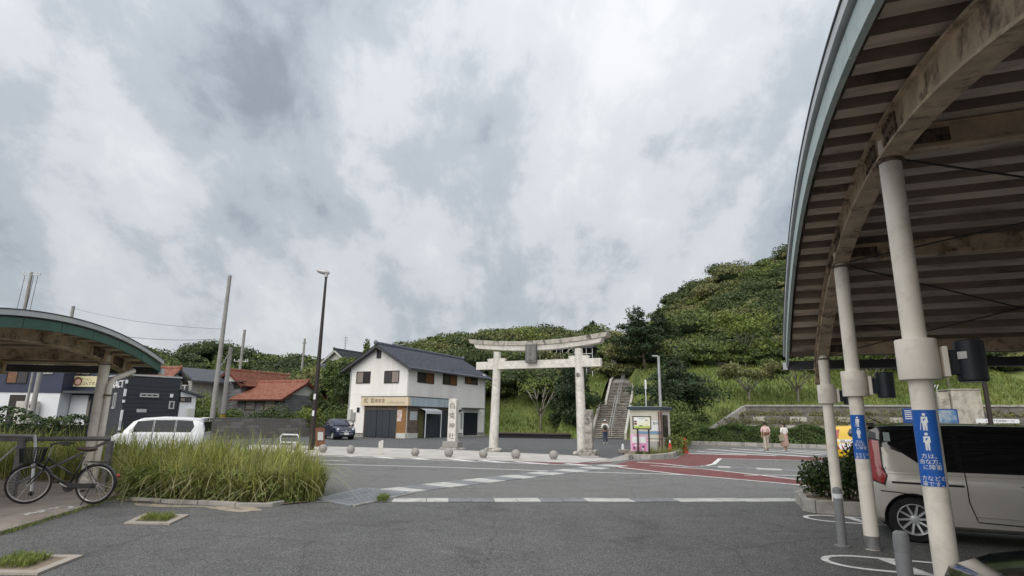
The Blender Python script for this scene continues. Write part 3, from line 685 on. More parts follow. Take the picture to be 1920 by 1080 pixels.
def tile_slope(name, m, parent, A, B, up, nrm, length_dir, L, run, pitch=0.27, course=0.26, amp=0.035, step=0.022):
    """pantile sheet. A: start point on the ridge; length_dir along the ridge, `up` points down the slope"""
    nc = max(2, int(round(L / pitch))); nr = max(2, int(round(run / course)))
    sub = 4; prof = [0.0, 0.75, 1.0, 0.35]
    us = []; hs = []
    for i in range(nc * sub + 1):
        us.append(L * i / (nc * sub)); hs.append(prof[i % sub] * amp)
    rows = []
    for r in range(nr):
        rows.append((run * r / nr, 0.0)); rows.append((run * (r + 1) / nr, step))
    A = np.array(A); d = np.array(length_dir); u_ = np.array(up); n_ = np.array(nrm)
    us = np.array(us); hs = np.array(hs)
    V_ = np.concatenate([A + us[:, None] * d + t * u_ + (hs + h)[:, None] * n_ for t, h in rows])
    k = len(us); idx = np.arange(len(rows) * k).reshape(len(rows), k)
    F_ = np.stack([idx[:-1, :-1], idx[:-1, 1:], idx[1:, 1:], idx[1:, :-1]], -1).reshape(-1, 4)
    o = np_mesh(name, V_, F_, m, parent); o['kind'] = 'stuff'; return o
def gable_roof(root, ax, a0, a1, c0, c1, ze, zr, m, oe=.5, og=.55, th=.14, ridge_m=None, board=None, pitch=.27):
    """ridge along ax ('x' or 'y') from a0..a1; spans c0..c1 on the other axis; ze wall-top height, zr ridge height at wall line"""
    cm = (c0 + c1) / 2; half = (c1 - c0) / 2; sl = (zr - ze) / half; ln = math.hypot(1, sl)
    pt = (lambda a, c, z: (a, c, z)) if ax == 'x' else (lambda a, c, z: (c, a, z))
    roof = None; board = board or M_dgrey
    for sg in (-1, 1):
        cE = cm + sg * (half + oe); zE = zr - sl * (half + oe)
        poly = [(cm, zr), (cE, zE), (cE, zE - th * .8), (cm, zr - th)]
        mb = MB(); P = [pt(a0 - og, c, z) for c, z in poly] + [pt(a1 + og, c, z) for c, z in poly]
        mb.add(P, [(0, 1, 2, 3), (7, 6, 5, 4), (0, 4, 5, 1), (1, 5, 6, 2), (2, 6, 7, 3), (3, 7, 4, 0)])
        o = mb.build('roof', board, root); roof = roof or o
        run = (half + oe + .05) * ln
        upv = Vector(pt(0, sg / ln, -sl / ln)); nv = Vector(pt(0, sg * sl / ln, 1 / ln)); dv = Vector(pt(1, 0, 0))
        tile_slope('tiles', m, o, pt(a0 - og - .05, cm, zr + .02), None, upv, nv, dv, a1 - a0 + 2 * og + .1, run, pitch)
        # verge boards
        for av in (a0 - og - .03, a1 + og):
            q = [(cm, zr - .02), (cE, zE - .02), (cE, zE - th - .08), (cm, zr - th - .1)]
            P = [pt(av, c, z) for c, z in q] + [pt(av + .03, c, z) for c, z in q]
            MB().add(P, [(0, 1, 2, 3), (7, 6, 5, 4), (0, 4, 5, 1), (1, 5, 6, 2), (2, 6, 7, 3), (3, 7, 4, 0)]).build('verge_board', board, root)
        MB().tube([pt(a0 - og, cE + sg * .04, zE - .06), pt(a1 + og, cE + sg * .04, zE - .06)], .055, 8).build('eave_gutter', board, root)
    mb = MB(); mb.box2(pt(a0 - og - .04, cm - .13, zr), pt(a1 + og + .04, cm + .13, zr + .16)); mb.build('ridge', ridge_m or m, root, bevel=.02)
    MB().tube([pt(a0 - og - .06, cm, zr + .19), pt(a1 + og + .06, cm, zr + .19)], .085, 10).build('ridge_cap', ridge_m or m, root, auto=True)
    for av in (a0 - og - .08, a1 + og + .08):
        MB().ball(pt(av, cm, zr + .16), .2, 10, 8, sq=(.45, 1, 1.15) if ax == 'x' else (1, .45, 1.15)).build('ridge_end_tile', ridge_m or m, root, smooth=True)
    return roof
def gable_wall(name, root, ax, a0, a1, c0, c1, ze, zr, m, z0=0.0):
    cm = (c0 + c1) / 2
    return MB().prism([(c0, z0), (c1, z0), (c1, ze), (cm, zr), (c0, ze)], ax, a0, a1).build(name, m, root)

# ------------------------------------------------ the white shop house
PHI = rad(62.6)
hC = G(760, 822.4); H = thing('shop_house', 'white two-storey shop house with blue-grey tiled gable roof behind the torii', 'house', (hC.x, hC.y, 0), PHI)
fr = Frame(H)
LB = fr.onB(907.5, 780)[0]; LA = fr.onA(652, 780)[0]; LA = min(LA, 8.6)
zE = fr.onB(767, 684)[1]; zR = fr.onA(706, 648)[1]
zR = min(zR, zE + 2.3)
gable_wall('wall', H, 'x', 0, LB, 0, LA, zE, zR - .12, M_wallw, 0.28)
box2('plinth', (-.02, -.02, 0), (LB + .02, LA + .02, .279), M_conc, H)
box2('base_trim', (-.035, -.035, .28), (LB + .035, LA + .035, .33), M_dgrey, H)
gable_roof(H, 'x', 0, LB, 0, LA, zE, zR, M_tileb, oe=.55, og=.6)
def wpx(face, x0, x1, y0, y1, c=0.0):
    f = fr.onA if face == 'A' else fr.onB
    a, z = f(x0, y0, c); b, w = f(x1, y1, c); return min(a, b), max(a, b), min(z, w), max(z, w)
for x0, x1, y0, y1, pn in ((669.5, 694, 697, 718.5, (M_pane, M_curt)), (721.5, 748, 695.5, 718, (M_curt, M_pane))):
    window(H, 'A', 0, *wpx('A', x0, x1, y0, y1), pn)
for x0, x1, y0, y1, pn in ((783, 813, 697, 720, (M_pane, M_curtb)), (830.4, 856, 701, 723, (M_pane, M_curtb)), (871.8, 895, 704.5, 722, (M_curtb, M_pane))):
    window(H, 'B', 0, *wpx('B', x0, x1, y0, y1), pn)
a0, a1, z0, z1 = wpx('A', 707.8, 714.4, 653.5, 671.5)
ve = face_box('vent', 'A', 0, a0, a1, z0, z1, .001, .06, M_wframe, H)
for k in range(7): face_box('louvre', 'A', 0, a0 + .05, a1 - .05, z0 + .08 + k * (z1 - z0 - .1) / 7, z0 + .08 + k * (z1 - z0 - .1) / 7 + .05, .061, .09, M_dgrey, ve)
# floor band seams
for zz in (zE * .60,):
    face_box('joint_strip', 'A', 0, 0, LA, zz, zz + .04, .001, .012, M_wallw, H); face_box('joint_strip', 'B', 0, 0, LB, zz, zz + .04, .001, .012, M_wallw, H)
# sign fascia round the corner
aS, _, zs0, zs1 = wpx('A', 683, 759, 744, 761); 
_, aS, zs0, zs1 = wpx('A', 683, 758, 744.5, 761)
_, bS, _, _ = wpx('B', 762, 846, 746, 762)
PJ = .38
fa = box2('signboard', (-PJ, -PJ + .002, zs0), (-.002, aS, zs1), M_signc, H, bevel=.01)
fb = box2('fascia', (.0, -PJ, zs0), (bS, -.002, zs1 - .01), M_signb, H, bevel=.01)
box2('fascia_cap', (-PJ - .03, -PJ - .03, zs1 + .001), (bS + .05, aS + .03, zs1 + .05), M_dgrey, H)
for k in range(5): box2('sheet_joint', (.25 + k * bS / 5.2, -PJ - .012, zs0 + .02), (.28 + k * bS / 5.2, -PJ - .001, zs1 - .03), M_silver, H)
hz_ = zs1 - zs0; zc = (zs0 + zs1) / 2; RA = (PI / 2, 0, -PI / 2)   # text facing -x
def signA(nm, body, size, m, frac, z, sx=1.0): text(nm, body, size, m, fa, (-PJ - .006, aS - (aS + PJ) * frac, z), RA, sx)
signA('lettering', '松', hz_ * .66, M_ink, .115, zc + .02); signA('lettering', '宮', hz_ * .62, M_ink, .25, zc + .02)
signA('lettering', '喫茶里', hz_ * .50, M_inkr, .41, zc); signA('lettering', 'LAPIN BLANC', hz_ * .40, M_inkg, .76, zc - .13, 1.0)
# folding panels on the gable side
a0, a1, z0, z1 = wpx('A', 686, 742, 768, 815); z0 = .06; zt = zs0 - .12
fo = face_box('shutter_surround', 'A', 0, a0 - .1, a1 + .12, .02, zs0 - .004, .002, .05, M_woodg, H)
for k in range(5):
    w = (a1 - a0) / 5; face_box('shutter_panel', 'A', 0, a0 + k * w + .015, a0 + (k + 1) * w - .015, z0, z1, .052, .09 + (.03 if k % 2 else 0), M_dkpanel, H, bevel=.006)
face_box('wood_panel', 'A', 0, .02, a0 - .12, .42, zs0 - .006, .002, .07, M_woodo, H)
face_box('stall_base', 'A', 0, -.05, a0 - .12, .01, .42, .002, .12, M_plast, H)
ps = face_box('poster', 'A', 0, .42, .88, 1.35, 2.25, .072, .085, mat('pale_pink_poster', (0.62, 0.50, 0.47), .5, var=.15, scale=6, stain=(0.12, 0.03, 0.03), sscale=3.5, samt=.9), H)
_, b1, _, _ = wpx('B', 762, 781, 770, 810)
face_box('wood_panel', 'B', 0, .08, b1, .42, zs0 - .006, .002, .07, M_woodg, H)
for k in range(10): face_box('board', 'B', 0, .09, b1 - .01, .46 + k * .2, .46 + k * .2 + .18, .071, .083, M_woodg, H)
face_box('stall_base', 'B', 0, .08, b1, .01, .42, .002, .12, M_plast, H)
face_box('notice', 'B', 0, .35, b1 - .15, 1.45, 2.15, .084, .10, mat('pale_grey_notice', (0.46, 0.50, 0.50), .5, var=.06), H)
_, b2, _, _ = wpx('B', 762, 845, 770, 810)
face_box('door_recess', 'B', 0, b1 + .02, b2, .03, zs0 - .006, .002, .03, M_wframe, H)
n = 6; w = (b2 - b1 - .9) / n
face_box('glazed_door', 'B', 0, b1 + .12, b1 + .85, .06, zs0 - .35, .031, .05, mat('olive_door_interior', (0.10, 0.10, 0.045), .3, var=.3, scale=2), H)
for k in range(n): face_box('shutter_panel', 'B', 0, b1 + .9 + k * w + .012, b1 + .9 + (k + 1) * w - .012, .06, zs0 - .30, .031, .07 + (.03 if k % 2 else 0), M_dkpanel, H, bevel=.006)
face_box('lintel', 'B', 0, b1 + .05, b2, zs0 - .28, zs0 - .008, .031, .09, M_woodg, H)
# striped roll-down awning with two guide poles
M_awn = mat('pale_striped_awning', (0.55, 0.56, 0.58), .7, var=.1, scale=2, stretch=(9, .2, .2))
aw = MB(); A0, A1 = b1 + .15, b1 + 2.5
aw.add([(A0, -.05, zs0 - .10), (A1, -.05, zs0 - .10), (A1, -.75, zs0 - .32), (A0, -.75, zs0 - .32), (A0, -.05, zs0 - .13), (A1, -.05, zs0 - .13), (A1, -.75, zs0 - .35), (A0, -.75, zs0 - .35)], [(0, 1, 2, 3), (7, 6, 5, 4), (0, 4, 5, 1), (1, 5, 6, 2), (2, 6, 7, 3), (3, 7, 4, 0)])
n = 9
for k in range(n):
    x0 = A0 + (A1 - A0) * k / n; x1 = A0 + (A1 - A0) * (k + 1) / n; aw.add([(x0, -.755, zs0 - .33), (x1, -.755, zs0 - .33), (x1, -.76, zs0 - .55), ((x0 + x1) / 2, -.76, zs0 - .62), (x0, -.76, zs0 - .55)], [(0, 1, 2, 3, 4)])
awo = aw.build('awning', M_awn, H)
for xx in (A0 + .03, A1 - .03): MB().tube([(xx, -.74, zs0 - .33), (xx, -.72, .02)], .03, 8).build('awning_pole', M_whr, awo)
# right-hand door with small canopy
d0, d1, z0, z1 = wpx('B', 868.5, 893.5, 773.5, 816.6)
dr = face_box('door_frame', 'B', 0, d0 - .08, d1 + .08, .03, z1 + .08, .002, .05, M_whr, H)
for k in range(2):
    w = (d1 - d0) / 2; df = face_box('door', 'B', 0, d0 + k * w + .01, d0 + (k + 1) * w - .01, .08, z1, .052, .08, M_black, H)
    for q in range(2): face_box('door_panel', 'B', 0, d0 + k * w + .1, d0 + (k + 1) * w - .1, .25 + q * 1.05, 1.15 + q * 1.0, .081, .095, mat('dark_door_panel', (0.014, 0.015, 0.028), .35, var=0), df)
face_box('door_canopy', 'B', 0, d0 - .35, d1 + .35, z1 + .35, z1 + .45, .002, .65, M_dgrey, H, bevel=.01)
face_box('side_pane', 'B', 0, d0 - .45, d0 - .15, .7, z1 - .05, .002, .03, mat('frosted_pane', (0.33, 0.37, 0.37), .2, var=.05), H)
face_box('door_step', 'B', 0, d0 - .7, d1 + .9, .0, .10, .05, .7, M_conc, H)
# small fittings
for (x, y, s) in ((672, 770, 'A'), ):
    a, _z = fr.onA(x, 768.5); face_box('wall_vent', 'A', 0, a - .14, a + .14, _z - .2, _z + .2, .001, .05, M_black, H)
a, _z = fr.onA(663, 781); mbx = face_box('meter_box', 'A', 0, a - .22, a + .22, _z - .35, _z + .35, .001, .16, mat('grey_meter_box', (.30, .30, .29), .5, var=.05), H, bevel=.01)
MB().tube([(-.06, a - .05, _z - .35), (-.06, a - .05, .3)], .025, 8).build('conduit', M_dgrey, mbx)
a, _z = fr.onA(653, 775); face_box('gas_meter', 'A', 0, a - .5, a - .1, _z - .55, _z + .35, .001, .22, M_plast, H, bevel=.02)
b, _z = fr.onB(907, 706); 
lmp = box2('flood_lamp', (LB - .55, -.28, _z - .15), (LB - .25, -.002, _z + .2), M_plast, H, bevel=.02)
MB().tube([(LB - .04, -.06, zE - .1), (LB - .04, -.06, .1)], .045, 8).build('downpipe', M_silver, H)
MB().tube([(-.06, LA - .08, zE - .1), (-.06, LA - .08, .1)], .045, 8).build('downpipe', M_silver, H)
MB().tube([(-.05, .06, zE - .1), (-.05, .06, zs1 + .06)], .04, 8).build('downpipe', M_wallw, H)
for (x, y) in ((776, 690.5), (845, 697), (861, 770)):
    b, _z = fr.onB(x, y); face_box('camera', 'B', 0, b - .09, b + .09, _z - .1, _z + .1, .001, .22, M_black, H, bevel=.02)

# ------------------------------------------------ red-tiled timber house
rC = atY(532, 775, 58); RH = thing('timber_house', 'old grey timber house with red tiled roofs behind the block wall', 'house', (rC.x, rC.y, 0), rad(62)); f2 = Frame(RH)
zwe, zwr = f2.onA(520, 741)[1], 5.5
gable_wall('wall', RH, 'y', 0, 6.9, 0, 4.8, 3.65, 5.0, M_greyw)
MB().prism([(-.02, 3.7), (4.82, 3.7), (2.4, 5.02)], 'y', -.02, -.003).build('gable_panel', M_plast, RH)
gable_roof(RH, 'y', 0, 6.9, 0, 4.8, 3.65, 5.05, M_tiler, oe=.75, og=.35, board=mat('dark_red_board', (.12, .03, .02), .6, var=.2), ridge_m=M_tiler, pitch=.3)
gable_wall('wall', RH, 'x', .25, 7.5, 6.92, 11.0, 5.0, 6.2, M_greyw)
MB().prism([(6.94, 5.05), (10.98, 5.05), (8.96, 6.15)], 'x', .225, .245).build('gable_panel', M_plast, RH)
gable_roof(RH, 'x', .25, 7.5, 6.92, 11.0, 5.0, 6.25, M_tiler, oe=.55, og=.4, board=mat('dark_red_board', (.12, .03, .02), .6), ridge_m=M_tiler, pitch=.3)
for x0, x1, y0, y1 in ((461, 478, 748, 769), (496, 515, 746, 770)):
    a, z = f2.onA(x0, y0); b, w = f2.onA(x1, y1); window(RH, 'A', 0, a, b, z, w, (M_curt, M_curt), sash=1, fw=.08)
a, z = f2.onA(440, 719, .25); b, w = f2.onA(457, 728, .25); window(RH, 'A', .25, a, b, z, w, (M_pane, M_pane))
face_box('window_hood', 'A', .25, min(a, b) - .4, max(a, b) + .5, max(z, w) + .1, max(z, w) + .18, .001, .55, M_dgrey, RH)
for k in range(24):   # lapped boards stand a little proud
    z = .15 + k * .145
    if k % 1 == 0 and z < 3.5:
        for (ya, yb) in ((.03, 1.3), (3.0, 6.85)): face_box('lap_board', 'A', 0, ya, yb, z, z + .135, .002, .012 + .008 * (k % 2), M_greyw, RH)
        MB().box2((.03, -.022 - .006 * (k % 2), z), (4.77, -.002, z + .135)).build('lap_board', M_greyw, RH)

# ------------------------------------------------ tall house with grey hip-and-gable roof, half hidden by trees
qC = atY(640, 780, 74); QH = thing('old_villa', 'cream house with dark grey hip-and-gable roof rising behind the trees', 'house', (qC.x, qC.y, 0), rad(62))
box2('wall', (-1.0, -2.0, 0), (7, 6.5, 7.0), M_plast, QH)
def frustum(mb, x0, x1, y0, y1, z0, X0, X1, Y0, Y1, z1):
    mb.add([(x0, y0, z0), (x1, y0, z0), (x1, y1, z0), (x0, y1, z0), (X0, Y0, z1), (X1, Y0, z1), (X1, Y1, z1), (X0, Y1, z1)], [(0, 3, 2, 1), (4, 5, 6, 7), (0, 1, 5, 4), (1, 2, 6, 5), (2, 3, 7, 6), (3, 0, 4, 7)])
mb = MB(); frustum(mb, -2.0, 8, -3.0, 7.5, 6.9, .6, 5.4, -.2, 4.7, 8.5); rf = mb.build('roof', M_tileg, QH)
for k in range(30): MB().tube([(-2.0, -2.7 + k * .345, 6.93), (.6, -.2 + k * .165, 8.52)], .07, 6).build('tile_roll', M_tileg, rf)
gable_wall('gable', QH, 'x', .7, 5.3, 0.0, 4.5, 8.4, 9.9, M_plast)
gable_roof(QH, 'x', .7, 5.3, 0.0, 4.5, 8.5, 10.1, M_tileg, oe=.5, og=.5, board=M_plast)
for (a, b, z, w) in ((4.2, 5.6, 4.6, 6.0), (1.2, 2.6, 4.6, 6.0)): window(QH, 'A', -1.0, a, b, z, w, (M_pane, M_curt))
MB().tube([(2, 2.2, 10), (2, 2.2, 12.2)], .05, 6).build('aerial_mast', M_silver, QH)
mb = MB()
for k in range(5): mb.tube([(1.6 + .05 * k, 2.2, 11.9 - .35 * k), (2.4 - .05 * k, 2.2, 11.9 - .35 * k)], .025, 5)
mb.build('aerial', M_silver, QH)

# ------------------------------------------------ black-clad salon
tC = atY(226, 790, 33); TB = thing('black_salon', 'black-clad flat-roofed shop with white lettering behind the white van', 'shop', (tC.x, tC.y, 0), rad(50)); f3 = Frame(TB)
tl = f3.onB(333, 760)[0]; th_ = f3.onB(243, 704)[1]; tw = 4.6
box2('wall', (0, 0, .25), (tl, tw, th_), M_blk, TB); box2('plinth', (.02, .02, 0), (tl - .02, tw - .02, .249), M_plast, TB)
box2('parapet_cap', (-.05, -.05, th_ + .001), (tl + .05, tw + .05, th_ + .09), M_silver, TB)
n = int((th_ - .4) / .24)
for k in range(n):
    face_box('clapboard', 'B', 0, .06, tl - .02, .3 + k * .24, .3 + k * .24 + .21, .002, .02, M_blk, TB)
    face_box('clapboard', 'A', 0, .06, tw - .02, .3 + k * .24, .3 + k * .24 + .21, .002, .02, M_blk, TB)
for k, (za, zb) in enumerate(((th_ - .45, th_ - .25), (th_ - 1.15, th_ - .75), (th_ - 1.5, th_ - 1.35), (th_ - 3.0, th_ - 1.9), (.9, 1.25), (.45, .6))):
    box2('corner_light', (-.05, -.05, za), (.05, .05, zb), M_whr, TB)
def win3(face, x0, x1, y0, y1, sash, fm=M_silver):
    f = f3.onA if face == 'A' else f3.onB; a, z = f(x0, y0); b, w = f(x1, y1); window(TB, face, -.0, a, b, z, w, (M_pane, M_pane), fm=fm, sash=sash, fw=.07, depth=.08)
win3('B', 262.5, 296.5, 737, 745.5, 3); win3('B', 317, 325, 752, 767, 1)
a, z = f3.onA(221.5, 736.5); b, w = f3.onA(212, 766.5); window(TB, 'A', 0, a, b, z, w, (M_pane, M_pane), fm=M_silver, sash=1, fw=.09, depth=.08)
a, z = f3.onB(265, 770); face_box('letter_plate', 'B', 0, a - .25, a + .25, z - .09, z + .09, .021, .05, M_silver, TB)
a, z = f3.onA(222, 719.5); text('lettering', 'TRACT', .58, mat('white_sign_letters', (.72, .72, .72), .5, var=0), TB, (-.05, a, z - .06), (PI / 2, 0, -PI / 2), 1.25, thick=.05)
a, z = f3.onB(321, 742); MB().box((a, -.06, z), (.14, .12, .2)).build('wall_lamp', M_whr, TB)
# lean-to
an = thing('white_lean_to', 'small white lean-to building with one dark window beside the black shop', 'building', TB.location + Vector((math.cos(rad(50)), math.sin(rad(50)), 0)) * (tl + .12), rad(50)); f4 = Frame(an)
a1 = f4.onB(365, 770)[0]
MB().prism([(0, 0), (a1, 0), (a1, f4.onB(364, 743)[1]), (0, f4.onB(329, 734)[1])], 'y', 0.0, 6).build('wall', M_whr, an)
zA, zB = f4.onB(329, 734)[1], f4.onB(364, 743)[1]
MB().add([(-.02, -.25, zA + .02), (a1 + .35, -.25, zB - .08), (a1 + .35, 6, zB - .08), (-.02, 6, zA + .02), (-.02, -.25, zA + .14), (a1 + .35, -.25, zB + .04), (a1 + .35, 6, zB + .04), (-.02, 6, zA + .14)], [(0, 3, 2, 1), (4, 5, 6, 7), (0, 1, 5, 4), (1, 2, 6, 5), (2, 3, 7, 6), (3, 0, 4, 7)]).build('roof', M_dgrey, an)
a, z = f4.onB(337, 744); b, w = f4.onB(357.5, 754); window(an, 'B', 0, a, b, z, w, (M_curt, M_pane))
a, z = f4.onB(355, 779); face_box('meter_box', 'B', 0, a - .2, a + .2, z - .3, z + .4, .001, .2, M_plast, an)
# house with grey roof behind the lean-to, and the small red-roofed one
gC = atY(345, 780, 60); gh = thing('grey_roofed_house', 'cream house with shallow grey sheet roof behind the white lean-to', 'house', (gC.x, gC.y, 0), rad(-28))
box2('wall', (-4.5, 0, 0), (.6, 5, 5.0), M_plast, gh)
MB().add([(-5.2, -.6, 6.4), (-1.0, -.6, 6.4), (1.6, -.6, 5.0), (1.6, 6, 5.0), (-1.0, 6, 6.4), (-5.2, 6, 6.4), (-5.2, -.6, 6.2), (-1.0, -.6, 6.2), (1.6, -.6, 4.8), (1.6, 6, 4.8), (-1.0, 6, 6.2), (-5.2, 6, 6.2)], [(0, 1, 4, 5), (1, 2, 3, 4), (6, 11, 10, 7), (7, 10, 9, 8), (0, 6, 7, 1), (1, 7, 8, 2), (2, 8, 9, 3), (3, 9, 10, 4), (4, 10, 11, 5), (5, 11, 6, 0)]).build('roof', M_tileg, gh)
for x in (-.9, -.1): window(gh, 'B', 0, x - .22, x + .22, 3.4, 4.5, (M_pane, M_pane), sash=1)
sC = atY(286, 780, 55); sh = thing('red_roofed_cottage', 'small house with glossy red tiled roof peeping over the black shop', 'house', (sC.x, sC.y, 0), rad(8))
gable_wall('wall', sh, 'x', -1.3, .8, 0, 3.6, 4.9, 5.7, M_plast); gable_roof(sh, 'x', -1.3, .8, 0, 3.6, 4.95, 5.95, M_tiler, oe=.5, og=.35, pitch=.3)

# ------------------------------------------------ navy two-storey restaurant
nC = atY(104, 790, 41); NB = thing('navy_restaurant', 'navy and white two-storey restaurant with pale yellow sign at far left', 'restaurant', (nC.x, nC.y, 0), rad(90 + 2)); f5 = Frame(NB)
# here face A (x=0, outward -x) looks at the road; +y runs to the left, +x runs away
zf = f5.onA(60, 736)[1]; top = 6.6
box2('upper_wall', (0, 0, zf), (8, 11, top), M_navy, NB); box2('lower_wall', (.05, .05, 0), (8, 11, zf - .001), M_whr, NB)
ywr = f5.onA(264, 700, 1.2)[0]
zwg = f5.onA(250, 684, 1.2)[1]
box2('rear_wing', (1.2, ywr, 0), (1.9, -.01, zwg), M_navy, NB)
box2('rear_white_bay', (1.1, -1.2, 0), (1.199, -.02, zf - .1), M_whr, NB)
box2('roof_slab', (-.25, -.25, top + .001), (8.3, 11.2, top + .18), M_dgrey, NB)
def winA(x0, x1, y0, y1, c, panes, sash, fm=None, fw=.05):
    a, z = f5.onA(x0, y0, c); b, w = f5.onA(x1, y1, c); return window(NB, 'A', c, a, b, z, w, panes, fm=fm, sash=sash, fw=fw)
for (x0, x1) in ((83.5, 90), (92, 99.5)):
    for (y0, y1) in ((681, 688.5), (693, 701)): winA(x0, x1, y0, y1, 0, (M_curt,), 1, M_silver)
winA(17, 50, 684, 719, 0, (M_pane, M_curtb), 2)
winA(136, 170, 681, 703, 1.2, (M_curt, M_curt), 2, M_wframe)
a, z = f5.onA(139, 705, 1.2); b, w = f5.onA(190, 726, 1.2)
sg = face_box('signboard', 'A', 1.2, min(a, b), max(a, b), w, z, .002, .12, M_signy, NB, bevel=.01)
sa0, sa1, sh_ = min(a, b), max(a, b), z - w; xc = 1.2 - .127
text('lettering', 'は〜い、', sh_ * .34, M_ink, sg, (xc, sa1 - (sa1 - sa0) * .50, (z + w) / 2 + sh_ * .18), (PI / 2, 0, -PI / 2))
text('lettering', 'ごはんですよ〜', sh_ * .36, M_ink, sg, (xc, sa1 - (sa1 - sa0) * .63, (z + w) / 2 - sh_ * .2), (PI / 2, 0, -PI / 2), .8)
mb = MB(); cy, cz = sa1 - (sa1 - sa0) * .2, (z + w) / 2
mb.lathe([(sh_ * .40, 0), (sh_ * .40, .008)], 20, (xc, cy, cz), Matrix.Rotation(-PI / 2, 3, 'Y')); mb.build('emblem', M_inkr, sg)
mb = MB(); mb.lathe([(sh_ * .28, 0), (sh_ * .28, .006)], 20, (xc - .009, cy - .02, cz - .03), Matrix.Rotation(-PI / 2, 3, 'Y')); mb.build('emblem_face', mat('emblem_pale_pink', (.62, .40, .32), .5, var=0), sg)
a, z = f5.onA(108, 736, .1); b, w = f5.onA(182, 733, .1)
MB().box2((.1, min(a, b), z - .02), (1.19, max(a, b), z + .14)).build('entrance_canopy', M_dgrey, NB)
winA(136, 166, 748, 790, 1.2, (M_curt, M_curt, M_pane), 3, M_wframe, .08)
a, z = f5.onA(20, 740, .05); b, w = f5.onA(27, 795, .05); face_box('doorway', 'A', .05, min(a, b) - .4, max(a, b), 0, z, .001, .04, M_wframe, NB)
for (x0, x1, y0, y1, m_) in ((45, 61, 752, 790, M_plast), (31, 40, 752, 790, M_whr)):
    a, z = f5.onA(x0, y0, -.5); b, w = f5.onA(x1, y1, -.5); cb = box2('cabinet', (-.5, min(a, b), 0), (-.1, max(a, b), z), mat('beige_meter_cabinet', (.50, .48, .43), .5, var=.06), NB, bevel=.01)
    if x0 == 45:
        for q in (.25, .5): face_box('meter_window', 'A', -.5, max(a, b) - (max(a, b) - min(a, b)) * (q + .15), max(a, b) - (max(a, b) - min(a, b)) * q, z - .45, z - .22, .001, .012, M_black, cb)

# ================================================================== hills and woods
M_hillsoil = mat('hillside_leaf_litter', (0.030, 0.040, 0.016), 0.95, var=0.4, scale=0.4, bump=0.3, bscale=2)
M_slope = mat('grassy_bank', (0.10, 0.145, 0.038), 0.95, var=0.35, scale=0.35, col2=(0.17, 0.20, 0.058), bump=0.5, bscale=4)
def leafmat(name, a, b, island=0.35, sc=0.25, tr=0.22, rough=0.6): return mat(name, a, rough, var=0.0, col2=b, scale=sc, detail=3, island=island, trans=tr, spec=0.3, ramp=(0.35, 0.65))
ML_dark = leafmat('leaf_dark_evergreen', (0.058, 0.084, 0.030), (0.092, 0.122, 0.042))
ML_mid = leafmat('leaf_mid_green', (0.090, 0.128, 0.036), (0.140, 0.175, 0.050))
ML_olive = leafmat('leaf_olive', (0.130, 0.142, 0.052), (0.195, 0.195, 0.078))
ML_lite = leafmat('leaf_yellow_green', (0.135, 0.180, 0.038), (0.20, 0.225, 0.058))
ML_far = leafmat('leaf_far_green', (0.044, 0.068, 0.030), (0.088, 0.115, 0.042), sc=.06)
ML_pine = leafmat('pine_needles', (0.026, 0.046, 0.020), (0.046, 0.076, 0.028), tr=.12)
ML_hedge = leafmat('hedge_leaf', (0.052, 0.088, 0.024), (0.090, 0.138, 0.036), sc=1.2)
ML_gloss = leafmat('glossy_shrub_leaf', (0.026, 0.050, 0.016), (0.060, 0.090, 0.026), sc=2.5, rough=.35)
M_bark = mat('grey_brown_bark', (0.11, 0.09, 0.07), 0.9, var=.4, scale=6, stretch=(1, 1, .2), bump=.6)
M_barkp = mat('pale_grey_bark', (0.26, 0.24, 0.20), 0.9, var=.3, scale=6, stretch=(1, 1, .2), bump=.4)

SKY_PX = [(560, 700), (640, 690), (700, 690), (740, 680), (780, 668), (830, 648), (900, 631), (980, 624), (1050, 630), (1110, 631), (1160, 635), (1203, 636), (1216, 612), (1236, 582), (1290, 548), (1340, 523), (1400, 502), (1475, 479), (1560, 452), (1700, 430), (1900, 415), (2300, 430)]
YR = 102.0
_sp = [atY(x, y, YR) for x, y in SKY_PX]; _sx = np.array([p.x for p in _sp]); _sz = np.array([p.z for p in _sp]) - 2.6
def Hr(x): return np.interp(x, _sx, _sz)
def sst(a, b, x): t_ = np.clip((x - a) / (b - a), 0, 1); return t_ * t_ * (3 - 2 * t_)
def hill(x, y):
    x = np.asarray(x, float); y = np.asarray(y, float); H_ = Hr(x)
    def pl(n):
        r = np.zeros_like(y + x); 
        for (y0, z0), (y1, z1) in zip(n[:-1], n[1:]):
            r = np.where((y >= y0) & (y < y1), z0 + (z1 - z0) * (y - y0) / (y1 - y0), r)
        return np.where(y >= n[-1][0], n[-1][1], r)
    left = pl([(60, 0 * H_), (64, 1.6 + 0 * H_), (70, 5.8 + 0 * H_), (84, np.minimum(H_ * .78, 12.5)), (102, H_), (150, H_ * .9)])
    right = pl([(47.9, 0 * H_), (48, .2 + 0 * H_), (51.2, 2.95 + 0 * H_), (63, 7.6 + 0 * H_), (80, H_ * .62), (102, H_), (150, H_ * .9)])
    k = sst(11.5, 14.5, x)
    lft = sst(-34, -20, x)
    return (left * (1 - k) + right * k) * lft
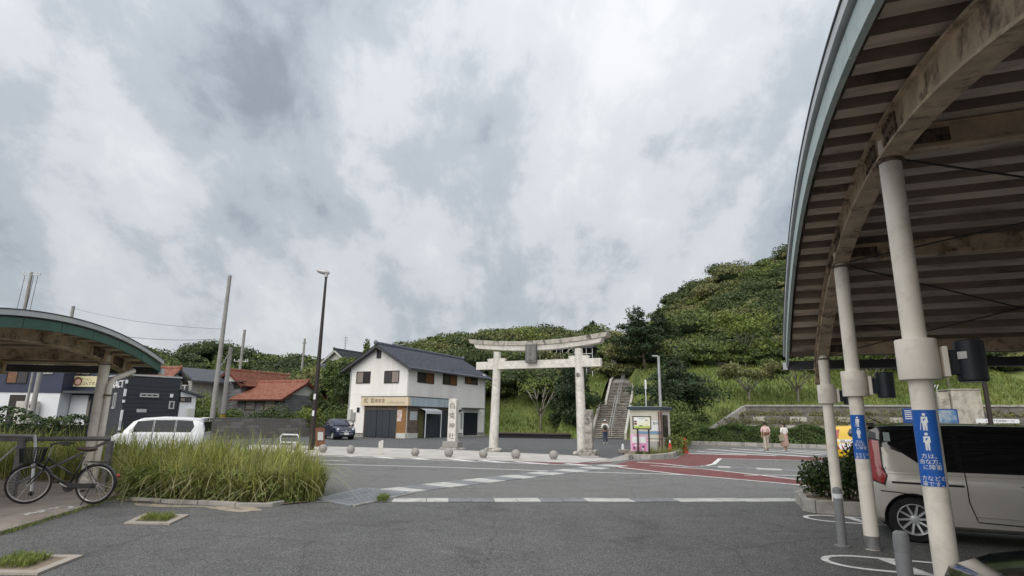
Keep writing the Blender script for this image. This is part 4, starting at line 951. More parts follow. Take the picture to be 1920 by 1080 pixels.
# terrain sheet
xs_ = np.linspace(-40, 150, 96); ys_ = np.concatenate([np.linspace(47, 66, 30), np.linspace(67, 150, 40)])
X_, Y_ = np.meshgrid(xs_, ys_); Z_ = hill(X_, Y_) + 0.25 * np.sin(X_ * 1.1) * np.sin(Y_ * .9) * (Y_ > 62) - .06
k = len(xs_); idx = np.arange(X_.size).reshape(X_.shape)
F_ = np.stack([idx[:-1, :-1], idx[:-1, 1:], idx[1:, 1:], idx[1:, :-1]], -1).reshape(-1, 4)
ter = np_mesh('hillside', np.stack([X_.ravel(), Y_.ravel(), Z_.ravel()], 1), F_, [M_slope, M_hillsoil], smooth=True); ter['kind'] = 'structure'
cy_ = Y_[:-1, :-1].ravel(); cx_ = X_[:-1, :-1].ravel()
ter.data.polygons.foreach_set('material_index', ((cy_ > np.where(cx_ > 13, 62.5, 68)).astype(np.int32)))

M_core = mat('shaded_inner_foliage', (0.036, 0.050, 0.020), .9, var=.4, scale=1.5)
def core_dome(c, r, rng, n=8, m=5):
    V_ = []
    for i in range(m + 1):
        a = PI * i / m
        for k_ in range(n):
            b = 2 * PI * k_ / n; V_.append((math.sin(a) * math.cos(b), math.sin(a) * math.sin(b), math.cos(a)))
    V_ = np.array(V_) * (1 + rng.normal(0, .07, (len(V_), 1))) * np.array(r) + np.array(c)
    Q = [(i * n + k_, (i + 1) * n + k_, (i + 1) * n + (k_ + 1) % n, i * n + (k_ + 1) % n) for i in range(m) for k_ in range(n)]
    return V_, np.array([t_ for q in Q for t_ in ((q[0], q[1], q[2]), (q[0], q[2], q[3]))])
def wood(name, label_kind, pts, hfun, rr, nleaf, lsize, mats, w, seed, low=-.15):
    rng = np.random.default_rng(seed); Vs = []; Fs = []; Ms = []; n0 = 0
    for (x, y, s) in pts:
        z = float(hfun(x, y)); mi = rng.choice(len(mats), p=w)
        # each crown is a handful of lobes, swept up the slope by the sea wind
        for q in range(6):
            r = rr * s * rng.uniform(.32, .74); o = np.array([rng.normal(0, .5), rng.normal(0, .42), rng.normal(-.05, .15)]) * rr * s
            V_, F_ = ellipsoid_leaves((x + o[0], y + o[1], z + rr * s * .55 + o[2]), (r * 1.3, r, r * rng.uniform(.6, .9)), int(nleaf * s * .42 * (r / (rr * s * .55)) ** 1.6), lsize * rng.uniform(.8, 1.2), rng, low=low, shell=.42, jit=.65, aspect=.66, tri=True)
            Vs.append(V_); Fs.append(F_ + n0); n0 += len(V_); Ms.append(np.full(len(F_), mi))
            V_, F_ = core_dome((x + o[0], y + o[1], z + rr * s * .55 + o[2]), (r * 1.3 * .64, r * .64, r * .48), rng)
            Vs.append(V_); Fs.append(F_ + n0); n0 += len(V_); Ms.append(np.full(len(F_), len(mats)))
    o = np_mesh(name, np.concatenate(Vs), np.concatenate(Fs), mats + [M_core]); o.data.polygons.foreach_set('material_index', np.concatenate(Ms).astype(np.int32)); o['kind'] = 'stuff'
    return o
rng = np.random.default_rng(3)
def scatter(x0, x1, y0, y1, d, cond=None, smin=.55, smax=1.45):
    P = []
    y = y0
    while y < y1:
        x = x0 + rng.uniform(0, d)
        while x < x1:
            px, py = x + rng.normal(0, d * .32), y + rng.normal(0, d * .34)
            if cond is None or cond(px, py): P.append((px, py, rng.uniform(smin, smax)))
            x += d * rng.uniform(.8, 1.2)
        y += d * .82
    return P
inview = lambda x, y, m=.06: abs(x / y) < .95
ptsC = scatter(-29, 23, 67.5, 104, 2.65, lambda x, y: not (6.5 < x < 12.5 and y < 74) and inview(x, y))
ptsR = scatter(12.5, 100, 63.5, 104, 2.7, lambda x, y: x / y < (.60 if y > 72 else .95) and not (x < 16 and y < 66) and not (y > 92 and .225 < x / y < .26))
wood('hillside_wood', '', ptsC, hill, 2.4, 900, .31, [ML_dark, ML_mid, ML_olive, ML_lite], (.38, .37, .18, .07), 11)
wood('hillside_wood', '', ptsR, hill, 2.45, 960, .31, [ML_dark, ML_mid, ML_olive, ML_lite], (.34, .34, .24, .08), 12)
# bare wind-bleached stems showing under the canopy
mb = MB(); rs = random.Random(5)
for i in range(120):
    if i < 55: x = rs.uniform(-9, 7); y = rs.uniform(67.5, 71); h = rs.uniform(2.6, 4.4)
    else: x = rs.uniform(29, 48); y = rs.uniform(68, 92); h = rs.uniform(1.8, 3.4)
    z = float(hill(x, y)); lean = rs.uniform(-.2, .9) if i >= 55 else rs.uniform(-.3, .3)
    mb.tube([(x, y, z - .2), (x + lean * .4, y - .1, z + h * .55), (x + lean, y - .2, z + h)], [.085, .06, .03], 5, cap=False)
o = mb.build('wood_stems', M_barkp, fix=False); o['kind'] = 'stuff'
# far range to the left
FAR_PX = [(-500, 640), (-200, 630), (0, 628), (150, 626), (245, 628), (300, 640), (345, 648), (385, 632), (440, 626), (480, 640), (520, 652), (570, 657), (620, 656), (680, 664), (760, 675), (900, 690), (1100, 700)]
_fp = [atY(x, y, 250) for x, y in FAR_PX]; _fx = np.array([p.x for p in _fp]); _fz = np.array([p.z for p in _fp]) - 11.5
def fhill(x, y): return np.interp(x, _fx, _fz) * sst(165, 250, np.asarray(y, float))
X_, Y_ = np.meshgrid(np.linspace(-420, 60, 80), np.linspace(160, 300, 30)); Z_ = fhill(X_, Y_) - .1; idx = np.arange(X_.size).reshape(X_.shape)
F_ = np.stack([idx[:-1, :-1], idx[:-1, 1:], idx[1:, 1:], idx[1:, :-1]], -1).reshape(-1, 4)
o = np_mesh('far_hills', np.stack([X_.ravel(), Y_.ravel(), Z_.ravel()], 1), F_, M_hillsoil, smooth=True); o['kind'] = 'structure'
ptsF = scatter(-215, 10, 196, 256, 7.8, lambda x, y: abs(x / y) < .9)
wood('far_wood', '', ptsF, fhill, 5.6, 440, .88, [ML_far, ML_dark, ML_mid], (.6, .2, .2), 13, low=0.0)

# grass on the bank
def blades(P, h, w, rng, lean=.35, segs=2, droop=.25, dirn=None):
    n = len(P); a = rng.uniform(0, 2 * PI, n); d = np.stack([np.cos(a), np.sin(a), 0 * a], 1)
    if dirn is not None: d = unit(d + np.array(dirn))
    side = np.stack([-d[:, 1], d[:, 0], 0 * a], 1); hh = (h * rng.uniform(.55, 1.25, n))[:, None]; ln = lean * rng.uniform(.2, 1.4, n)[:, None]
    V_ = []
    for k in range(segs + 1):
        t_ = k / segs; c = P + np.array([0, 0, 1]) * hh * (t_ - droop * t_ ** 3 * ln) + d * hh * ln * t_ ** 1.9
        wd = w * (1 - t_) ** .6 * (.6 + .4 * min(1, t_ * 3)) + w * .04
        V_ += [c - side * wd / 2, c + side * wd / 2]
    V_ = np.stack(V_, 1); m = 2 * (segs + 1); base = (np.arange(n) * m)[:, None]
    F_ = np.concatenate([base + np.array([[2 * k, 2 * k + 1, 2 * k + 3, 2 * k + 2]]) for k in range(segs)], 0)
    return V_.reshape(-1, 3), F_
ML_bank = mat('bank_grass_blade', (0.125, 0.175, 0.040), .7, col2=(.24, .265, .075), scale=.3, island=.35, trans=.3, spec=.2)
n = 34000; x = rng.uniform(-9, 52, n); y = rng.uniform(49.5, 69, n); keep = np.where(x > 13, y < 64, (y > 60.5)) & ~((x > 5.5) & (x < 12.8)); x, y = x[keep], y[keep]
P = np.stack([x, y, hill(x, y) - .08], 1)
o = np_mesh('bank_grass', *blades(P, .42, .09, rng, lean=.6), ML_bank); o['kind'] = 'stuff'

# ------------------------------------------------ single trees
def limb(mb, pts, r0, r1, n=7):
    m = len(pts); mb.tube(pts, [r0 + (r1 - r0) * i / (m - 1) for i in range(m)], n, cap=True)
def tree(name, label, base, trunk, lobes, leaf, nleaf, m, bark=M_bark, group=None, aspect=.55, jit=.6, seed=1, low=-.5, shell=.5, cat='tree', r0=.16):
    """trunk: list of polylines (local); lobes: list of (x,y,z,rx,ry,rz)"""
    t = thing(name, label, cat, base, 0, group); rg = np.random.default_rng(seed)
    mb = MB()
    for i, p in enumerate(trunk): limb(mb, p, r0 if i == 0 else r0 * .5, r0 * .45 if i == 0 else r0 * .13)
    mb.build('trunk', bark, t, smooth=True, fix=False)
    lv = Leaves(); tot = sum(l[3] * l[4] for l in lobes)
    for l in lobes: lv.add(*ellipsoid_leaves(l[:3], l[3:6], max(20, int(nleaf * l[3] * l[4] / tot)), leaf, rg, low=low, shell=shell, jit=jit, aspect=aspect))
    lv.build('crown', m, t); return t
def pine(name, label, base, h, wid, seed, lean=0.0, nleaf=6000, pads=16, group=None, zlow=.32, leaf=.5):
    rs = random.Random(seed); tr = [[(0, 0, -.2), (lean * .2, 0, h * .3), (lean * .6, .1, h * .6), (lean, 0, h * .92)]]; lobes = []
    for i in range(pads):
        f = zlow + (1 - zlow) * (i / (pads - 1)) ** .9; g_ = (f - zlow) / (1 - zlow); rr = wid * (.62 + .5 * math.sin(PI * min(1, g_ * 1.05 + .12)) ** .8 - .42 * g_ ** 3) * rs.uniform(.6, 1.05); a = i * 2.4 + rs.uniform(-.4, .4)
        cx, cy, cz = lean * f + math.cos(a) * rr * .62, math.sin(a) * rr * .62, h * f
        lobes.append((cx, cy, cz, rr * rs.uniform(.42, .66), rr * .52, h * rs.uniform(.06, .11))); lobes.append((cx * .5, cy * .5, cz + rs.uniform(-.2, .4), rr * .42, rr * .42, h * .07)); tr.append([(lean * f * .9, 0, h * (f - .06)), (cx * .6 + lean * f * .4, cy * .6, cz - .15), (cx, cy, cz - .05)])
    return tree(name, label, base, tr, lobes, leaf, nleaf, ML_pine, seed=seed, aspect=.22, jit=.8, low=-.9, shell=.9, group=group, r0=.17)
def gpt(px, py, Y): 
    p = atY(px, py, Y); return (p.x, p.y, float(hill(p.x, p.y)))
pine('pine_tree', 'big dark spreading pine right of the ticket hut', gpt(1283, 780, 47.2), 6.6, 3.6, 21, -.9, 9000, 22, zlow=.28, leaf=.42)
pine('pine_tree', 'dark pine immediately left of the stone stairway', gpt(1078, 780, 58), 8.6, 2.2, 22, .2, 7000, 18, zlow=.12)
pine('pine_tree', 'pine reaching its branch over the upper stairway', gpt(1213, 760, 62), 6.2, 3.0, 23, -1.2, 6000, 16, zlow=.2)
pine('pine_tree', 'dark rounded pine on the slope above the ticket hut', gpt(1238, 700, 66), 6.4, 2.4, 24, .1, 6000, 16, zlow=.15)
pine('pine_tree', 'umbrella-topped pine standing on the ridge above the torii', gpt(1111, 612, 99), 5.2, 2.2, 25, 0, 2600, 9, zlow=.55, leaf=.6)
pine('pine_tree', 'pine behind the right torii pillar, below the terrace shed', gpt(1060, 770, 61), 7.4, 2.0, 26, .2, 5000, 16, zlow=.1)
def decid(name, label, base, h, spread, seed, m, nleaf=1800, leaf=.28, bark=M_barkp, flat=.28, group=None):
    rs = random.Random(seed); tr = [[(0, 0, -.2), (.05, 0, h * .22), (.02, 0, h * .42)]]; lobes = []
    for i in range(9):
        a = i * 2 * PI / 9 + rs.uniform(-.3, .3); rr = spread * rs.uniform(.45, 1.0); zz = h * rs.uniform(.72, 1.0)
        p = (math.cos(a) * rr, math.sin(a) * rr * .8, zz)
        tr.append([(0, 0, h * (.18 + .02 * i)), (p[0] * .45, p[1] * .45, h * .42 + .18 * zz), (p[0], p[1], zz)])
        tr.append([(p[0] * .45, p[1] * .45, h * .42 + .18 * zz), (p[0] * .6 + rs.uniform(-.5, .5), p[1] * .7, zz * .85)])
        lobes.append((p[0], p[1], zz, spread * rs.uniform(.28, .48), spread * .38, h * flat * rs.uniform(.4, .8)))
    return tree(name, label, base, tr, lobes, leaf, nleaf, m, bark=bark, seed=seed, low=-.7, shell=.8, r0=.11, group=group)
decid('maple_tree', 'pale-stemmed low spreading tree above the left end of the terraces', gpt(1405, 757, 52.5), 3.0, 2.7, 31, ML_olive, 2600)
decid('maple_tree', 'pale-stemmed spreading tree next to the farthest shelter post', gpt(1497, 757, 52.5), 3.6, 2.9, 32, ML_mid, 2600)
decid('maple_tree', 'larger branching tree with yellow-green leaves beside the upright stone monument', gpt(1398, 690, 63), 5.4, 3.1, 33, ML_lite, 3200)
decid('maple_tree', 'thin bare-branched tree on the bank inside the torii opening', gpt(1013, 779, 61.5), 5.2, 2.6, 34, ML_lite, 500, .24)
decid('maple_tree', 'green spreading tree on the bank between the two middle shelter posts', gpt(1640, 745, 55), 4.2, 3.4, 35, ML_mid, 3000)
decid('maple_tree', 'green leaning tree on the bank right of the nearest shelter post', gpt(1780, 735, 57), 5.4, 3.6, 36, ML_mid, 3600)
def conif(name, label, base, h, r, seed, m=ML_dark, nleaf=5000, leaf=.34):
    rs = random.Random(seed); lobes = []
    for i in range(26):
        f = rs.random() ** .8; a = rs.uniform(0, 2 * PI); rr = r * (1.02 - .9 * f) * rs.uniform(.3, .85); lobes.append((math.cos(a) * rr, math.sin(a) * rr, h * (.12 + .86 * f), r * .42 * (1.1 - .7 * f), r * .42 * (1.1 - .7 * f), h * .09))
    return tree(name, label, base, [[(0, 0, -.2), (0, 0, h * .5), (0, 0, h * .95)]], lobes, leaf, nleaf, m, seed=seed, aspect=.4, jit=.8, low=-.8, shell=.7)
conif('conifer_tree', 'dense dark conifer against the left side of the white shop house', (*atY(640, 780, 59).xy, 0), 7.0, 2.2, 41)
conif('conifer_tree', 'mid green bushy tree left of the dark conifer, behind the street lamp', (*atY(612, 780, 62).xy, 0), 7.2, 2.2, 42, ML_mid)
conif('conifer_tree', 'tall pointed conifer peeping over the left roof verge of the white shop house', (*atY(679, 780, 68).xy, 0), 10.2, 1.9, 43, ML_mid)
conif('conifer_tree', 'low dark tree between the timber house and the street lamp', (*atY(592, 780, 57).xy, 0), 4.2, 1.9, 44, ML_dark)
def bush(name, label, base, r, seed, m, nleaf, leaf, lobes=7, group=None, cat='shrub', aspect=.55):
    rs = random.Random(seed); L_ = [(0, 0, r[2] * .55, r[0] * .7, r[1] * .7, r[2] * .5)]; tr = [[(0, 0, -.05), (0, 0, r[2] * .6)]]
    for i in range(lobes):
        a = i * 2 * PI / lobes + rs.uniform(-.3, .3); q = (math.cos(a) * r[0] * .5, math.sin(a) * r[1] * .5, r[2] * rs.uniform(.35, .72)); L_.append((*q, r[0] * .5, r[1] * .5, r[2] * .36)); tr.append([(0, 0, .05), (q[0] * .5, q[1] * .5, q[2] * .7), q])
    return tree(name, label, base, tr, L_, leaf, nleaf, m, seed=seed, cat=cat, group=group, aspect=aspect, low=-.8, shell=.45, jit=.7, r0=.04)
bush('round_bush', 'bright green round bush between the white lean-to and the utility poles', (*atY(378, 790, 47).xy, 0), (1.2, 1.1, 2.3), 51, ML_mid, 2600, .2)
bush('round_bush', 'yellow-green bush behind the lean-to, higher than its neighbour', (*atY(374, 790, 54).xy, 0), (1.6, 1.3, 3.7), 52, ML_lite, 2600, .24)
bush('round_bush', 'leafy shrub crowding the right side of the ticket hut', (*G(1272, 840).xy, 0), (1.5, 1.2, 2.2), 53, ML_mid, 3000, .17)
bush('round_bush', 'pale green weed clump by the red cones', (*G(1265, 850).xy, 0), (.9, .6, .9), 54, ML_lite, 1200, .12)
bush('round_bush', 'mid green climbing shrub behind the ticket hut', (*atY(1262, 800, 42).xy, 0), (1.6, 1.2, 3.0), 55, ML_mid, 3000, .2)
# shrubs behind the block wall
for i, (px, w_, h_, m, lb) in enumerate(((432, 1.2, 1.6, ML_mid, 'green shrub behind the block wall by the striped pole'), (488, 1.5, 1.5, ML_dark, 'dark leafy shrub under the left window of the timber house'), (523, 1.7, 1.9, ML_dark, 'dark leafy shrub at the corner of the timber house'), (556, 1.4, 1.4, ML_mid, 'weedy shrub behind the block wall in the middle'), (580, 1.3, 1.7, ML_lite, 'light green shrub behind the block wall near the lamp pole'), (625, 1.6, 1.9, ML_mid, 'shrub behind the roof of the small dark blue car'))):
    bush('garden_shrub', lb, (*atY(px, 790, 51.5 if px < 600 else 55).xy, 0), (w_, 1.0, h_ + .6), 60 + i, m, 1500, .2, cat='shrub')
# clipped hedge along the far kerb
def hedge(name, label, a, b, w_, h_, seed, m, n, leaf, group=None):
    a = Vector(a); b = Vector(b); L_ = (b - a).length; rz = math.atan2((b - a).y, (b - a).x); t = thing(name, label, 'hedge', (a.x, a.y, 0), rz, group); rg = np.random.default_rng(seed)
    P = np.stack([rg.uniform(0, L_, n), rg.uniform(-w_ / 2, w_ / 2, n), rg.uniform(.1, h_, n)], 1); f = rg.random(n); N_ = rg.normal(0, .2, (n, 3))
    wob = .12 * np.sin(P[:, 0] * 2.1 + seed) + .10 * np.sin(P[:, 0] * .8 + 2 * seed); hh = h_ * (1 + wob)
    top = f < .38; fro = (f >= .38) & (f < .82); bk = f >= .82
    P[top, 2] = hh[top] - rg.random(top.sum()) * .12 - .25 * (np.abs(P[top, 1]) / (w_ / 2)) ** 3; N_[top, 2] += 1
    P[fro, 1] = -w_ / 2 * (1 - .25 * (P[fro, 2] / h_) ** 3) + rg.random(fro.sum()) * .15 + .1 * np.sin(P[fro, 0] * 3 + P[fro, 2] * 4); N_[fro, 1] -= 1; N_[fro, 2] += .4
    P[bk, 1] = w_ / 2 - rg.random(bk.sum()) * .15; N_[bk, 1] += 1
    P[:, 2] = np.minimum(P[:, 2], hh)
    V_, F_ = leaf_quads(P, N_, leaf, rg, .55, .6); np_mesh('foliage', V_, F_, m, t)
    MB().box2((.1, -w_ * .36, .0), (L_ - .1, w_ * .36, h_ * .8)).build('shadow_core', mat('hedge_shadow_core', (.012, .016, .008), .95, var=.3, scale=3), t)  # dark filler box, shade between the leaves put into its colour
    return t
hk0, hk1 = G(1296, 833.5).xy, G(1560, 842).xy
hd = (hk1 - hk0).normalized(); hn = Vector((-hd.y, hd.x))
q = [hk0 + hn * .75, hk0 + hn * .75 + hd * 5.2, hk0 + hn * .75 + hd * 5.4, hk0 + hn * .75 + hd * 16]
hedge('clipped_hedge', 'clipped hedge behind the crossing, nearer the red cones', q[0], q[1], 1.1, 1.45, 71, ML_hedge, 9000, .14)
hedge('clipped_hedge', 'clipped hedge behind the two standing people', q[2], q[3], 1.1, 1.3, 72, ML_hedge, 15000, .14)
hedge('clipped_hedge', 'dark leafy hedge behind the tall grass, in front of the navy restaurant', Vector((-26, 22.5)), Vector((-15.2, 21.2)), 1.2, 1.5, 73, ML_gloss, 7000, .13)

# ------------------------------------------------ tall roadside grass, left foreground
ML_gr = mat('tall_grass_blade', (0.185, 0.23, 0.045), .6, col2=(.42, .41, .13), scale=1.4, island=.5, trans=.4, spec=.3)
ML_dry = mat('dry_grass_blade', (0.36, 0.32, 0.16), .7, col2=(.52, .48, .30), scale=2, island=.3, trans=.3, spec=.2)
rg = np.random.default_rng(91)
def inpoly(x, y, pts):
    r = np.zeros(len(x), bool); j = len(pts) - 1
    for i in range(len(pts)):
        xi, yi = pts[i]; xj, yj = pts[j]; c = ((yi > y) != (yj > y)) & (x < (xj - xi) * (y - yi) / (yj - yi + 1e-9) + xi); r ^= c; j = i
    return r
def patch(n, pts):
    xs = [p[0] for p in pts]; ys = [p[1] for p in pts]; x = rg.uniform(min(xs), max(xs), n * 3); y = rg.uniform(min(ys), max(ys), n * 3); k_ = inpoly(x, y, pts); return np.stack([x[k_][:n], y[k_][:n], 0 * x[k_][:n] + .02], 1)
bedF = [(-7.4, 11.9), (-6.6, 11.65), (-4.4, 11.5), (-4.15, 12.0), (-4.2, 13.3), (-5, 14.3), (-9.2, 14.7), (-8.3, 12.9)]
bedB = [(-9.0, 14.6), (-5, 14.3), (-5.5, 16.0), (-10, 17.0), (-22, 17.8), (-22, 15.2)]
gA = Leaves()
P = patch(7000, bedF); cl = 1 + .25 * np.sin(P[:, 0] * 3.1 + 1) * np.sin(P[:, 1] * 2.7) - .22 * np.exp(-((P[:, 0] + 5.35) / .35) ** 2); gA.add(*blades(P, 1.14 * cl, .020, rg, lean=.75, segs=5, droop=.75, dirn=(.25, -.15, 0)))
P = patch(7000, bedB); gA.add(*blades(P, 1.3, .026, rg, lean=.7, segs=4, droop=.7))
P = patch(1300, [(-4.3, 11.6), (-3.75, 11.8), (-3.85, 12.8), (-4.3, 13.2)]); gA.add(*blades(P, .75, .016, rg, lean=.5, segs=3, droop=.5))
o = gA.build('tall_grass', ML_gr); o['kind'] = 'stuff'
gB = Leaves()
P = patch(1500, bedF); gB.add(*blades(P, 1.1, .015, rg, lean=1.1, segs=5, droop=.8, dirn=(.2, -.5, 0))); P = patch(1200, bedB); gB.add(*blades(P, 1.15, .014, rg, lean=.8, segs=4, droop=.8))
o = gB.build('dry_grass', ML_dry); o['kind'] = 'stuff'
gC_ = Leaves()
P = patch(3600, [(-7.7, 11.95), (-7.3, 11.58), (-4.4, 11.38), (-3.9, 11.6), (-4.2, 12.2), (-7.2, 12.4)]); P[:, 2] += rg.uniform(0, .68, len(P)) ** 1.5
V_, F_ = leaf_quads(P, np.tile([0, -.5, 1.0], (len(P), 1)), .082, rg, .6, .7); gC_.add(V_, F_)
o = gC_.build('ground_weeds', ML_mid); o['kind'] = 'stuff'
def tuft(I, n, h_, seed, nm='weed_tuft'):
    P = patch(n, [tuple(p) for p in I]); V_, F_ = blades(P, h_, .012, rg, lean=.9, segs=2); o = np_mesh(nm, V_, F_, ML_bank); o['kind'] = 'stuff'
cI = sum(pitA, Vector((0, 0))) / 4; tuft([cI + (p - cI) * .85 for p in pitA], 500, .09, 1)
cI = sum(pitB, Vector((0, 0))) / 4; tuft([cI + (p - cI) * .8 + Vector((-.12, .05)) for p in pitB], 700, .09, 1)
tuft([Vector(g2(x, y)) for x, y in ((705, 941), (716, 934), (731, 935), (722, 943))], 260, .13, 1)
ed = [Vector(g2(x, y)) for x, y in ((0, 1003), (60, 985), (150, 957), (225, 932))]
P = np.array([[*(ed[i].lerp(ed[i + 1], rg.random()) + Vector((rg.normal(0, .05), rg.normal(0, .05)))), .01] for i in rg.integers(0, 3, 900)]); V_, F_ = blades(P, .06, .010, rg, lean=.9); o = np_mesh('joint_weeds', V_, F_, ML_bank); o['kind'] = 'stuff'

# ================================================================== shrine approach and street furniture
M_granite = mat('pale_lichened_granite', (0.60, 0.575, 0.53), 0.85, var=0.12, scale=5, stain=(0.36, 0.34, 0.31), sscale=2.6, samt=0.6, bump=0.4, bscale=30, detail=9)
M_granitek = mat('black_streaked_granite', (0.46, 0.43, 0.38), 0.88, var=0.14, scale=5, stain=(0.05, 0.048, 0.045), sscale=2.4, samt=0.95, bump=0.5, bscale=26, detail=9, stretch=(1.6, 1.6, .7))
M_mottle = mat('mottled_dark_stone', (0.30, 0.28, 0.25), 0.9, var=0.3, scale=4, stain=(0.03, 0.03, 0.027), sscale=3.2, samt=1.0, bump=.6, bscale=18)
M_ballst = mat('grey_granite_ball', (0.30, 0.285, 0.265), 0.8, var=0.16, scale=7, stain=(0.15, 0.14, 0.13), sscale=7, samt=.6, bump=.3, bscale=50)
M_plaq = mat('grey_bronze_plaque', (0.13, 0.13, 0.125), 0.6, var=.15, scale=4)
# ---- torii
tL, tR = G(925, 847), G(1092, 854); tm = (tL + tR) / 2; tang = math.atan2(tR.y - tL.y, tR.x - tL.x); hs = (tR - tL).length / 2
TO = thing('torii_gate', 'large pale stone torii gate standing at the shrine entrance', 'torii', (tm.x, tm.y, 0), tang); ft = Frame(TO)
zk = lambda px, py: ft.onB(px, py)[1]
zl0, zl1 = zk(1010, 657.5), zk(1010, 640); zn0, zn1 = zk(1010, 690.5), zk(1010, 675.5)
for sg in (-1, 1):
    x0 = sg * hs; x1 = sg * (hs - .13)
    n = 7; mb = MB(); path = [(x0 + (x1 - x0) * i / n, 0, .14 + (zl0 - .14 + .02) * i / n) for i in range(n + 1)]
    mb.tube(path, [.238 - .04 * i / n for i in range(n + 1)], 22); c = mb.build('column', M_granite, TO, auto=True)
    MB().lathe([(.40, 0), (.47, .05), (.46, .12), (.40, .18), (.30, .20)], 22, (x0, 0, 0)).build('base_stone', M_granitek, TO, smooth=True)
    for s2 in (-1, 1):
        xc = x0 + (x1 - x0) * .8 + s2 * .34
        MB().prism([(xc - .20 * s2, zn1 + .003), (xc + .16 * s2, zn1 + .003), (xc + .20 * s2, zn1 + .15), (xc - .20 * s2, zn1 + .17)], 'y', -.09, .09).build('wedge', M_granite, TO, bevel=.008)
nx0, nx1 = ft.onB(895, 683)[0], ft.onB(1127.5, 683)[0]
box2('tie_beam', (nx0, -.13, zn0), (nx1, .13, zn1), M_granite, TO, bevel=.012)
kx0, kx1 = ft.onB(885, 640)[0], ft.onB(1141, 632)[0]
cxk = (kx0 + kx1) / 2; hk = (kx1 - kx0) / 2
def curve(t): return .25 * abs(t) ** 2.0
def beam(name, m, w, za, zb, ext, slant, segs=28):
    mb = MB(); V_ = []
    for i in range(segs + 1):
        t_ = -1 + 2 * i / segs; x = cxk + t_ * (hk - ext); zc = curve(t_)
        for (yy, zz) in ((-w, za), (w, za), (w * 1.12, zb), (-w * 1.12, zb)):
            V_.append((x + (slant * (zz - za) * t_ if abs(t_) == 1 else 0), yy, zz + zc))
    F_ = [(i * 4 + k_, i * 4 + (k_ + 1) % 4, (i + 1) * 4 + (k_ + 1) % 4, (i + 1) * 4 + k_) for i in range(segs) for k_ in range(4)] + [(0, 1, 2, 3), (segs * 4 + 3, segs * 4 + 2, segs * 4 + 1, segs * 4)]
    mb.add(V_, F_); return mb.build(name, m, TO, bevel=.012)
zm = zl0 + (zl1 - zl0) * .54
beam('lintel', M_granite, .22, zl0 + .004, zm, .36, .5); beam('top_lintel', M_granitek, .30, zm + .004, zl1, .06, .5)
px0, px1 = ft.onB(991, 660)[0], ft.onB(1011, 660)[0]
pz1 = zk(1000, 647); pz0 = zk(1002, 681)
tb = box2('name_tablet', (px0, -.42, pz0), (px1, -.24, pz1), M_plaq, TO, bevel=.02); 
box2('tablet_panel', (px0 + .1, -.435, pz0 + .12), (px1 - .1, -.421, pz1 - .12), mat('tablet_panel_grey', (.17, .17, .165), .6, var=.1), tb)
for k_, ch in enumerate('白兎社'): text('inscription', ch, .22, mat('worn_inscription', (.07, .068, .06), .8, var=0), tb, ((px0 + px1) / 2, -.437, pz1 - .28 - k_ * .26))
text('inscription', '奉', .26, mat('worn_inscription', (.07, .068, .06), .8), TO, (hs - .10, -.232, zn0 - .42))

# ---- inscribed stele
sb = G(848, 843.5); ST = thing('shrine_name_stele', 'square stone stele inscribed with the shrine name left of the torii', 'stele', (sb.x, sb.y, 0), rad(-14)); fs = Frame(ST)
sw = .228; zt = hz(848, 747, sb)
MB().lathe([(.70, 0), (.72, .06), (.62, .14)], 14, (0, 0, 0)).build('rubble_base', M_mottle, ST)
box2('plinth', (-.42, -.42, .14), (.42, .42, .44), M_ballst, ST, bevel=.015)
MB().prism([(-sw, .441), (sw, .441), (sw * .96, zt - .05), (0, zt), (-sw * .96, zt - .05)], 'y', -sw, sw).build('shaft', M_granite, ST, bevel=.012)
for k_, ch in enumerate('白兎神社'): text('inscription', ch, .34, mat('inscription_dark', (.10, .095, .085), .8, var=0), ST, (0, -sw - .006, zt - .42 - k_ * .52))
# ---- stone balls and the short stub post
for i, (x, y) in enumerate(((553, 846), (605, 850), (657, 852), (778, 857), (841, 858.5), (906, 860.5), (967, 862), (1038, 863))):
    p = G(x, y); r = .185 * random.uniform(.95, 1.05)
    lb = ['half hidden behind the grass tips', 'just right of the dark lamp pole', 'left of the stub post, in front of the small car', 'right of the stub post', 'in front of the stele', 'in front of the left torii pillar', 'in the middle of the torii opening', 'nearest the right torii pillar'][i]
    t = thing('stone_ball', 'round granite ball bollard ' + lb, 'bollard', (p.x, p.y, .02), random.uniform(0, 6), 'granite balls along the sidewalk')
    MB().ball((0, 0, r * .93 + .02), r, 24, 16).build('ball', M_ballst, t, smooth=True)
    MB().lathe([(r * .62, 0), (r * .62, .05)], 18).build('seat_ring', M_conc, t)
p = G(713, 853); t = thing('stub_post', 'short square granite post with slanted top among the stone balls', 'post', (p.x, p.y, .02), rad(12))
MB().prism([(-.1, 0), (.1, 0), (.1, .62), (-.1, .54)], 'y', -.1, .1).build('shaft', M_granite, t, bevel=.012); box2('footing', (-.13, -.13, -.02), (.13, .13, .02), M_conc, t)
# white looped rail half hidden in the grass
p = G(541, 843); t = thing('looped_rail', 'small white looped pipe rail rising behind the grass tips', 'rail', (p.x, p.y, 0), rad(-12))
MB().tube([(-.5, 0, 0), (-.5, 0, .62), (-.42, 0, .72), (.42, 0, .72), (.5, 0, .62), (.5, 0, 0)], .035, 8).build('rail', M_whr, t, auto=True)
MB().tube([(-.5, 0, .35), (.5, 0, .35)], .025, 8).build('mid_bar', M_whr, t)
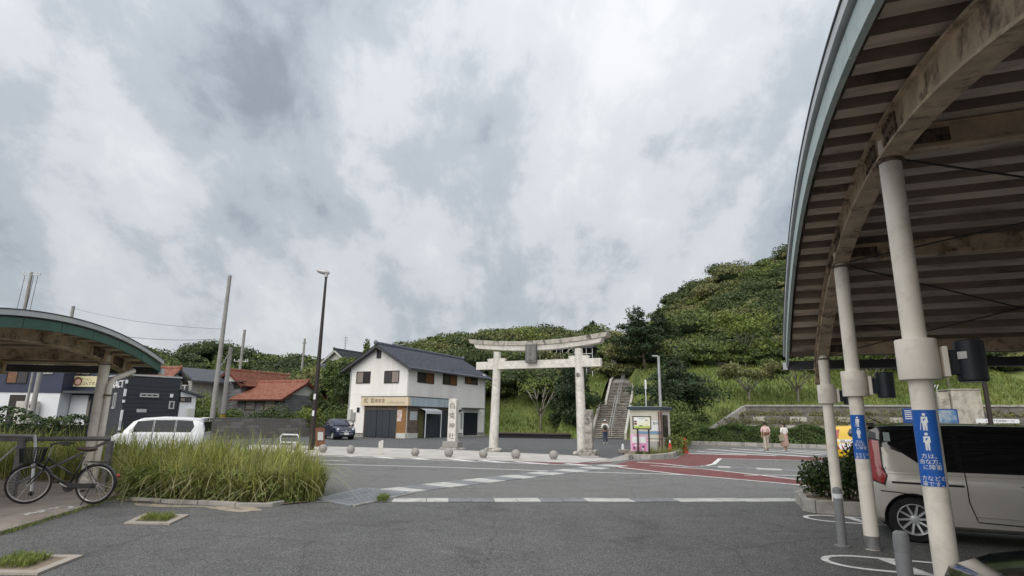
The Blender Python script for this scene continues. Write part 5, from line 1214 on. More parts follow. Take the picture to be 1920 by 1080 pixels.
# ---- street lamp
M_brown = mat('dark_brown_pole_paint', (0.028, 0.020, 0.018), .5, var=.15, scale=3)
lb_ = G(583, 845); zt = hz(608, 512, lb_)
LM = thing('street_lamp', 'tall dark brown street lamp on the sidewalk left of the house', 'street lamp', (lb_.x, lb_.y, .03), 0)
MB().tube([(0, 0, 0), (0, 0, 3.6), (.0, 0, zt - .05)], [.135, .105, .055], 14).build('pole', M_brown, LM, auto=True)
MB().lathe([(.20, 0), (.20, .03), (.15, .05)], 16).build('base_plate', M_brown, LM)
hd_ = MB(); Mx = Matrix.Rotation(rad(-16), 3, 'Y'); hd_.ball((-.17, 0, zt + .04), .36, 18, 10, sq=(1, .46, .36), M=Matrix.Rotation(rad(12), 3, 'Y')); h_ = hd_.build('lamp_head', M_silver, LM, smooth=True)
MB().ball((-.19, 0, zt - .03), .27, 16, 8, sq=(1, .45, .22), M=Matrix.Rotation(rad(12), 3, 'Y')).build('lens', mat('lamp_glass_bowl', (.42, .42, .40), .2, var=0), h_, smooth=True)
MB().lathe([(.1, zt - .25), (.1, zt + .02)], 12).build('head_socket', M_silver, LM)
for z in (hz(589, 745, lb_), hz(587, 776, lb_)): MB().box((-.01, -.125, z), (.10, .012, .26)).build('sticker', M_whr, LM)
# ---- A-board by the lamp
p = G(597, 838); t = thing('a_board', 'brown folding A-board sign beside the street lamp', 'sign', (p.x, p.y, .03), rad(35))
for sg in (-1, 1):
    MB().box((0, sg * .16, .5), (.5, .03, 1.02), Matrix.Rotation(sg * rad(15), 3, 'X')).build('board', M_woodg if sg > 0 else mat('reddish_sign_board', (.16, .06, .035), .6, var=.2, scale=4), t)
MB().box((0, 0, 1.0), (.5, .05, .05)).build('hinge_bar', M_wframe, t); MB().box((.0, -.19, .55), (.3, .012, .45), Matrix.Rotation(-rad(15), 3, 'X')).build('paper', M_plast, t)

# ---- utility poles and cables
M_pole = mat('concrete_utility_pole', (0.29, 0.28, 0.265), .85, var=.1, scale=2, stain=(.18, .17, .16), sscale=1.5, samt=.5)
poles = {}
def upole(name, label, px, pyb, pyt, Y, r, arms=(), tilt=0.0, grp='utility poles', band=False):
    b = atY(px, pyb, Y); base = Vector((b.x, b.y, 0)); zt = hz(px, pyt, base)
    t = thing(name, label, 'utility pole', base, 0, grp)
    MB().tube([(0, 0, -.1), (0, 0, zt)], [r, r * .72], 16).build('pole', M_pole, t, auto=True)
    for za, ln, a in arms:
        MB().box((0, 0, zt - za), (ln, .09, .09), Matrix.Rotation(a, 3, 'Z')).build('cross_arm', M_silver, t)
        for q in (-.45, -.15, .3, .45):
            v = Matrix.Rotation(a, 3, 'Z') @ Vector((q * ln, 0, 0)); MB().lathe([(.03, 0), (.055, .05), (.04, .1), (.055, .15), (.02, .2)], 8, (v.x, v.y, zt - za + .045)).build('insulator', M_whr, t)
    if band:
        for k_ in range(6):
            MB().lathe([(r * 1.06, .9 + k_ * .14), (r * 1.055, .9 + k_ * .14 + .068)], 16).build('yellow_band', mat('yellow_warning_band', (.50, .34, .03), .6, var=.1), t); MB().lathe([(r * 1.06, .97 + k_ * .14), (r * 1.055, .97 + k_ * .14 + .07)], 16).build('black_band', M_black, t)
    poles[label] = (base, zt); return base, zt
b1_, z1_ = upole('utility_pole', 'tallest concrete utility pole left of the timber house', 397, 790, 513, 45, .19, ((5.2, 1.5, .3),))
b2_, z2_ = upole('utility_pole', 'short stay pole with yellow and black band next to the tallest pole', 416, 790, 650, 46, .20, (), band=True)
b3_, z3_ = upole('utility_pole', 'utility pole rising behind the timber house roof with two cross arms', 440, 780, 617, 66, .2, ((1.9, 2.0, .1), (3.6, 1.6, .1)))
b4_, z4_ = upole('utility_pole', 'slim pale pole right of the timber house ridge', 558, 780, 634, 72, .17, ((.6, .5, .4),))
b5_, z5_ = upole('utility_pole', 'pole whose tip shows above the cycle shelter roof', 98, 790, 570, 62, .22, ())
b6_, z6_ = upole('utility_pole', 'leaning grey service pole in front of the navy restaurant', 57, 790, 660, 34, .15, ())
b7_, z7_ = upole('utility_pole', 'thin service pole beside the leaning grey one at the restaurant', 44, 790, 665, 34.5, .08, ())
b8_, z8_ = upole('utility_pole', 'pole with lamp frame at the upper left picture edge', 3, 790, 503, 50, .16, ((.2, 1.6, 0),))
MB().tube([(b2_.x, b2_.y, z2_ - .3), (b1_.x, b1_.y, z2_ - 2.0)], .05, 6).build('stay_brace', M_pole, None)
bpy.data.objects['stay_brace']['label'] = 'slanting brace between the tallest pole and the short banded pole'; bpy.data.objects['stay_brace']['category'] = 'brace'
M_wire = mat('black_cable', (.02, .02, .022), .6, var=0)
def cable(label, a, b, sag, r=.018):
    a = Vector(a); b = Vector(b); P = [a.lerp(b, i / 14) - Vector((0, 0, sag * 4 * (i / 14) * (1 - i / 14))) for i in range(15)]
    o = MB().tube(P, r, 5, cap=False).build('overhead_cable', M_wire, None, fix=False); tag(o, label, 'cable', 'overhead cables')
V3 = lambda b, z, dx=0: (b.x + dx, b.y, z)
cable('upper cable from the tallest pole to the pole behind the timber house', V3(b1_, z1_ - 5.1, .5), V3(b3_, z3_ - 1.8, -.6), .5)
cable('lower cable from the tallest pole to the pole behind the timber house', V3(b1_, z1_ - 5.6), V3(b3_, z3_ - 3.5, -.4), .5)
cable('cable from the pole behind the timber house down towards the villa', V3(b3_, z3_ - 1.8, .6), V3(b4_, 6.2, .3), .8)
cable('cable from the slim pale pole down to the villa eaves', V3(b4_, 5.9), (QH.location.x, QH.location.y, 6.6), .3)
cable('cable from the tallest pole away to the upper left over the roofs', V3(b1_, z1_ - 5.1, -.5), V3(b5_, z5_ - 2.0), .6)
cable('thin high cable over the cycle shelter towards the tallest pole', V3(b1_, z1_ - 4.3), V3(b5_, z5_ - .2), .4, .012)
cable('second cable from the tallest pole to the slim pale pole', V3(b1_, z1_ - 5.7, .3), V3(b4_, z4_ - 2.2), 1.0)
# frame of wires on the pole at the left edge
for dx in (-.55, .25, .6): MB().tube([(dx, 0, z8_ - .3), (dx - .12, 0, z8_ - 4)], .02, 5).build('hanging_wire', M_wire, [o for o in bpy.data.objects if o.get('label') == 'pole with lamp frame at the upper left picture edge'][0])

# ---- concrete block wall, block by block
M_block = mat('grey_concrete_block', (0.20, 0.19, 0.175), .9, var=.18, scale=2.5, stain=(.09, .085, .075), sscale=1.2, samt=.7, bump=.3, bscale=25)
M_block2 = mat('paler_concrete_block', (0.27, 0.255, 0.235), .9, var=.18, scale=2.5, stain=(.12, .115, .10), sscale=1.2, samt=.7, bump=.3, bscale=25)
wa, wb = G(392, 824).xy, G(606, 816.6).xy; wv = wb - wa; wl_ = wv.length
BW = thing('block_wall', 'grey concrete block wall in front of the timber house', 'wall', (wa.x, wa.y, 0), math.atan2(wv.y, wv.x))
bl = .62; bh = .235; nb_ = int(wl_ / bl); proto = {}
box2('mortar_core', (0, .03, 0), (nb_ * bl, .12, bh * 6 - .02), mat('wall_mortar', (.10, .095, .085), .95, var=.1), BW)
for r_ in range(6):
    for c_ in range(nb_ + 1):
        x0 = c_ * bl - (bl / 2 if r_ % 2 else 0); x1 = x0 + bl; x0 = max(0, x0); x1 = min(nb_ * bl, x1)
        if x1 - x0 < .1: continue
        key = (round(x1 - x0, 2), random.random() < .35)
        if key not in proto: proto[key] = box('block', (0, 0, 0), (x1 - x0 - .012, .16, bh - .012), M_block2 if key[1] else M_block, BW, bevel=.006); o = proto[key]
        else: o = share(proto[key], BW)
        o.location = ((x0 + x1) / 2, .075 + random.uniform(-.006, .006), r_ * bh + bh / 2)
MB().box2((-.02, -.03, bh * 6), (nb_ * bl + .02, .18, bh * 6 + .06)).build('coping', M_block, BW)

# ---- ticket hut and its boards
hc = G(1241, 851); HU = thing('ticket_hut', 'small beige panelled hut with dark roof edge by the red road', 'hut', (hc.x, hc.y, 0), rad(-31)); fh_ = Frame(HU)
M_hut = mat('beige_ribbed_panel', (0.56, 0.53, 0.47), .7, var=.08, scale=1, stain=(.42, .37, .31), sscale=1.2, samt=.5)
hw = -fh_.onB(1181.5, 800)[0]; hh = fh_.onB(1200, 768)[1]
box2('wall', (-hw, 0, .1), (0, 1.7, hh), M_hut, HU); box2('plinth', (-hw - .05, -.05, 0), (.05, 1.75, .099), M_conc, HU)
n = int(hw / .16)
for k_ in range(n): face_box('panel_rib', 'B', 0, -hw + .02 + k_ * hw / n, -hw + .02 + k_ * hw / n + .1, .12, hh - .02, .001, .012, M_hut, HU)
box2('roof', (-hw - .12, -.14, hh + .001), (.14, 1.85, hh + .15), mat('dark_teal_roof_edge', (.03, .05, .065), .5, var=.1), HU, bevel=.01)
box2('roof_sheet', (-hw - .1, -.12, hh + .151), (.12, 1.83, hh + .17), M_silver, HU)
wq = MB().box2((.002, .35, .85), (.05, 1.15, 1.95)).build('window', M_wframe, HU); MB().box2((.051, .42, .92), (.06, .72, 1.88)).build('pane', M_pane, wq); MB().box2((.051, .78, .92), (.06, 1.08, 1.88)).build('pane', M_pane, wq)
a, z = fh_.onB(1225, 789); b, w = fh_.onB(1232, 808)
face_box('poster', 'B', 0, a - .15, b + .2, w, z, .014, .03, M_whr, HU); text('lettering', '案内', .16, M_ink, HU, ((a + b) / 2 + .03, -.033, z - .14))
face_box('blue_notice', 'B', 0, a - .9, b + .2, w - .16, w - .03, .014, .03, mat('pale_blue_notice', (.16, .28, .42), .5, var=.05), HU)
MB().tube([(.06, -.06, hh - .05), (.06, -.06, .1)], .05, 8).build('downpipe', mat('rust_brown_pipe', (.12, .06, .045), .6, var=.2), HU)
MB().tube([(-.06, -.1, hh - .1), (-.06, -.1, .35)], .03, 8).build('conduit', mat('rust_brown_pipe', (.12, .06, .045), .6), HU)
face_box('low_box', 'B', 0, -.75, -.12, .1, .62, .015, .35, mat('grey_cabinet', (.36, .36, .34), .6, var=.08), HU)
# map board
p = G(1208, 858); MPB = thing('map_board', 'black-framed colourful map board on posts in front of the hut', 'sign', (p.x, p.y, 0), rad(-8)); fm_ = Frame(MPB)
a, z = fm_.onB(1185.7, 780); b, w = fm_.onB(1221.5, 805.5)
box2('frame', (a, -.04, w), (b, .04, z), M_wframe, MPB, bevel=.006)
M_map = mat('printed_map', (.76, .75, .77), .4, var=0, col2=(.66, .68, .48), scale=1.6, detail=2)
pn = box2('map_panel', (a + .05, -.052, w + .05), (b - .05, -.041, z - .05), M_map, MPB)
box2('map_green', (a + .06, -.058, w + .06), (b - .06, -.0525, w + .15), mat('map_green_band', (.40, .50, .10), .4, var=.2, scale=3), pn)
for (u_, v_, w_, h_, m_) in ((.08, .55, .14, .10, M_ink), (.08, .35, .14, .14, M_inkr), (.68, .66, .12, .08, M_inkg), (.7, .3, .1, .16, M_signy), (.34, .24, .2, .07, M_woodg), (.3, .8, .35, .05, M_signb)):
    X0 = a + (b - a) * u_; Z0 = w + (z - w) * v_; box2('map_mark', (X0, -.064, Z0), (X0 + (b - a) * w_, -.0585, Z0 + (z - w) * h_), m_, pn)
for x in (a + .22, b - .12): MB().box2((x - .035, .041, 0), (x + .035, .10, w + .3)).build('post', M_wframe, MPB)
# pink notice box
p = G(1196, 857); PK = thing('pink_notice_box', 'pink decorated notice box on a dark foot beside the hut', 'notice box', (p.x, p.y, 0), rad(-6)); fk = Frame(PK)
a, z = fk.onB(1181.6, 814); b, w = fk.onB(1214.5, 846.5)
M_pink = mat('pink_panel', (.58, .23, .42), .5, var=.08, scale=4); M_pink2 = mat('pale_pink_panel', (.66, .42, .55), .5, var=.06)
box2('case', (a, -.14, w), (b, .14, z), M_pink2, PK, bevel=.01); W_ = b - a; H_ = z - w
box2('pink_panel', (a + .08 * W_, -.153, w + .06 * H_), (b - .08 * W_, -.141, w + .46 * H_), M_pink, PK)
for (u0, u1) in ((.10, .43), (.5, .88)):
    lf = box2('leaflet', (a + u0 * W_, -.156, w + .50 * H_), (a + u1 * W_, -.1415, w + .86 * H_), mat('white_leaflet', (.68, .72, .72), .5, var=.05), PK)
for (u_, v_, r_, m_) in ((.2, .2, .05, M_navy), (.46, .32, .045, M_whr), (.74, .28, .05, M_navy), (.68, .14, .04, M_whr), (.3, .36, .05, M_whr)): MB().lathe([(r_, 0), (r_, .006)], 12, (a + u_ * W_, -.1535, w + v_ * H_), Matrix.Rotation(PI / 2, 3, 'X')).build('printed_motif', m_, PK)
box2('foot', ((a + b) / 2 - .16, -.12, 0), ((a + b) / 2 + .16, .12, w - .001), M_wframe, PK)
# lamp pole and flag pole behind the hut
M_galv = mat('galvanised_pole', (.36, .37, .38), .5, metal=.3, var=.1)
p = atY(1240, 800, 34.5); t = thing('lamp_pole', 'slim galvanised lamp pole rising behind the hut', 'lamp pole', (p.x, p.y, 0)); zt = hz(1236, 668, p)
MB().tube([(0, 0, 0), (0, 0, zt)], [.10, .075], 12).build('pole', M_galv, t, auto=True); MB().box((-.2, 0, zt + .01), (.34, .12, .07)).build('lamp_arm', M_silver, t, bevel=.02)
p = atY(1213, 800, 37); t = thing('banner_pole', 'thin white pole with a narrow furled banner behind the hut', 'pole', (p.x, p.y, 0)); zt = hz(1211, 712, p)
MB().tube([(0, 0, 0), (0, 0, zt)], .03, 8).build('pole', M_whr, t); MB().box((.0, -.04, zt - .3), (.11, .04, .55)).build('banner', M_whr, t)
# island kerb
IS = thing('island_kerb', 'curved concrete kerb round the hut island', 'kerb', (0, 0, 0))
kpx = [(1179, 862.5), (1186, 860.5), (1200, 861), (1220, 861.3), (1242, 860), (1262, 857.5), (1274, 853), (1286, 847)]
kp = [Vector(g2(*q)) for q in kpx]
for a, b in zip(kp[:-1], kp[1:]):
    d = (b - a).normalized(); n_ = Vector((-d.y, d.x)) * .22; slab('kerb_stone', [a + d * .01, b - d * .01, b - d * .01 + n_, a + d * .01 + n_], -.02, .2, M_conc, IS, bevel=.025)
sheet('island_soil', [q + Vector((0, .15)) for q in kp] + [Vector((9.8, 36)), Vector((6.2, 33)), Vector((5.2, 27))], .06, M_soil)
tuft([Vector((5.6, 27.1)), Vector((8.6, 29.4)), Vector((8.4, 30.6)), Vector((6.0, 28.5))], 900, .5, 1, 'island_weeds')
# cones
M_cone = mat('red_cone_plastic', (.48, .035, .02), .5, var=.12, scale=5)
def cone(px, py, h, lbl, whitetop):
    p = G(px, py); t = thing('traffic_cone', lbl, 'traffic cone', (p.x, p.y, .01), .3, 'red traffic cones'); r = h * .2
    MB().box((0, 0, .02), (r * 2.2, r * 2.2, .04)).build('base', M_cone, t, bevel=.01); MB().lathe([(r, .04), (r * .22, h * .94), (r * .12, h)], 18).build('cone', M_cone, t, auto=True)
    MB().lathe([(r * .73, h * .36), (r * .52, h * .56)], 18).build('band', M_whr if whitetop else M_cone, t)
    if whitetop: MB().lathe([(r * .36, h * .82), (r * .16, h * 1.01)], 16).build('white_top', M_whr, t)
    else: MB().lathe([(r * .5, h * .86), (r * .5, h * .92)], 16).build('bar_ring', M_cone, t)
cone(1257, 852.5, .70, 'red cone with white band and white top nearer the hut', True); cone(1285, 850, .80, 'plain red cone holding the barrier bar, at the hedge end', False)
pa, pb = G(1257, 852.5), G(1285, 850); o = MB().tube([(pb.x, pb.y, .72), (pa.x - 1.6, pa.y - 1.5, .80)], .02, 6).build('barrier_bar', M_wframe); tag(o, 'thin dark barrier bar between the hut and the red cone', 'bar')
# small white marker on the lot beside the pink box
p = G(1168, 850); t = thing('lot_marker', 'small stone marker with a white cap left of the pink box', 'marker', (p.x, p.y, 0)); MB().box((0, 0, .1), (.5, .3, .2)).build('base', M_mottle, t, bevel=.03); MB().lathe([(.08, .2), (.06, .4), (.02, .48)], 10).build('cap', M_whr, t)
# ---- mottled pillar beside the torii
p = G(1105, 856); zt = hz(1106, 768, p); t = thing('mottled_pillar', 'dark mottled stone pillar hard against the right torii column', 'pillar', (p.x, p.y, 0), rad(-24))
box2('base', (-.42, -.3, 0), (.40, .3, .32), M_mottle, t, bevel=.05); box2('shaft', (-.17, -.15, .32), (.19, .15, zt), M_mottle, t, bevel=.03)
slab('pillar_apron', [g2(1085, 858.5), g2(1100, 860), g2(1125, 859.5), g2(1118, 855.5), g2(1095, 855)], .031, .055, M_conc, kind='structure')
# ---- stage in the lot
sa, sc = G(929, 820.5).xy, G(1071, 823).xy; sv = sc - sa
SG = thing('low_stage', 'low dark wooden stage at the foot of the bank seen through the torii', 'stage', (sa.x, sa.y, 0), math.atan2(sv.y, sv.x)); zt = hz(1000, 812.5, Vector(((sa.x + sc.x) / 2, (sa.y + sc.y) / 2, 0)))
box2('skirt', (.1, .15, 0), (sv.length - .1, 3.0, zt - .08), mat('black_stage_skirt', (.012, .012, .014), .7, var=.2), SG)
M_deck = mat('dark_red_brown_deck', (.075, .05, .045), .7, var=.25, scale=2, stretch=(.3, 3, 1))
for k_ in range(12): box2('plank', (0, k_ * .26, zt - .079), (sv.length, k_ * .26 + .245, zt), M_deck, SG)
# ---- stone stairway
b0 = atY(1112, 823, 55.2); b1v = atY(1166, 823, 53.6); sx = rad(-17); wS = (Vector((b1v.x, b1v.y)) - Vector((b0.x, b0.y))).length
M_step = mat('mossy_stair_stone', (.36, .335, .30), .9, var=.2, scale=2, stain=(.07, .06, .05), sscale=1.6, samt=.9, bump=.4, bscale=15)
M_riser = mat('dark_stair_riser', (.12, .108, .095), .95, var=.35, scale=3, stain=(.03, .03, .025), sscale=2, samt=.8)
SW = thing('stone_stairway', 'steep stone stairway with pale kerbs climbing to the shrine', 'stairs', (b0.x, b0.y, 0), sx)
nst = 19; rise = .172; tread = .30
for i in range(nst):
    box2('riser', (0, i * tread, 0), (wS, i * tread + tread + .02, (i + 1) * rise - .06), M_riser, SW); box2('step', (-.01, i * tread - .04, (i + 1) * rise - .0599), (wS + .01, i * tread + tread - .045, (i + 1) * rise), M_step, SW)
yA = nst * tread; zA = nst * rise; box2('landing', (0, yA, 0), (wS, yA + 1.3, zA + .001), M_step, SW)
x0u, x1u = .42, wS - .1; yB = yA + 1.3; n2s = 15
for i in range(n2s):
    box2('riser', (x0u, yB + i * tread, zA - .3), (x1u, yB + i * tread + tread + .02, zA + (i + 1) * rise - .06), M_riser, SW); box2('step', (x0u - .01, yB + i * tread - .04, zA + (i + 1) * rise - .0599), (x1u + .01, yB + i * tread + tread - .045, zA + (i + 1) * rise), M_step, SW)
yC = yB + n2s * tread; zC = zA + n2s * rise
M_pk = mat('pale_stair_kerb', (.46, .44, .40), .85, var=.1, scale=2, stain=(.25, .23, .2), sscale=2, samt=.6)
M_upper = mat('upper_path_stone', (.34, .33, .31), .85, var=.12, scale=2, stain=(.2, .19, .17), sscale=2, samt=.5)
MB().add([(x0u, yC, zC), (x1u, yC, zC), (x1u, yC + 5.5, zC + 1.5), (x0u, yC + 5.5, zC + 1.5), (x0u, yC, zC - 1), (x1u, yC, zC - 1), (x1u, yC + 5.5, zC), (x0u, yC + 5.5, zC)], [(0, 1, 2, 3), (7, 6, 5, 4), (0, 4, 5, 1), (1, 5, 6, 2), (2, 6, 7, 3), (3, 7, 4, 0)]).build('upper_ramp', M_upper, SW)
def stringer(x, y0, z0, y1, z1, w_=.22, h_=.42):
    MB().add([(x, y0, z0 - .4), (x + w_, y0, z0 - .4), (x + w_, y1, z1 - .4), (x, y1, z1 - .4), (x, y0, z0 + h_), (x + w_, y0, z0 + h_), (x + w_, y1, z1 + h_), (x, y1, z1 + h_)], [(0, 3, 2, 1), (4, 5, 6, 7), (0, 1, 5, 4), (2, 3, 7, 6), (0, 4, 7, 3), (1, 2, 6, 5)]).build('side_kerb', M_pk, SW)
for x in (-.24, wS + .02): stringer(x, -.2, .15, yA + .2, zA)
stringer(x0u - .25, yB, zA, yC, zC); stringer(x0u - .25, yC + .001, zC, yC + 5.5, zC + 1.5, h_=.3); stringer(x1u + .02, yB, zA, yC, zC)
for (y0, z0, y1, z1) in ((.3, .25, yA, zA), (yB, zA + .1, yC + 1.5, zC + .4)):
    for dx in (-.11, .11):
        xm = wS * .55 + dx
        rl = MB().tube([(xm, y0, z0), (xm, y0, z0 + .85), (xm, y1, z1 + .85), (xm, y1, z1)], .03, 6).build('handrail', M_silver, SW)
        for k_ in range(1, 4):
            f = k_ / 4; MB().tube([(xm, y0 + (y1 - y0) * f, z0 + (z1 - z0) * f - .1), (xm, y0 + (y1 - y0) * f, z0 + (z1 - z0) * f + .85)], .022, 6).build('baluster', M_silver, rl)
# earth sides so the stair sits in the bank
SM = SW.matrix_world
bpy.context.view_layer.update(); SM = SW.matrix_world
def berm(x0, x1, seed):
    P = [(x0, -.1, -.05), (x1, -.1, -.05), (x1, yA, zA - .12), (x0, yA, zA - .15), (x1, yC, zC - .1), (x0, yC, zC - .15), (x1, yC + 8, zC + 2.0), (x0, yC + 8, zC + 2.0)]
    o = MB().add([SM @ Vector(q) for q in P], [(0, 1, 2, 3), (3, 2, 4, 5), (5, 4, 6, 7)]).build('stair_bank', M_slope, None, fix=False); o['kind'] = 'structure'
    for pl in o.data.polygons:
        if pl.normal.z < 0: pl.flip()
    rg2 = np.random.default_rng(seed); n = 1800; u_ = rg2.random(n); xx = rg2.uniform(x0, x1, n); yy = u_ * (yC + 6); zz = np.interp(yy, [0, yA, yC, yC + 8], [-.05, zA - .13, zC - .12, zC + 2])
    P = np.array([SM @ Vector((a_, b_, c_)) for a_, b_, c_ in zip(xx, yy, zz)]); o = np_mesh('stair_bank_grass', *blades(P, .4, .08, rg2, lean=.6), ML_bank); o['kind'] = 'stuff'
berm(-3.6, -.25, 1); berm(wS + .25, wS + 5.0, 2); 
# things at the head of the stairs
def at_(px, py, Y): return atY(px, py, Y)
p = at_(1151, 700, 69); t = thing('stone_lantern', 'dark upright stone post among the trees at the stair head', 'stone post', (p.x, p.y, p.z - .3)); box2('shaft', (-.3, -.25, 0), (.3, .25, 2.4), M_mottle, t, bevel=.06); MB().box((0, 0, 2.5), (.5, .4, .25)).build('cap', M_mottle, t, bevel=.06)
p = at_(1155, 703, 69.5); t = thing('round_boulder', 'pale rounded boulder left of the stair head', 'boulder', (p.x, p.y, p.z - .5)); MB().ball((0, 0, .6), .7, 14, 9, sq=(1, .8, 1)).build('stone', M_granite, t, smooth=True)
p = at_(1165, 702, 70); t = thing('white_guide_post', 'small pale blue guide board at the stair head', 'sign', (p.x, p.y, p.z - .4)); MB().box((0, 0, .9), (.6, .08, 1.4)).build('board', M_signb, t); MB().box((0, .06, .2), (.1, .06, .6)).build('post', M_silver, t)
p = at_(1170, 704, 70.5); t = thing('white_marker_post', 'thin white marker post at the stair head', 'post', (p.x, p.y, p.z - .5)); MB().box((0, 0, .9), (.16, .12, 1.9)).build('shaft', M_whr, t); MB().lathe([(.12, 1.86), (.02, 1.98)], 4).build('cap', M_whr, t)
p = at_(1182, 708, 68); t = thing('upper_kerb_wall', 'low pale kerb wall across the stair head', 'wall', (p.x, p.y, p.z - .35), rad(-8)); box2('wall', (-2.2, 0, 0), (2.0, .3, .5), M_pk, t); box2('coping', (-2.25, -.05, .5), (2.05, .35, .58), M_pk, t)
# terrace shed with lattice seen under the torii lintel
p = at_(1033, 676, 72); LS = thing('lattice_shed', 'brown shed with white lattice front on the slope above the torii beam', 'shed', (p.x, p.y, float(hill(p.x, p.y)) - .2), rad(-20)); fl_ = Frame(LS)
z1 = hz(1060, 653, p) - LS.location.z; z0 = hz(1060, 677, p) - LS.location.z - .8; Wd = 5.2
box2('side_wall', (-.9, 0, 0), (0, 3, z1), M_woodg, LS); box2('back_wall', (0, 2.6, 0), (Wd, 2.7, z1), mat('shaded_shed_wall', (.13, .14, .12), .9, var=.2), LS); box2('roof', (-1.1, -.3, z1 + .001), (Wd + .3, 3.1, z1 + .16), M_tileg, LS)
for k_ in range(8): box2('lattice_upright', (k_ * Wd / 7 - .03, -.05, 0), (k_ * Wd / 7 + .03, .0, z1), M_whr, LS)
for k_ in range(4): box2('lattice_rail', (0, -.09, z0 + .1 + k_ * (z1 - z0 - .2) / 3), (Wd, -.051, z0 + .16 + k_ * (z1 - z0 - .2) / 3), M_whr, LS)
MB().tube([(.2, -.1, z0 + .2), (Wd * .5, -.1, z1 - .1)], .03, 5).build('lattice_brace', M_whr, LS); MB().tube([(Wd * .5, -.1, z1 - .1), (Wd - .2, -.1, z0 + .2)], .03, 5).build('lattice_brace', M_whr, LS)
# small things on the slope
p = at_(1349, 690, 64); zh = hz(1349, 653, p); gz = float(hill(p.x, p.y)); t = thing('stone_monument', 'upright pale stone monument slab among the shrubs on the slope', 'monument', (p.x, p.y, gz), rad(-20))
MB().prism([(-.75, 0), (.75, 0), (.72, zh - gz - .3), (.45, zh - gz), (-.4, zh - gz - .02), (-.7, zh - gz - .25)], 'y', -.18, .18).build('slab', M_granite, t, bevel=.04); box2('base', (-1.1, -.5, -.1), (1.1, .5, .2), M_mottle, t, bevel=.05)
p = at_(1316, 684, 63); gz = float(hill(p.x, p.y)); t = thing('slope_sign', 'small white signboard on the slope left of the monument', 'sign', (p.x, p.y, gz), rad(-15)); zc = p.z - gz; MB().box((0, 0, zc), (.75, .05, .2)).build('board', M_whr, t); MB().box((0, .05, zc / 2), (.06, .06, zc)).build('post', M_whr, t)
p = at_(1464, 634, 70); gz = float(hill(p.x, p.y)); t = thing('slope_sign', 'white signboard high on the slope next to the shelter fascia', 'sign', (p.x, p.y, gz), rad(-15)); zc = p.z - gz; MB().box((0, 0, zc), (.6, .05, .24)).build('board', M_whr, t); MB().box((0, .05, zc / 2), (.06, .06, zc)).build('post', M_whr, t)
p = at_(1273, 799, 43); t = thing('slope_sign', 'small white plate on a stake in front of the pine', 'sign', (p.x, p.y, 0), 0); zc = p.z; MB().box((0, 0, zc), (.4, .05, .2)).build('board', M_whr, t); MB().box((0, .05, zc / 2), (.05, .05, zc)).build('post', M_whr, t)

# ---- far kerb and terraces behind the hedge
KB = thing('far_kerb', 'concrete kerb along the foot of the clipped hedges', 'kerb', (hk0.x, hk0.y, 0), math.atan2(hd.y, hd.x))
for k_ in range(20): box2('kerb_stone', (k_ * .92 + .008, 0, -.02), (k_ * .92 + .912, .2, .26), M_conc, KB, bevel=.02)
M_terr = mat('weathered_terrace_concrete', (.155, .148, .132), .9, var=.2, scale=1.5, stain=(.06, .058, .05), sscale=1.1, samt=.8, bump=.3)
tA = atY(1398, 762, 49.0); tdir = hd
TW = thing('terrace_walls', 'stepped concrete planting terraces on the bank behind the hedge', 'terrace', (tA.x, tA.y, 0), math.atan2(hd.y, hd.x)); 
box2('retaining_wall', (0, 0, 0), (26, .3, 2.95), M_terr, TW); box2('coping', (-.05, -.08, 2.951), (26, .36, 3.08), M_conc, TW)
for k_, (y0, zz) in enumerate(((-1.2, 2.2), (-2.4, 1.55), (-3.5, 1.0))):
    x0 = -k_ * .9
    box2('tier_wall', (x0, y0, 0), (26, y0 + .25, zz), M_terr, TW); box2('tier_soil', (x0, y0 + .251, 0), (26, y0 + 1.15, zz - .15), M_soil, TW)
    for q in range(8): 
        xx = x0 + .6 + q * 3.0 + random.uniform(-.6, .6); box2('pale_block', (xx, y0 - .04, zz - .42), (xx + random.uniform(.7, 1.3), y0 - .002, zz - .08), M_pk, TW)
MB().add([(-.35, 0, 2.95), (0.0, 0, 3.05), (-3.0, -3.9, .5), (-3.45, -3.9, .45), (-.35, 0, 1.9), (0, 0, 1.9), (-3.0, -3.9, -.1), (-3.45, -3.9, -.1)], [(0, 1, 2, 3), (7, 6, 5, 4), (0, 4, 5, 1), (1, 5, 6, 2), (2, 6, 7, 3), (3, 7, 4, 0)]).build('sloping_edge', M_conc, TW)
bpy.context.view_layer.update(); TM = TW.matrix_world
lv = Leaves(); rg3 = np.random.default_rng(77)
for (y0, zz) in ((-.6, 2.25), (-1.8, 1.6), (-2.9, 1.05), (-4.0, .5)):
    for q in range(34):
        c = TM @ Vector((-1.5 + q * .8 + rg3.normal(0, .2), y0 + rg3.normal(0, .12), zz)); s = rg3.uniform(.4, .8)
        lv.add(*ellipsoid_leaves(tuple(c), (s * 1.1, s * .7, s * .75), 130, .15, rg3, low=-.3, shell=.5, jit=.8))
o = lv.build('terrace_plants', ML_olive); o['kind'] = 'stuff'
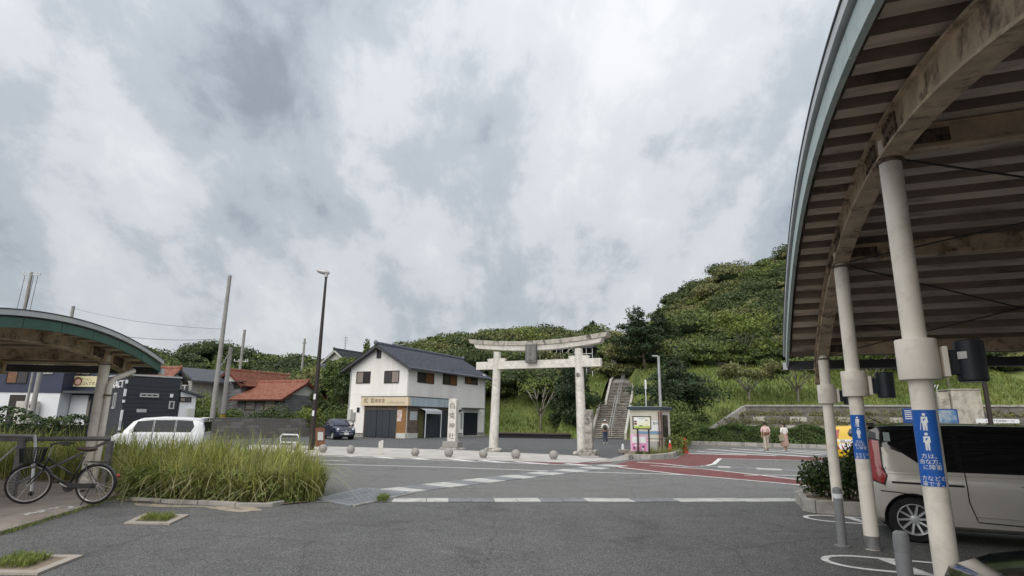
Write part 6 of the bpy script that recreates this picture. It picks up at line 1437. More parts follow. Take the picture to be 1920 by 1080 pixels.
# ---- behind the shelter on the right: tank block, boards, pole
M_tank = mat('lichened_concrete_tank', (.40, .37, .31), .9, var=.15, scale=2, stain=(.15, .12, .085), sscale=1.4, samt=.8, bump=.3)
p = at_(1812, 795, 38); zt = hz(1812, 731, p); t = thing('concrete_tank', 'weathered cream concrete tank block beyond the silver van', 'tank', (p.x, p.y, 0), rad(-14)); fq = Frame(t)
wd = fq.onB(1845, 770)[0]; box2('body', (-wd * .55, 0, 0), (wd, 1.8, zt), M_tank, t, bevel=.06); box2('lid', (-wd * .6, -.06, zt), (wd * 1.04, 1.85, zt + .07), M_tank, t, bevel=.03); box2('side_block', (-wd * 1.15, .2, 0), (-wd * .57, 1.7, zt - .15), M_tank, t, bevel=.04)
MB().lathe([(.34, 0), (.34, .015)], 20, (wd * .25, -.002, zt * .32), Matrix.Rotation(PI / 2, 3, 'X')).build('hatch_mark', mat('grey_stain_disc', (.22, .21, .19), .9, var=.2, scale=5), t)
for dx in (-1.3, -1.15): MB().tube([(wd * dx, .3, 0), (wd * dx, .3, zt + .1), (wd * dx + .12, .3, zt + .35)], .03, 6).build('vent_pipe', M_silver, t)
p = at_(1745, 800, 37); t = thing('blue_info_board', 'long blue information board beyond the silver van roof', 'sign', (p.x, p.y, 0), rad(-14)); fq = Frame(t); a, z = fq.onB(1691, 766); b, w = fq.onB(1797, 787)
box2('board', (a, -.05, w - .25), (b, .05, z), mat('deep_blue_board', (.015, .05, .20), .45, var=.2, scale=2), t); box2('sea_photo', ((a + b) / 2 + .2, -.06, w - .2), (b - .08, -.051, z - .08), mat('printed_sea_view', (.05, .14, .28), .4, col2=(.30, .34, .36), scale=2.5), t)
for k_ in range(5): box2('print_line', (a + .1, -.06, z - .16 - k_ * .12), ((a + b) / 2 - .05 - .2 * (k_ % 2), -.051, z - .12 - k_ * .12), M_whr, t)
for x in (a + .3, b - .3): box2('post', (x - .05, .051, 0), (x + .05, .12, w), M_wframe, t)
p = at_(1859, 800, 30); t = thing('dark_pole', 'dark brown pole in front of the concrete tank', 'pole', (p.x, p.y, 0)); zt = hz(1847, 697, p); MB().tube([(0, 0, 0), (0, 0, zt)], .11, 12).build('shaft', M_brown, t, auto=True); MB().lathe([(.14, zt), (.02, zt + .06)], 12).build('cap', M_brown, t); MB().lathe([(.2, 0), (.2, .03)], 12).build('base_plate', M_brown, t)
p = at_(1870, 800, 33); t = thing('long_white_banner', 'long white banner board with small lettering beyond the silver van', 'banner', (p.x, p.y, 0), rad(-10)); fq = Frame(t); a, z = fq.onB(1829, 785); b, w = fq.onB(1911, 792)
box2('board', (a, -.03, w - .05), (b, .03, z), M_whr, t); text('lettering', 'ようこそ白兎海岸へ 310', (z - w) * .75, M_ink, t, ((a + b) / 2 + .1, -.035, (z + w) / 2 - .03), sx=1.05)
for x in (a + .2, b - .2): box2('post', (x - .03, .031, 0), (x + .03, .09, w), M_wframe, t)

# ---- planter at the farthest post, bollards, stall ends
PLc = [Vector(g2(x, y)) for x, y in ((1500, 949), (1504, 957), (1530, 962.5), (1618, 968))]
p3w = P2w + VR * 3.25
PT = thing('corner_planter', 'kerbed corner planter holding the dark glossy shrub by the farthest post', 'planter', (0, 0, 0))
outl = [PLc[0], PLc[1], PLc[2], PLc[3], PLc[3] + Vector((1.6, -.3)), PLc[3] + Vector((2.0, 2.2)), PLc[0] + Vector((1.2, 1.9)), PLc[0] + Vector((.15, .5))]
cen = sum(outl, Vector((0, 0))) / len(outl)
for a, b in zip(outl, outl[1:] + outl[:1]):
    ia, ib = a + (cen - a).normalized() * .16, b + (cen - b).normalized() * .16; d = (b - a).normalized() * .006; slab('kerb_stone', [a + d, b - d, ib - d, ia + d], -.02, .23, M_conc, PT, bevel=.018)
slab('soil', [q + (cen - q).normalized() * .165 for q in outl], 0, .17, M_soil, PT)
def shrub_row():
    lobes = []; rs = random.Random(8); tr = [[(0, 0, 0), (0, 0, .6)]]
    c0 = Vector((p3w.x, p3w.y)) - Vector((cen.x, cen.y))
    for i in range(26):
        u_ = rs.uniform(-.72, 1.5); q = (u_, rs.uniform(-.3, .5) - .1 * u_, rs.uniform(.2, .95 if u_ > -.2 else .55)); lobes.append((*q, .30, .28, .26)); tr.append([(u_ * .5, 0, .05), (q[0] * .8, q[1] * .8, q[2] * .7), q])
    return tree('glossy_shrub', 'dark glossy evergreen shrub filling the corner planter', (cen.x + .12, cen.y - .1, .17), tr, lobes, .085, 9000, ML_gloss, seed=81, cat='shrub', low=-.9, shell=.6, jit=.7, aspect=.5, r0=.03)
shrub_row()
M_bol = mat('grey_rubber_bollard', (.20, .205, .21), .6, var=.08, scale=4, stain=(.13, .13, .13), sscale=3, samt=.5)
def bollard(p, h, lbl, band):
    t = thing('bollard', lbl, 'bollard', (p.x, p.y, 0), 0, 'grey bollards by the shelter'); r = .058
    MB().lathe([(r * 1.05, 0), (r, .03), (r, h - .17), (r * .96, h - .168), (r * .96, h - .160), (r, h - .158), (r, h - .05), (r * .92, h - .02), (r * .6, h - .004), (r * .1, h)], 24).build('shaft', M_bol, t, auto=True)
    MB().lathe([(r * 1.02, h - .145), (r * 1.02, h - .085)], 24).build('reflective_band', M_whr if band else M_bol, t); MB().lathe([(r * 1.7, 0), (r * 1.7, .012), (r * 1.2, .02)], 20).build('base_flange', M_bol, t)
bollard(G(1580, 1024), .76, 'grey bollard with white band left of the middle shelter post', True)
b2p = G(1688, 1002, .73); bollard(Vector((b2p.x, b2p.y, 0)), .76, 'plain grey bollard at the bottom picture edge beside the nearest post', False)
def stall_end(c, ln, w_, name):
    """a parking divider painted as a long rounded loop with slanting bars"""
    mb = MB(); c = Vector(c); u_ = Vector((UR.x, UR.y)); v_ = Vector((VR.x, VR.y)); th_ = .085
    def pt(a, b): q = c + u_ * a + v_ * b; return (q.x, q.y, .006)
    O = []; I = []
    for i in range(13):
        a = PI / 2 + PI * i / 12; O.append((w_ + math.cos(a) * w_ * 1.25, math.sin(a) * w_)); I.append((w_ + math.cos(a) * (w_ * 1.25 - th_), math.sin(a) * (w_ - th_)))
    O = [(ln, w_)] + O + [(ln, -w_)]; I = [(ln, w_ - th_)] + I + [(ln, -w_ + th_)]
    for i in range(len(O) - 1): mb.quad(pt(*O[i]), pt(*O[i + 1]), pt(*I[i + 1]), pt(*I[i]))
    k_ = .55
    while k_ < ln - .5: mb.quad(pt(k_, w_ - th_ - .002), pt(k_ + .16, w_ - th_ - .002), pt(k_ + .42, -w_ + th_ + .002), pt(k_ + .26, -w_ + th_ + .002)); k_ += .75
    o = mb.build(name, M_white, None, fix=False); o['kind'] = 'structure'
    for pl in o.data.polygons:
        if pl.normal.z < 0: pl.flip()
l2 = G(1556, 1050); l1 = G(1517, 970)
stall_end((l2.x, l2.y), 6, .40, 'parking_bay_divider'); stall_end((l1.x, l1.y), 6, .40, 'parking_bay_divider')
stall_end((l2.x - VR.x * 2.75 - .15, l2.y - VR.y * 2.75), 6, .40, 'parking_bay_divider')

# ================================================================== vehicles
M_tyre = mat('tyre_rubber', (.014, .014, .015), .85, var=.15, scale=10)
M_rim = mat('alloy_rim', (.52, .53, .55), .32, metal=.25, var=.05)
M_glass = glassy('car_glass_tint', (.008, .009, .010), .04)
M_redl = mat('red_lamp_lens', (.30, .008, .010), .15, var=.1, scale=8, spec=.7)
M_clearl = mat('clear_lamp_lens', (.62, .64, .66), .1, var=.05, spec=.7)
M_blkpl = mat('black_car_plastic', (.015, .015, .016), .5, var=.1)
M_plate = mat('white_number_plate', (.70, .70, .68), .5, var=0)
M_seam = mat('panel_gap_black', (.006, .006, .006), .8, var=0)
def lerp(a, b, t): return a + (b - a) * t
class Car:
    """stations: (x, z_bottom, z_belt, z_top, half-width low, half-width top); x runs from the nose (0) to the tail (L)"""
    def __init__(s, root, st, body, top, roof=None):
        s.root = root; s.st = st
        def low(q): x, zb, zh, zr, w, t = q; return [(0, zb), (w * .86, zb), (w * .965, zb + .06), (w, zb + (zh - zb) * .28), (w * 1.005, zb + (zh - zb) * .62), (w * .992, zb + (zh - zb) * .86), (w * .965, zh), (w * .90, zh + .012), (0, zh + .02)]
        def up(q): x, zb, zh, zr, w, t = q; return [(0, zh - .02), (w * .93, zh - .02), (w * .955, zh), (lerp(w * .955, t, .5), lerp(zh, zr, .48)), (t, lerp(zh, zr, .86)), (t * .94, lerp(zh, zr, .965)), (t * .72, zr), (0, zr + .012)]
        s.body = s.loft([low(q) for q in st], [q[0] for q in st], 'body', body)
        gh = [q for q in st if q[3] > q[2] + .03]
        s.gh = gh
        s.cabin = s.loft([up(q) for q in gh], [q[0] for q in gh], 'cabin', top)
        if roof:
            def rf(q): x, zb, zh, zr, w, t = q; return [(t * 1.004, lerp(zh, zr, .87)), (t * .948, lerp(zh, zr, .968)), (t * .725, zr + .006), (0, zr + .02)]
            mb = MB(); P = []
            rst = [q for q in gh if q[3] - q[2] > .8 * max(k_[3] - k_[2] for k_ in gh)]
            for q in rst:
                h = rf(q); ring = [(q[0], y, z) for y, z in h] + [(q[0], -y, z) for y, z in h[-2::-1]]; P.append(ring)
            n = len(P[0]); V_ = [v for r_ in P for v in r_]; F_ = [(i * n + k_, i * n + k_ + 1, (i + 1) * n + k_ + 1, (i + 1) * n + k_) for i in range(len(P) - 1) for k_ in range(n - 1)]
            mb.add(V_, F_); o = mb.build('roof_panel', roof, root, auto=True); sd = o.modifiers.new('t', 'SOLIDIFY'); sd.thickness = .012
    def loft(s, prof, xs, name, m):
        mb = MB(); P = []
        for h, x in zip(prof, xs): P.append([(x, y, z) for y, z in h] + [(x, -y, z) for y, z in h[-2:0:-1]])
        n = len(P[0]); V_ = [v for r_ in P for v in r_]
        F_ = [(i * n + k_, i * n + (k_ + 1) % n, (i + 1) * n + (k_ + 1) % n, (i + 1) * n + k_) for i in range(len(P) - 1) for k_ in range(n)] + [tuple(range(n)), tuple(range((len(P) - 1) * n, len(P) * n))[::-1]]
        mb.add(V_, F_); return mb.build(name, m, s.root, auto=True)
    def ev(s, x):
        st = s.st; x = min(max(x, st[0][0]), st[-1][0])
        for a, b in zip(st[:-1], st[1:]):
            if a[0] <= x <= b[0]: t = (x - a[0]) / max(1e-6, b[0] - a[0]); return [lerp(a[i], b[i], t) for i in range(6)]
    def side(s, x, z):
        _, zb, zh, zr, w, t = s.ev(x)
        if z >= zh:
            f = (z - zh) / max(.01, zr - zh); K_ = [(0, w * .955), (.48, lerp(w * .955, t, .5)), (.86, t), (.965, t * .94), (1, t * .72)]
        else:
            f = (z - zb) / max(.01, zh - zb); K_ = [(0, w * .86), (.06 / max(.1, zh - zb), w * .965), (.28, w), (.62, w * 1.005), (.86, w * .992), (1, w * .965)]
        return float(np.interp(f, [k_[0] for k_ in K_], [k_[1] for k_ in K_]))
    def panel(s, name, poly, m, off=.008, sides=(1, -1), nsub=5, parent=None):
        """patch lying on the flank, given as an (x,z) outline"""
        P = []
        for (a, b) in zip(poly, poly[1:] + poly[:1]):
            for i in range(nsub): P.append((lerp(a[0], b[0], i / nsub), lerp(a[1], b[1], i / nsub)))
        out = None
        for sg in sides:
            cx = sum(p[0] for p in P) / len(P); cz = sum(p[1] for p in P) / len(P)
            V_ = [(cx, sg * (s.side(cx, cz) + off), cz)]; n = len(P); rings = 4
            for k_ in range(1, rings + 1):
                f = k_ / rings
                for p in P: x, z = lerp(cx, p[0], f), lerp(cz, p[1], f); V_.append((x, sg * (s.side(x, z) + off), z))
            F_ = [(0, 1 + i, 1 + (i + 1) % n) for i in range(n)]
            for k_ in range(rings - 1):
                F_ += [(1 + k_ * n + i, 1 + (k_ + 1) * n + i, 1 + (k_ + 1) * n + (i + 1) % n, 1 + k_ * n + (i + 1) % n) for i in range(n)]
            out = MB().add(V_, F_).build(name, m, parent or s.root, auto=True)
        return out
    def seam(s, pts, w=.007, m=None, name='panel_gap', off=.004, sides=(1, -1)):
        for sg in sides:
            P = []
            for a, b in zip(pts[:-1], pts[1:]):
                for i in range(6): x, z = lerp(a[0], b[0], i / 6), lerp(a[1], b[1], i / 6); P.append((x, sg * (s.side(x, z) + off), z))
            x, z = pts[-1]; P.append((x, sg * (s.side(x, z) + off), z)); MB().tube(P, w, 5).build(name, m or M_seam, s.root)
    def arches(s, xs, r, zc):
        bm = bmesh.new(); bm.from_mesh(s.body.data); bm.free()
        for x in xs:
            w = s.ev(x)[4]
            cm = MB().lathe([(r, -w * 1.3), (r, -w * .66)], 32, (x, 0, zc), Matrix.Rotation(PI / 2, 3, 'X')); cm.lathe([(r, w * .66), (r, w * 1.3)], 32, (x, 0, zc), Matrix.Rotation(PI / 2, 3, 'X'))
            co = cm.build('cutter', M_blkpl); md = s.body.modifiers.new('cut', 'BOOLEAN'); md.operation = 'DIFFERENCE'; md.object = co; md.solver = 'EXACT'
            co.parent = s.root
            bpy.context.view_layer.update(); dg = bpy.context.evaluated_depsgraph_get(); dg.update()
            me = bpy.data.meshes.new_from_object(s.body.evaluated_get(dg)); s.body.modifiers.clear(); s.body.data = me; bpy.data.objects.remove(co, do_unlink=True)
            try: me.set_sharp_from_angle(angle=rad(38))
            except Exception: pass
            for sg in (-1, 1): MB().lathe([(r * .985, sg * w * .62), (r * .985, sg * w * .68)], 28, (x, 0, zc), Matrix.Rotation(PI / 2, 3, 'X')).build('wheel_well', M_blkpl, s.root)
    def wheels(s, xs, r, w=.2, spokes=10, inset=.02):
        for x in xs:
            hw = s.ev(x)[4]
            for sg in (-1, 1):
                y0 = sg * (hw - inset - w); y1 = sg * (hw - inset)
                M_ = Matrix.Rotation(-PI / 2 if sg > 0 else PI / 2, 3, 'X'); c = (x, y0, r)
                wt = MB().lathe([(r * .66, 0), (r * .96, 0), (r, w * .14), (r, w * .86), (r * .95, w), (r * .70, w * 1.02), (r * .66, w * .9)], 36, c, M_, cap=False).build('wheel', M_tyre, s.root, auto=True)
                MB().lathe([(.0, w * .5), (r * .64, w * .5), (r * .67, w * .55), (r * .70, w * 1.0), (r * .675, w * 1.03), (r * .645, w * 1.0), (r * .63, w * .62), (0, w * .6)], 36, c, M_).build('rim', M_rim, wt, auto=True)
                mb = MB()
                for k_ in range(spokes):
                    a = 2 * PI * k_ / spokes; R_ = Matrix.Rotation(a, 3, 'Z')
                    V_ = [M_ @ (R_ @ Vector(v)) + Vector(c) for v in ((.03, -r * .05, w * .80), (.03, r * .05, w * .80), (r * .65, r * .085, w * .95), (r * .65, r * .01, w * .95), (.03, -r * .05, w * .62), (.03, r * .05, w * .62), (r * .65, r * .085, w * .7), (r * .65, r * .01, w * .7))]
                    mb.add(V_, [(0, 1, 2, 3), (7, 6, 5, 4), (0, 4, 5, 1), (1, 5, 6, 2), (2, 6, 7, 3), (3, 7, 4, 0)])
                o = mb.build('spokes', M_rim, wt)
                MB().lathe([(r * .17, w * .6), (r * .17, w * .9), (r * .1, w * .94)], 18, c, M_).build('hub_cap', M_rim, wt, auto=True)
                if spokes > 6: MB().lathe([(r * .62, w * .63), (r * .62, w * .64)], 24, c, M_).build('rim_shadow', M_blkpl, wt)

# ---- silver-beige van: nose to the right, tail to the left
M_beige = mat('champagne_metallic_paint', (.51, .485, .435), .30, metal=.2, var=.03, scale=2, coat=.6)
vd = rad(-25); vf = Vector((math.cos(vd), math.sin(vd), 0)); vs_ = Vector((-vf.y, vf.x, 0))
rw = G(1722, 1018)                      # outer foot of the visible rear wheel
HW = .845; L_ = 4.25; XR = L_ - .48     # rear axle position from the nose
vo = rw + vs_ * (HW - .03) + vf * XR    # nose point on the centre line
VAN = thing('silver_van', 'champagne silver compact van with black roof parked under the shelter', 'van', (vo.x, vo.y, 0), vd + PI)
st = [(0, .32, .62, .62, .62, .5), (.10, .22, .78, .78, .76, .6), (.45, .2, .93, .94, HW, .66), (.9, .2, .99, 1.04, HW, .70), (1.25, .2, 1.0, 1.33, HW, .70), (1.75, .2, 1.0, 1.62, HW, .69), (2.3, .2, 1.0, 1.68, HW, .69), (3.0, .2, 1.0, 1.69, HW, .685), (3.7, .2, 1.0, 1.68, HW, .675), (4.05, .22, 1.0, 1.655, HW * .985, .66), (4.19, .26, .98, 1.60, HW * .94, .63), (4.25, .33, .94, 1.40, HW * .86, .60)]
M_btop = mat('gloss_black_roof', (.010, .011, .012), .12, var=0, coat=.8)
VAN.scale = (1, 1, .965)
cv = Car(VAN, st, M_beige, M_btop)
cv.arches((.78, XR), .365, .32); cv.wheels((.78, XR), .315, .2, 10, .03)
cv.panel('rear_quarter_panel', [(4.17, .985), (4.17, 1.30), (4.03, 1.335), (3.82, 1.25), (3.52, 1.01), (3.5, .985)], M_beige, .006)
cv.panel('quarter_window', [(3.98, 1.37), (3.98, 1.58), (3.2, 1.61), (3.2, 1.04), (3.45, 1.04), (3.78, 1.28)], M_glass, .007)
cv.panel('sliding_door_window', [(3.12, 1.04), (3.12, 1.61), (2.12, 1.62), (2.12, 1.04)], M_glass, .007); cv.panel('front_door_window', [(2.02, 1.04), (2.02, 1.61), (1.72, 1.57), (1.25, 1.12), (1.25, 1.04)], M_glass, .007)
cv.panel('tail_lamp', [(4.235, .86), (4.235, 1.33), (4.20, 1.44), (4.09, 1.42), (4.10, 1.05), (4.06, .92), (4.10, .80)], M_redl, .016)
cv.panel('tail_lamp_frame', [(4.245, .84), (4.245, 1.36), (4.205, 1.47), (4.07, 1.44), (4.08, 1.05), (4.04, .92), (4.085, .78)], M_blkpl, .010)
cv.panel('slide_rail', [(4.0, .815), (4.0, .845), (3.15, .832), (3.15, .802)], M_blkpl, .006)
for x, tpts in ((3.12, [(3.12, 1.02), (3.12, .60), (3.05, .34), (2.1, .31)]), (2.06, [(2.06, 1.02), (2.06, .6), (2.1, .31)]), (1.2, [(1.2, 1.0), (1.22, .6), (1.35, .31), (2.1, .31)])): cv.seam(tpts)
cv.seam([(4.15, .70), (3.95, .69), (3.72, .66)]); cv.seam([(4.20, .95), (3.15, .955), (2.1, .96), (1.3, .965)], .004, M_beige, 'shoulder_crease', .002)
cv.seam([(3.1, .42), (2.2, .40), (1.3, .42)], .008, M_beige, 'sill_crease', .003)
for x in (2.42, 1.92):
    for sg in (-1, 1):
        y = cv.side(x, .86); h_ = MB().tube([(x - .12, sg * (y + .004), .86), (x - .09, sg * (y + .035), .862), (x + .09, sg * (y + .035), .862), (x + .12, sg * (y + .004), .86)], .016, 8).build('door_handle', M_beige, VAN, auto=True)
cv.panel('keyhole', [(1.83, .735), (1.83, .765), (1.80, .765), (1.80, .735)], M_blkpl, .006, nsub=2)
box2('rear_bumper', (4.16, -.74, .28), (4.285, .74, .56), M_beige, VAN, bevel=.05); box2('number_plate', (4.256, -.17, .66), (4.275, .17, .83), M_plate, VAN); MB().box2((4.10, -.60, 1.645), (4.36, .60, 1.69)).build('roof_spoiler', M_btop, VAN, bevel=.015)
box2('rear_window', (4.228, -.55, 1.0), (4.242, .55, 1.42), M_glass, VAN)
MB().tube([(3.95, 0, 1.69), (4.12, 0, 1.79)], .008, 5).build('aerial', M_blkpl, VAN)
for sg in (-1, 1):
    box2('door_mirror', (1.32, sg * 1.0 - .09, 1.02), (1.44, sg * 1.0 + .09, 1.20), M_btop, VAN, bevel=.03); cv.panel('head_lamp', [(.14, .66), (.14, .78), (.45, .86), (.42, .70)], M_clearl, .008)
cv.panel('fuel_sticker', [(4.02, 1.42), (4.02, 1.55), (3.94, 1.55), (3.94, 1.42)], mat('pale_window_sticker', (.30, .36, .34), .5, var=.2, scale=20), .011, sides=(1, -1), nsub=2)
# ---- dark car in the nearest bay
M_dkcar = mat('black_metallic_paint', (.012, .014, .018), .12, metal=.2, var=0, coat=1.0)
dn = G(1792, 1090, .70); dd = rad(-22)
DC = thing('black_car', 'glossy black car whose bonnet cuts the bottom right corner', 'car', (dn.x - .04, dn.y - .12, 0), dd)
st = [(0, .3, .58, .58, .56, .4), (.10, .22, .68, .68, .72, .5), (.35, .2, .76, .77, .82, .6), (.8, .2, .84, .86, .85, .62), (1.15, .2, .90, .94, .86, .64), (1.5, .2, .93, 1.12, .86, .64), (2.0, .2, .94, 1.38, .86, .62), (2.5, .2, .94, 1.44, .86, .61), (3.1, .2, .94, 1.42, .86, .60), (3.6, .22, .93, 1.25, .85, .58), (4.0, .26, .90, .98, .80, .55), (4.15, .32, .84, .85, .72, .5)]
c2 = Car(DC, st, M_dkcar, M_glass, M_dkcar); c2.arches((.78, 3.3), .34, .30); c2.wheels((.78, 3.3), .30, .19, 5, .03)
c2.panel('head_lamp', [(.10, .56), (.14, .66), (.62, .78), (.50, .66)], M_clearl, .008); c2.seam([(.2, .70), (.7, .80), (1.2, .88)], .006, M_silver, 'bonnet_edge')
for tp in ([(1.5, .9), (1.5, .5), (1.6, .3), (2.4, .3)], [(2.45, .92), (2.45, .3)]): c2.seam(tp)
for sg in (-1, 1): box2('door_mirror', (1.55, sg * 1.0 - .09, .94), (1.68, sg * 1.0 + .09, 1.08), M_dkcar, DC, bevel=.03)
# ---- white wagon behind the grass
M_wcar = mat('white_car_paint', (.74, .75, .76), .25, var=.01, coat=.6)
wv0 = atY(214, 815, 21.8); wv1 = atY(388, 815, 22.7); wd_ = math.atan2(wv1.y - wv0.y, wv1.x - wv0.x); wl0 = (wv1 - wv0).length
WV = thing('white_wagon', 'white boxy wagon parked behind the tall grass', 'car', (wv0.x, wv0.y, 0), wd_)
k_ = wl0 / 3.6
st = [(0, .3, .62, .62, .60, .5), (.08, .22, .78, .78, .72, .55), (.3, .2, .90, .92, .76, .6), (.55, .2, .94, 1.05, .77, .62), (.85, .2, .94, 1.36, .77, .63), (1.15, .2, .94, 1.47, .77, .63), (1.9, .2, .94, 1.52, .77, .62), (2.8, .2, .94, 1.51, .77, .62), (3.3, .2, .94, 1.48, .77, .61), (3.5, .24, .94, 1.42, .75, .60), (3.6, .3, .92, 1.15, .70, .56)]
st = [(q[0] * k_, *q[1:]) for q in st]
c3 = Car(WV, st, M_wcar, M_wcar, M_wcar); c3.arches((.65 * k_, 2.95 * k_), .30, .28); c3.wheels((.65 * k_, 2.95 * k_), .275, .17, 5, .03)
M_gl2 = mat('wagon_dark_glass', (.010, .013, .018), .08, var=0, spec=.25)
for nm, pl in (('front_door_window', [(.82, .99), (1.02, 1.36), (1.62, 1.41), (1.62, .99)]), ('rear_door_window', [(1.68, .99), (1.68, 1.41), (2.45, 1.42), (2.45, .99)]), ('quarter_window', [(2.51, .99), (2.51, 1.42), (3.1, 1.40), (3.2, 1.2), (3.1, .99)])):
    c3.panel(nm, [(q[0] * k_, q[1]) for q in pl], M_gl2, .007)
for x in (1.65, 2.48): c3.seam([(x * k_, 1.42), (x * k_, .3)], .012, M_blkpl)
MB().add([(.50 * k_, -.60, 1.0), (.50 * k_, .60, 1.0), (.90 * k_, .56, 1.40), (.90 * k_, -.56, 1.40)], [(0, 1, 2, 3)]).build('windscreen', M_gl2, WV)
box2('rear_window', (3.54 * k_, -.54, .98), (3.64 * k_, .54, 1.38), M_glass, WV, bevel=.02)
for sg in (-1, 1): box2('door_mirror', (.86 * k_, sg * .88 - .07, .96), (.98 * k_, sg * .88 + .07, 1.12), M_wcar, WV, bevel=.03)
MB().box2((3.42 * k_, -.5, 1.49), (3.68 * k_, .5, 1.525)).build('roof_spoiler', M_wcar, WV, bevel=.012)
# ---- small dark blue city car in front of the shop house
M_bcar = mat('dark_blue_car_paint', (.012, .018, .045), .18, metal=.2, var=0, coat=.9)
fp = G(645, 824.5); fd = rad(-54)
FC = thing('blue_city_car', 'small rounded dark blue city car beside the white shop house', 'car', (fp.x + .35 * math.cos(fd), fp.y + .35 * math.sin(fd), 0), fd + PI)
st = [(0, .34, .52, .52, .52, .4), (.06, .24, .66, .66, .66, .5), (.25, .2, .80, .81, .77, .56), (.6, .2, .90, .92, .80, .6), (.95, .2, .95, 1.02, .81, .62), (1.3, .2, .96, 1.34, .81, .62), (1.7, .2, .96, 1.47, .81, .61), (2.2, .2, .96, 1.49, .81, .60), (2.7, .2, .96, 1.44, .81, .58), (3.1, .22, .96, 1.26, .80, .55), (3.4, .26, .92, .98, .74, .5), (3.54, .34, .80, .81, .62, .45)]
c4c = Car(FC, st, M_bcar, M_bcar, M_bcar); c4c.arches((.68, 2.95), .33, .29); c4c.wheels((.68, 2.95), .285, .18, 8, .02)
c4c.panel('door_window', [(1.15, 1.0), (1.45, 1.34), (2.15, 1.40), (2.15, 1.0)], M_glass, .008); c4c.panel('quarter_window', [(2.22, 1.0), (2.22, 1.40), (2.62, 1.36), (2.95, 1.04)], M_glass, .008)
MB().add([(1.0, -.60, 1.02), (1.0, .60, 1.02), (1.44, .54, 1.40), (1.44, -.54, 1.40)], [(0, 1, 2, 3)]).build('windscreen', mat('windscreen_reflecting_sky', (.05, .055, .06), .03, var=0, spec=.9), FC)
for sg in (-1, 1):
    MB().ball((.17, sg * .56, .70), .115, 16, 10, sq=(.6, 1, 1)).build('head_lamp', M_clearl, FC, smooth=True); MB().ball((.10, sg * .50, .50), .06, 12, 8, sq=(.6, 1, 1)).build('fog_lamp', M_clearl, FC, smooth=True)
    MB().ball((1.25, sg * .93, 1.02), .11, 12, 8, sq=(.7, 1, .8)).build('door_mirror', M_bcar, FC, smooth=True)
MB().tube([(.05, -.42, .60), (.0, 0, .585), (.05, .42, .60)], .018, 8).build('chrome_whisker', M_rim, FC); MB().tube([(.0, -.5, .42), (-.035, 0, .42), (.0, .5, .42)], .018, 8).build('bumper_chrome', M_rim, FC)
MB().ball((-.005, 0, .615), .06, 12, 8, sq=(.4, 1, 1)).build('badge', M_rim, FC, smooth=True)
box2('number_plate', (-.055, -.165, .36), (-.035, .165, .52), M_plate, FC); box2('lower_grille', (-.01, -.42, .26), (.06, .42, .35), M_blkpl, FC, bevel=.02)
c4c.seam([(1.15, .95), (1.18, .5), (1.3, .28), (2.15, .28), (2.22, .6), (2.2, 1.0)])
# ---- yellow patrol vehicle glimpsed between the posts
M_yel = mat('bright_yellow_vehicle_paint', (.62, .40, .015), .35, var=.03, coat=.4)
yp = atY(1571, 838, 25.5); yd = rad(-12)
YV = thing('yellow_patrol_van', 'bright yellow patrol van with red lamp and chevrons between the shelter posts', 'van', (yp.x + .1, yp.y + .75, 0), yd)
st = [(0, .36, .85, 1.20, .66, .56), (.06, .26, .92, 1.42, .74, .62), (.25, .22, .95, 1.53, .78, .66), (1.0, .2, .97, 1.56, .80, .68), (2.4, .2, .97, 1.55, .80, .68), (3.1, .2, .96, 1.40, .80, .66), (3.6, .2, .94, 1.05, .80, .64), (4.2, .24, .86, .88, .76, .6), (4.4, .34, .66, .66, .64, .5)]
c5 = Car(YV, st, M_yel, M_yel); c5.arches((.75, 3.4), .33, .30); c5.wheels((.75, 3.4), .30, .19, 5, .02)
c5.panel('tail_lamp', [(.04, 1.02), (.02, 1.16), (.10, 1.38), (.22, 1.40), (.15, 1.16), (.12, 1.02)], M_redl, .014)
c5.panel('rear_window', [(.55, 1.12), (.50, 1.25), (.60, 1.42), (.90, 1.45), (.95, 1.1), (.75, 1.06)], M_glass, .010); c5.panel('side_window', [(1.1, 1.05), (1.1, 1.46), (2.3, 1.46), (2.3, 1.05)], M_glass, .010)
c5.panel('white_band', [(.05, .86), (.05, .98), (1.6, .98), (1.6, .86)], M_whr, .010)
for q in range(5): c5.panel('red_chevron', [(.06 + q * .17, .58), (.14 + q * .17, .58), (.03 + q * .17, .80), (-.0 + q * .17 + .02, .80)], M_redl if q < 5 else M_whr, .013, nsub=2)
c5.panel('chevron_ground', [(.04, .56), (.04, .82), (1.0, .82), (1.0, .56)], M_whr, .010); text('lettering', '道路パトロール', .11, M_ink, YV, (.52, -.822, .92), sx=1.0)
MB().prism([(.9, 1.57), (1.5, 1.57), (1.2, 1.80)], 'y', -.35, .35).build('roof_beacon', mat('amber_beacon', (.60, .26, .01), .3, var=0), YV)

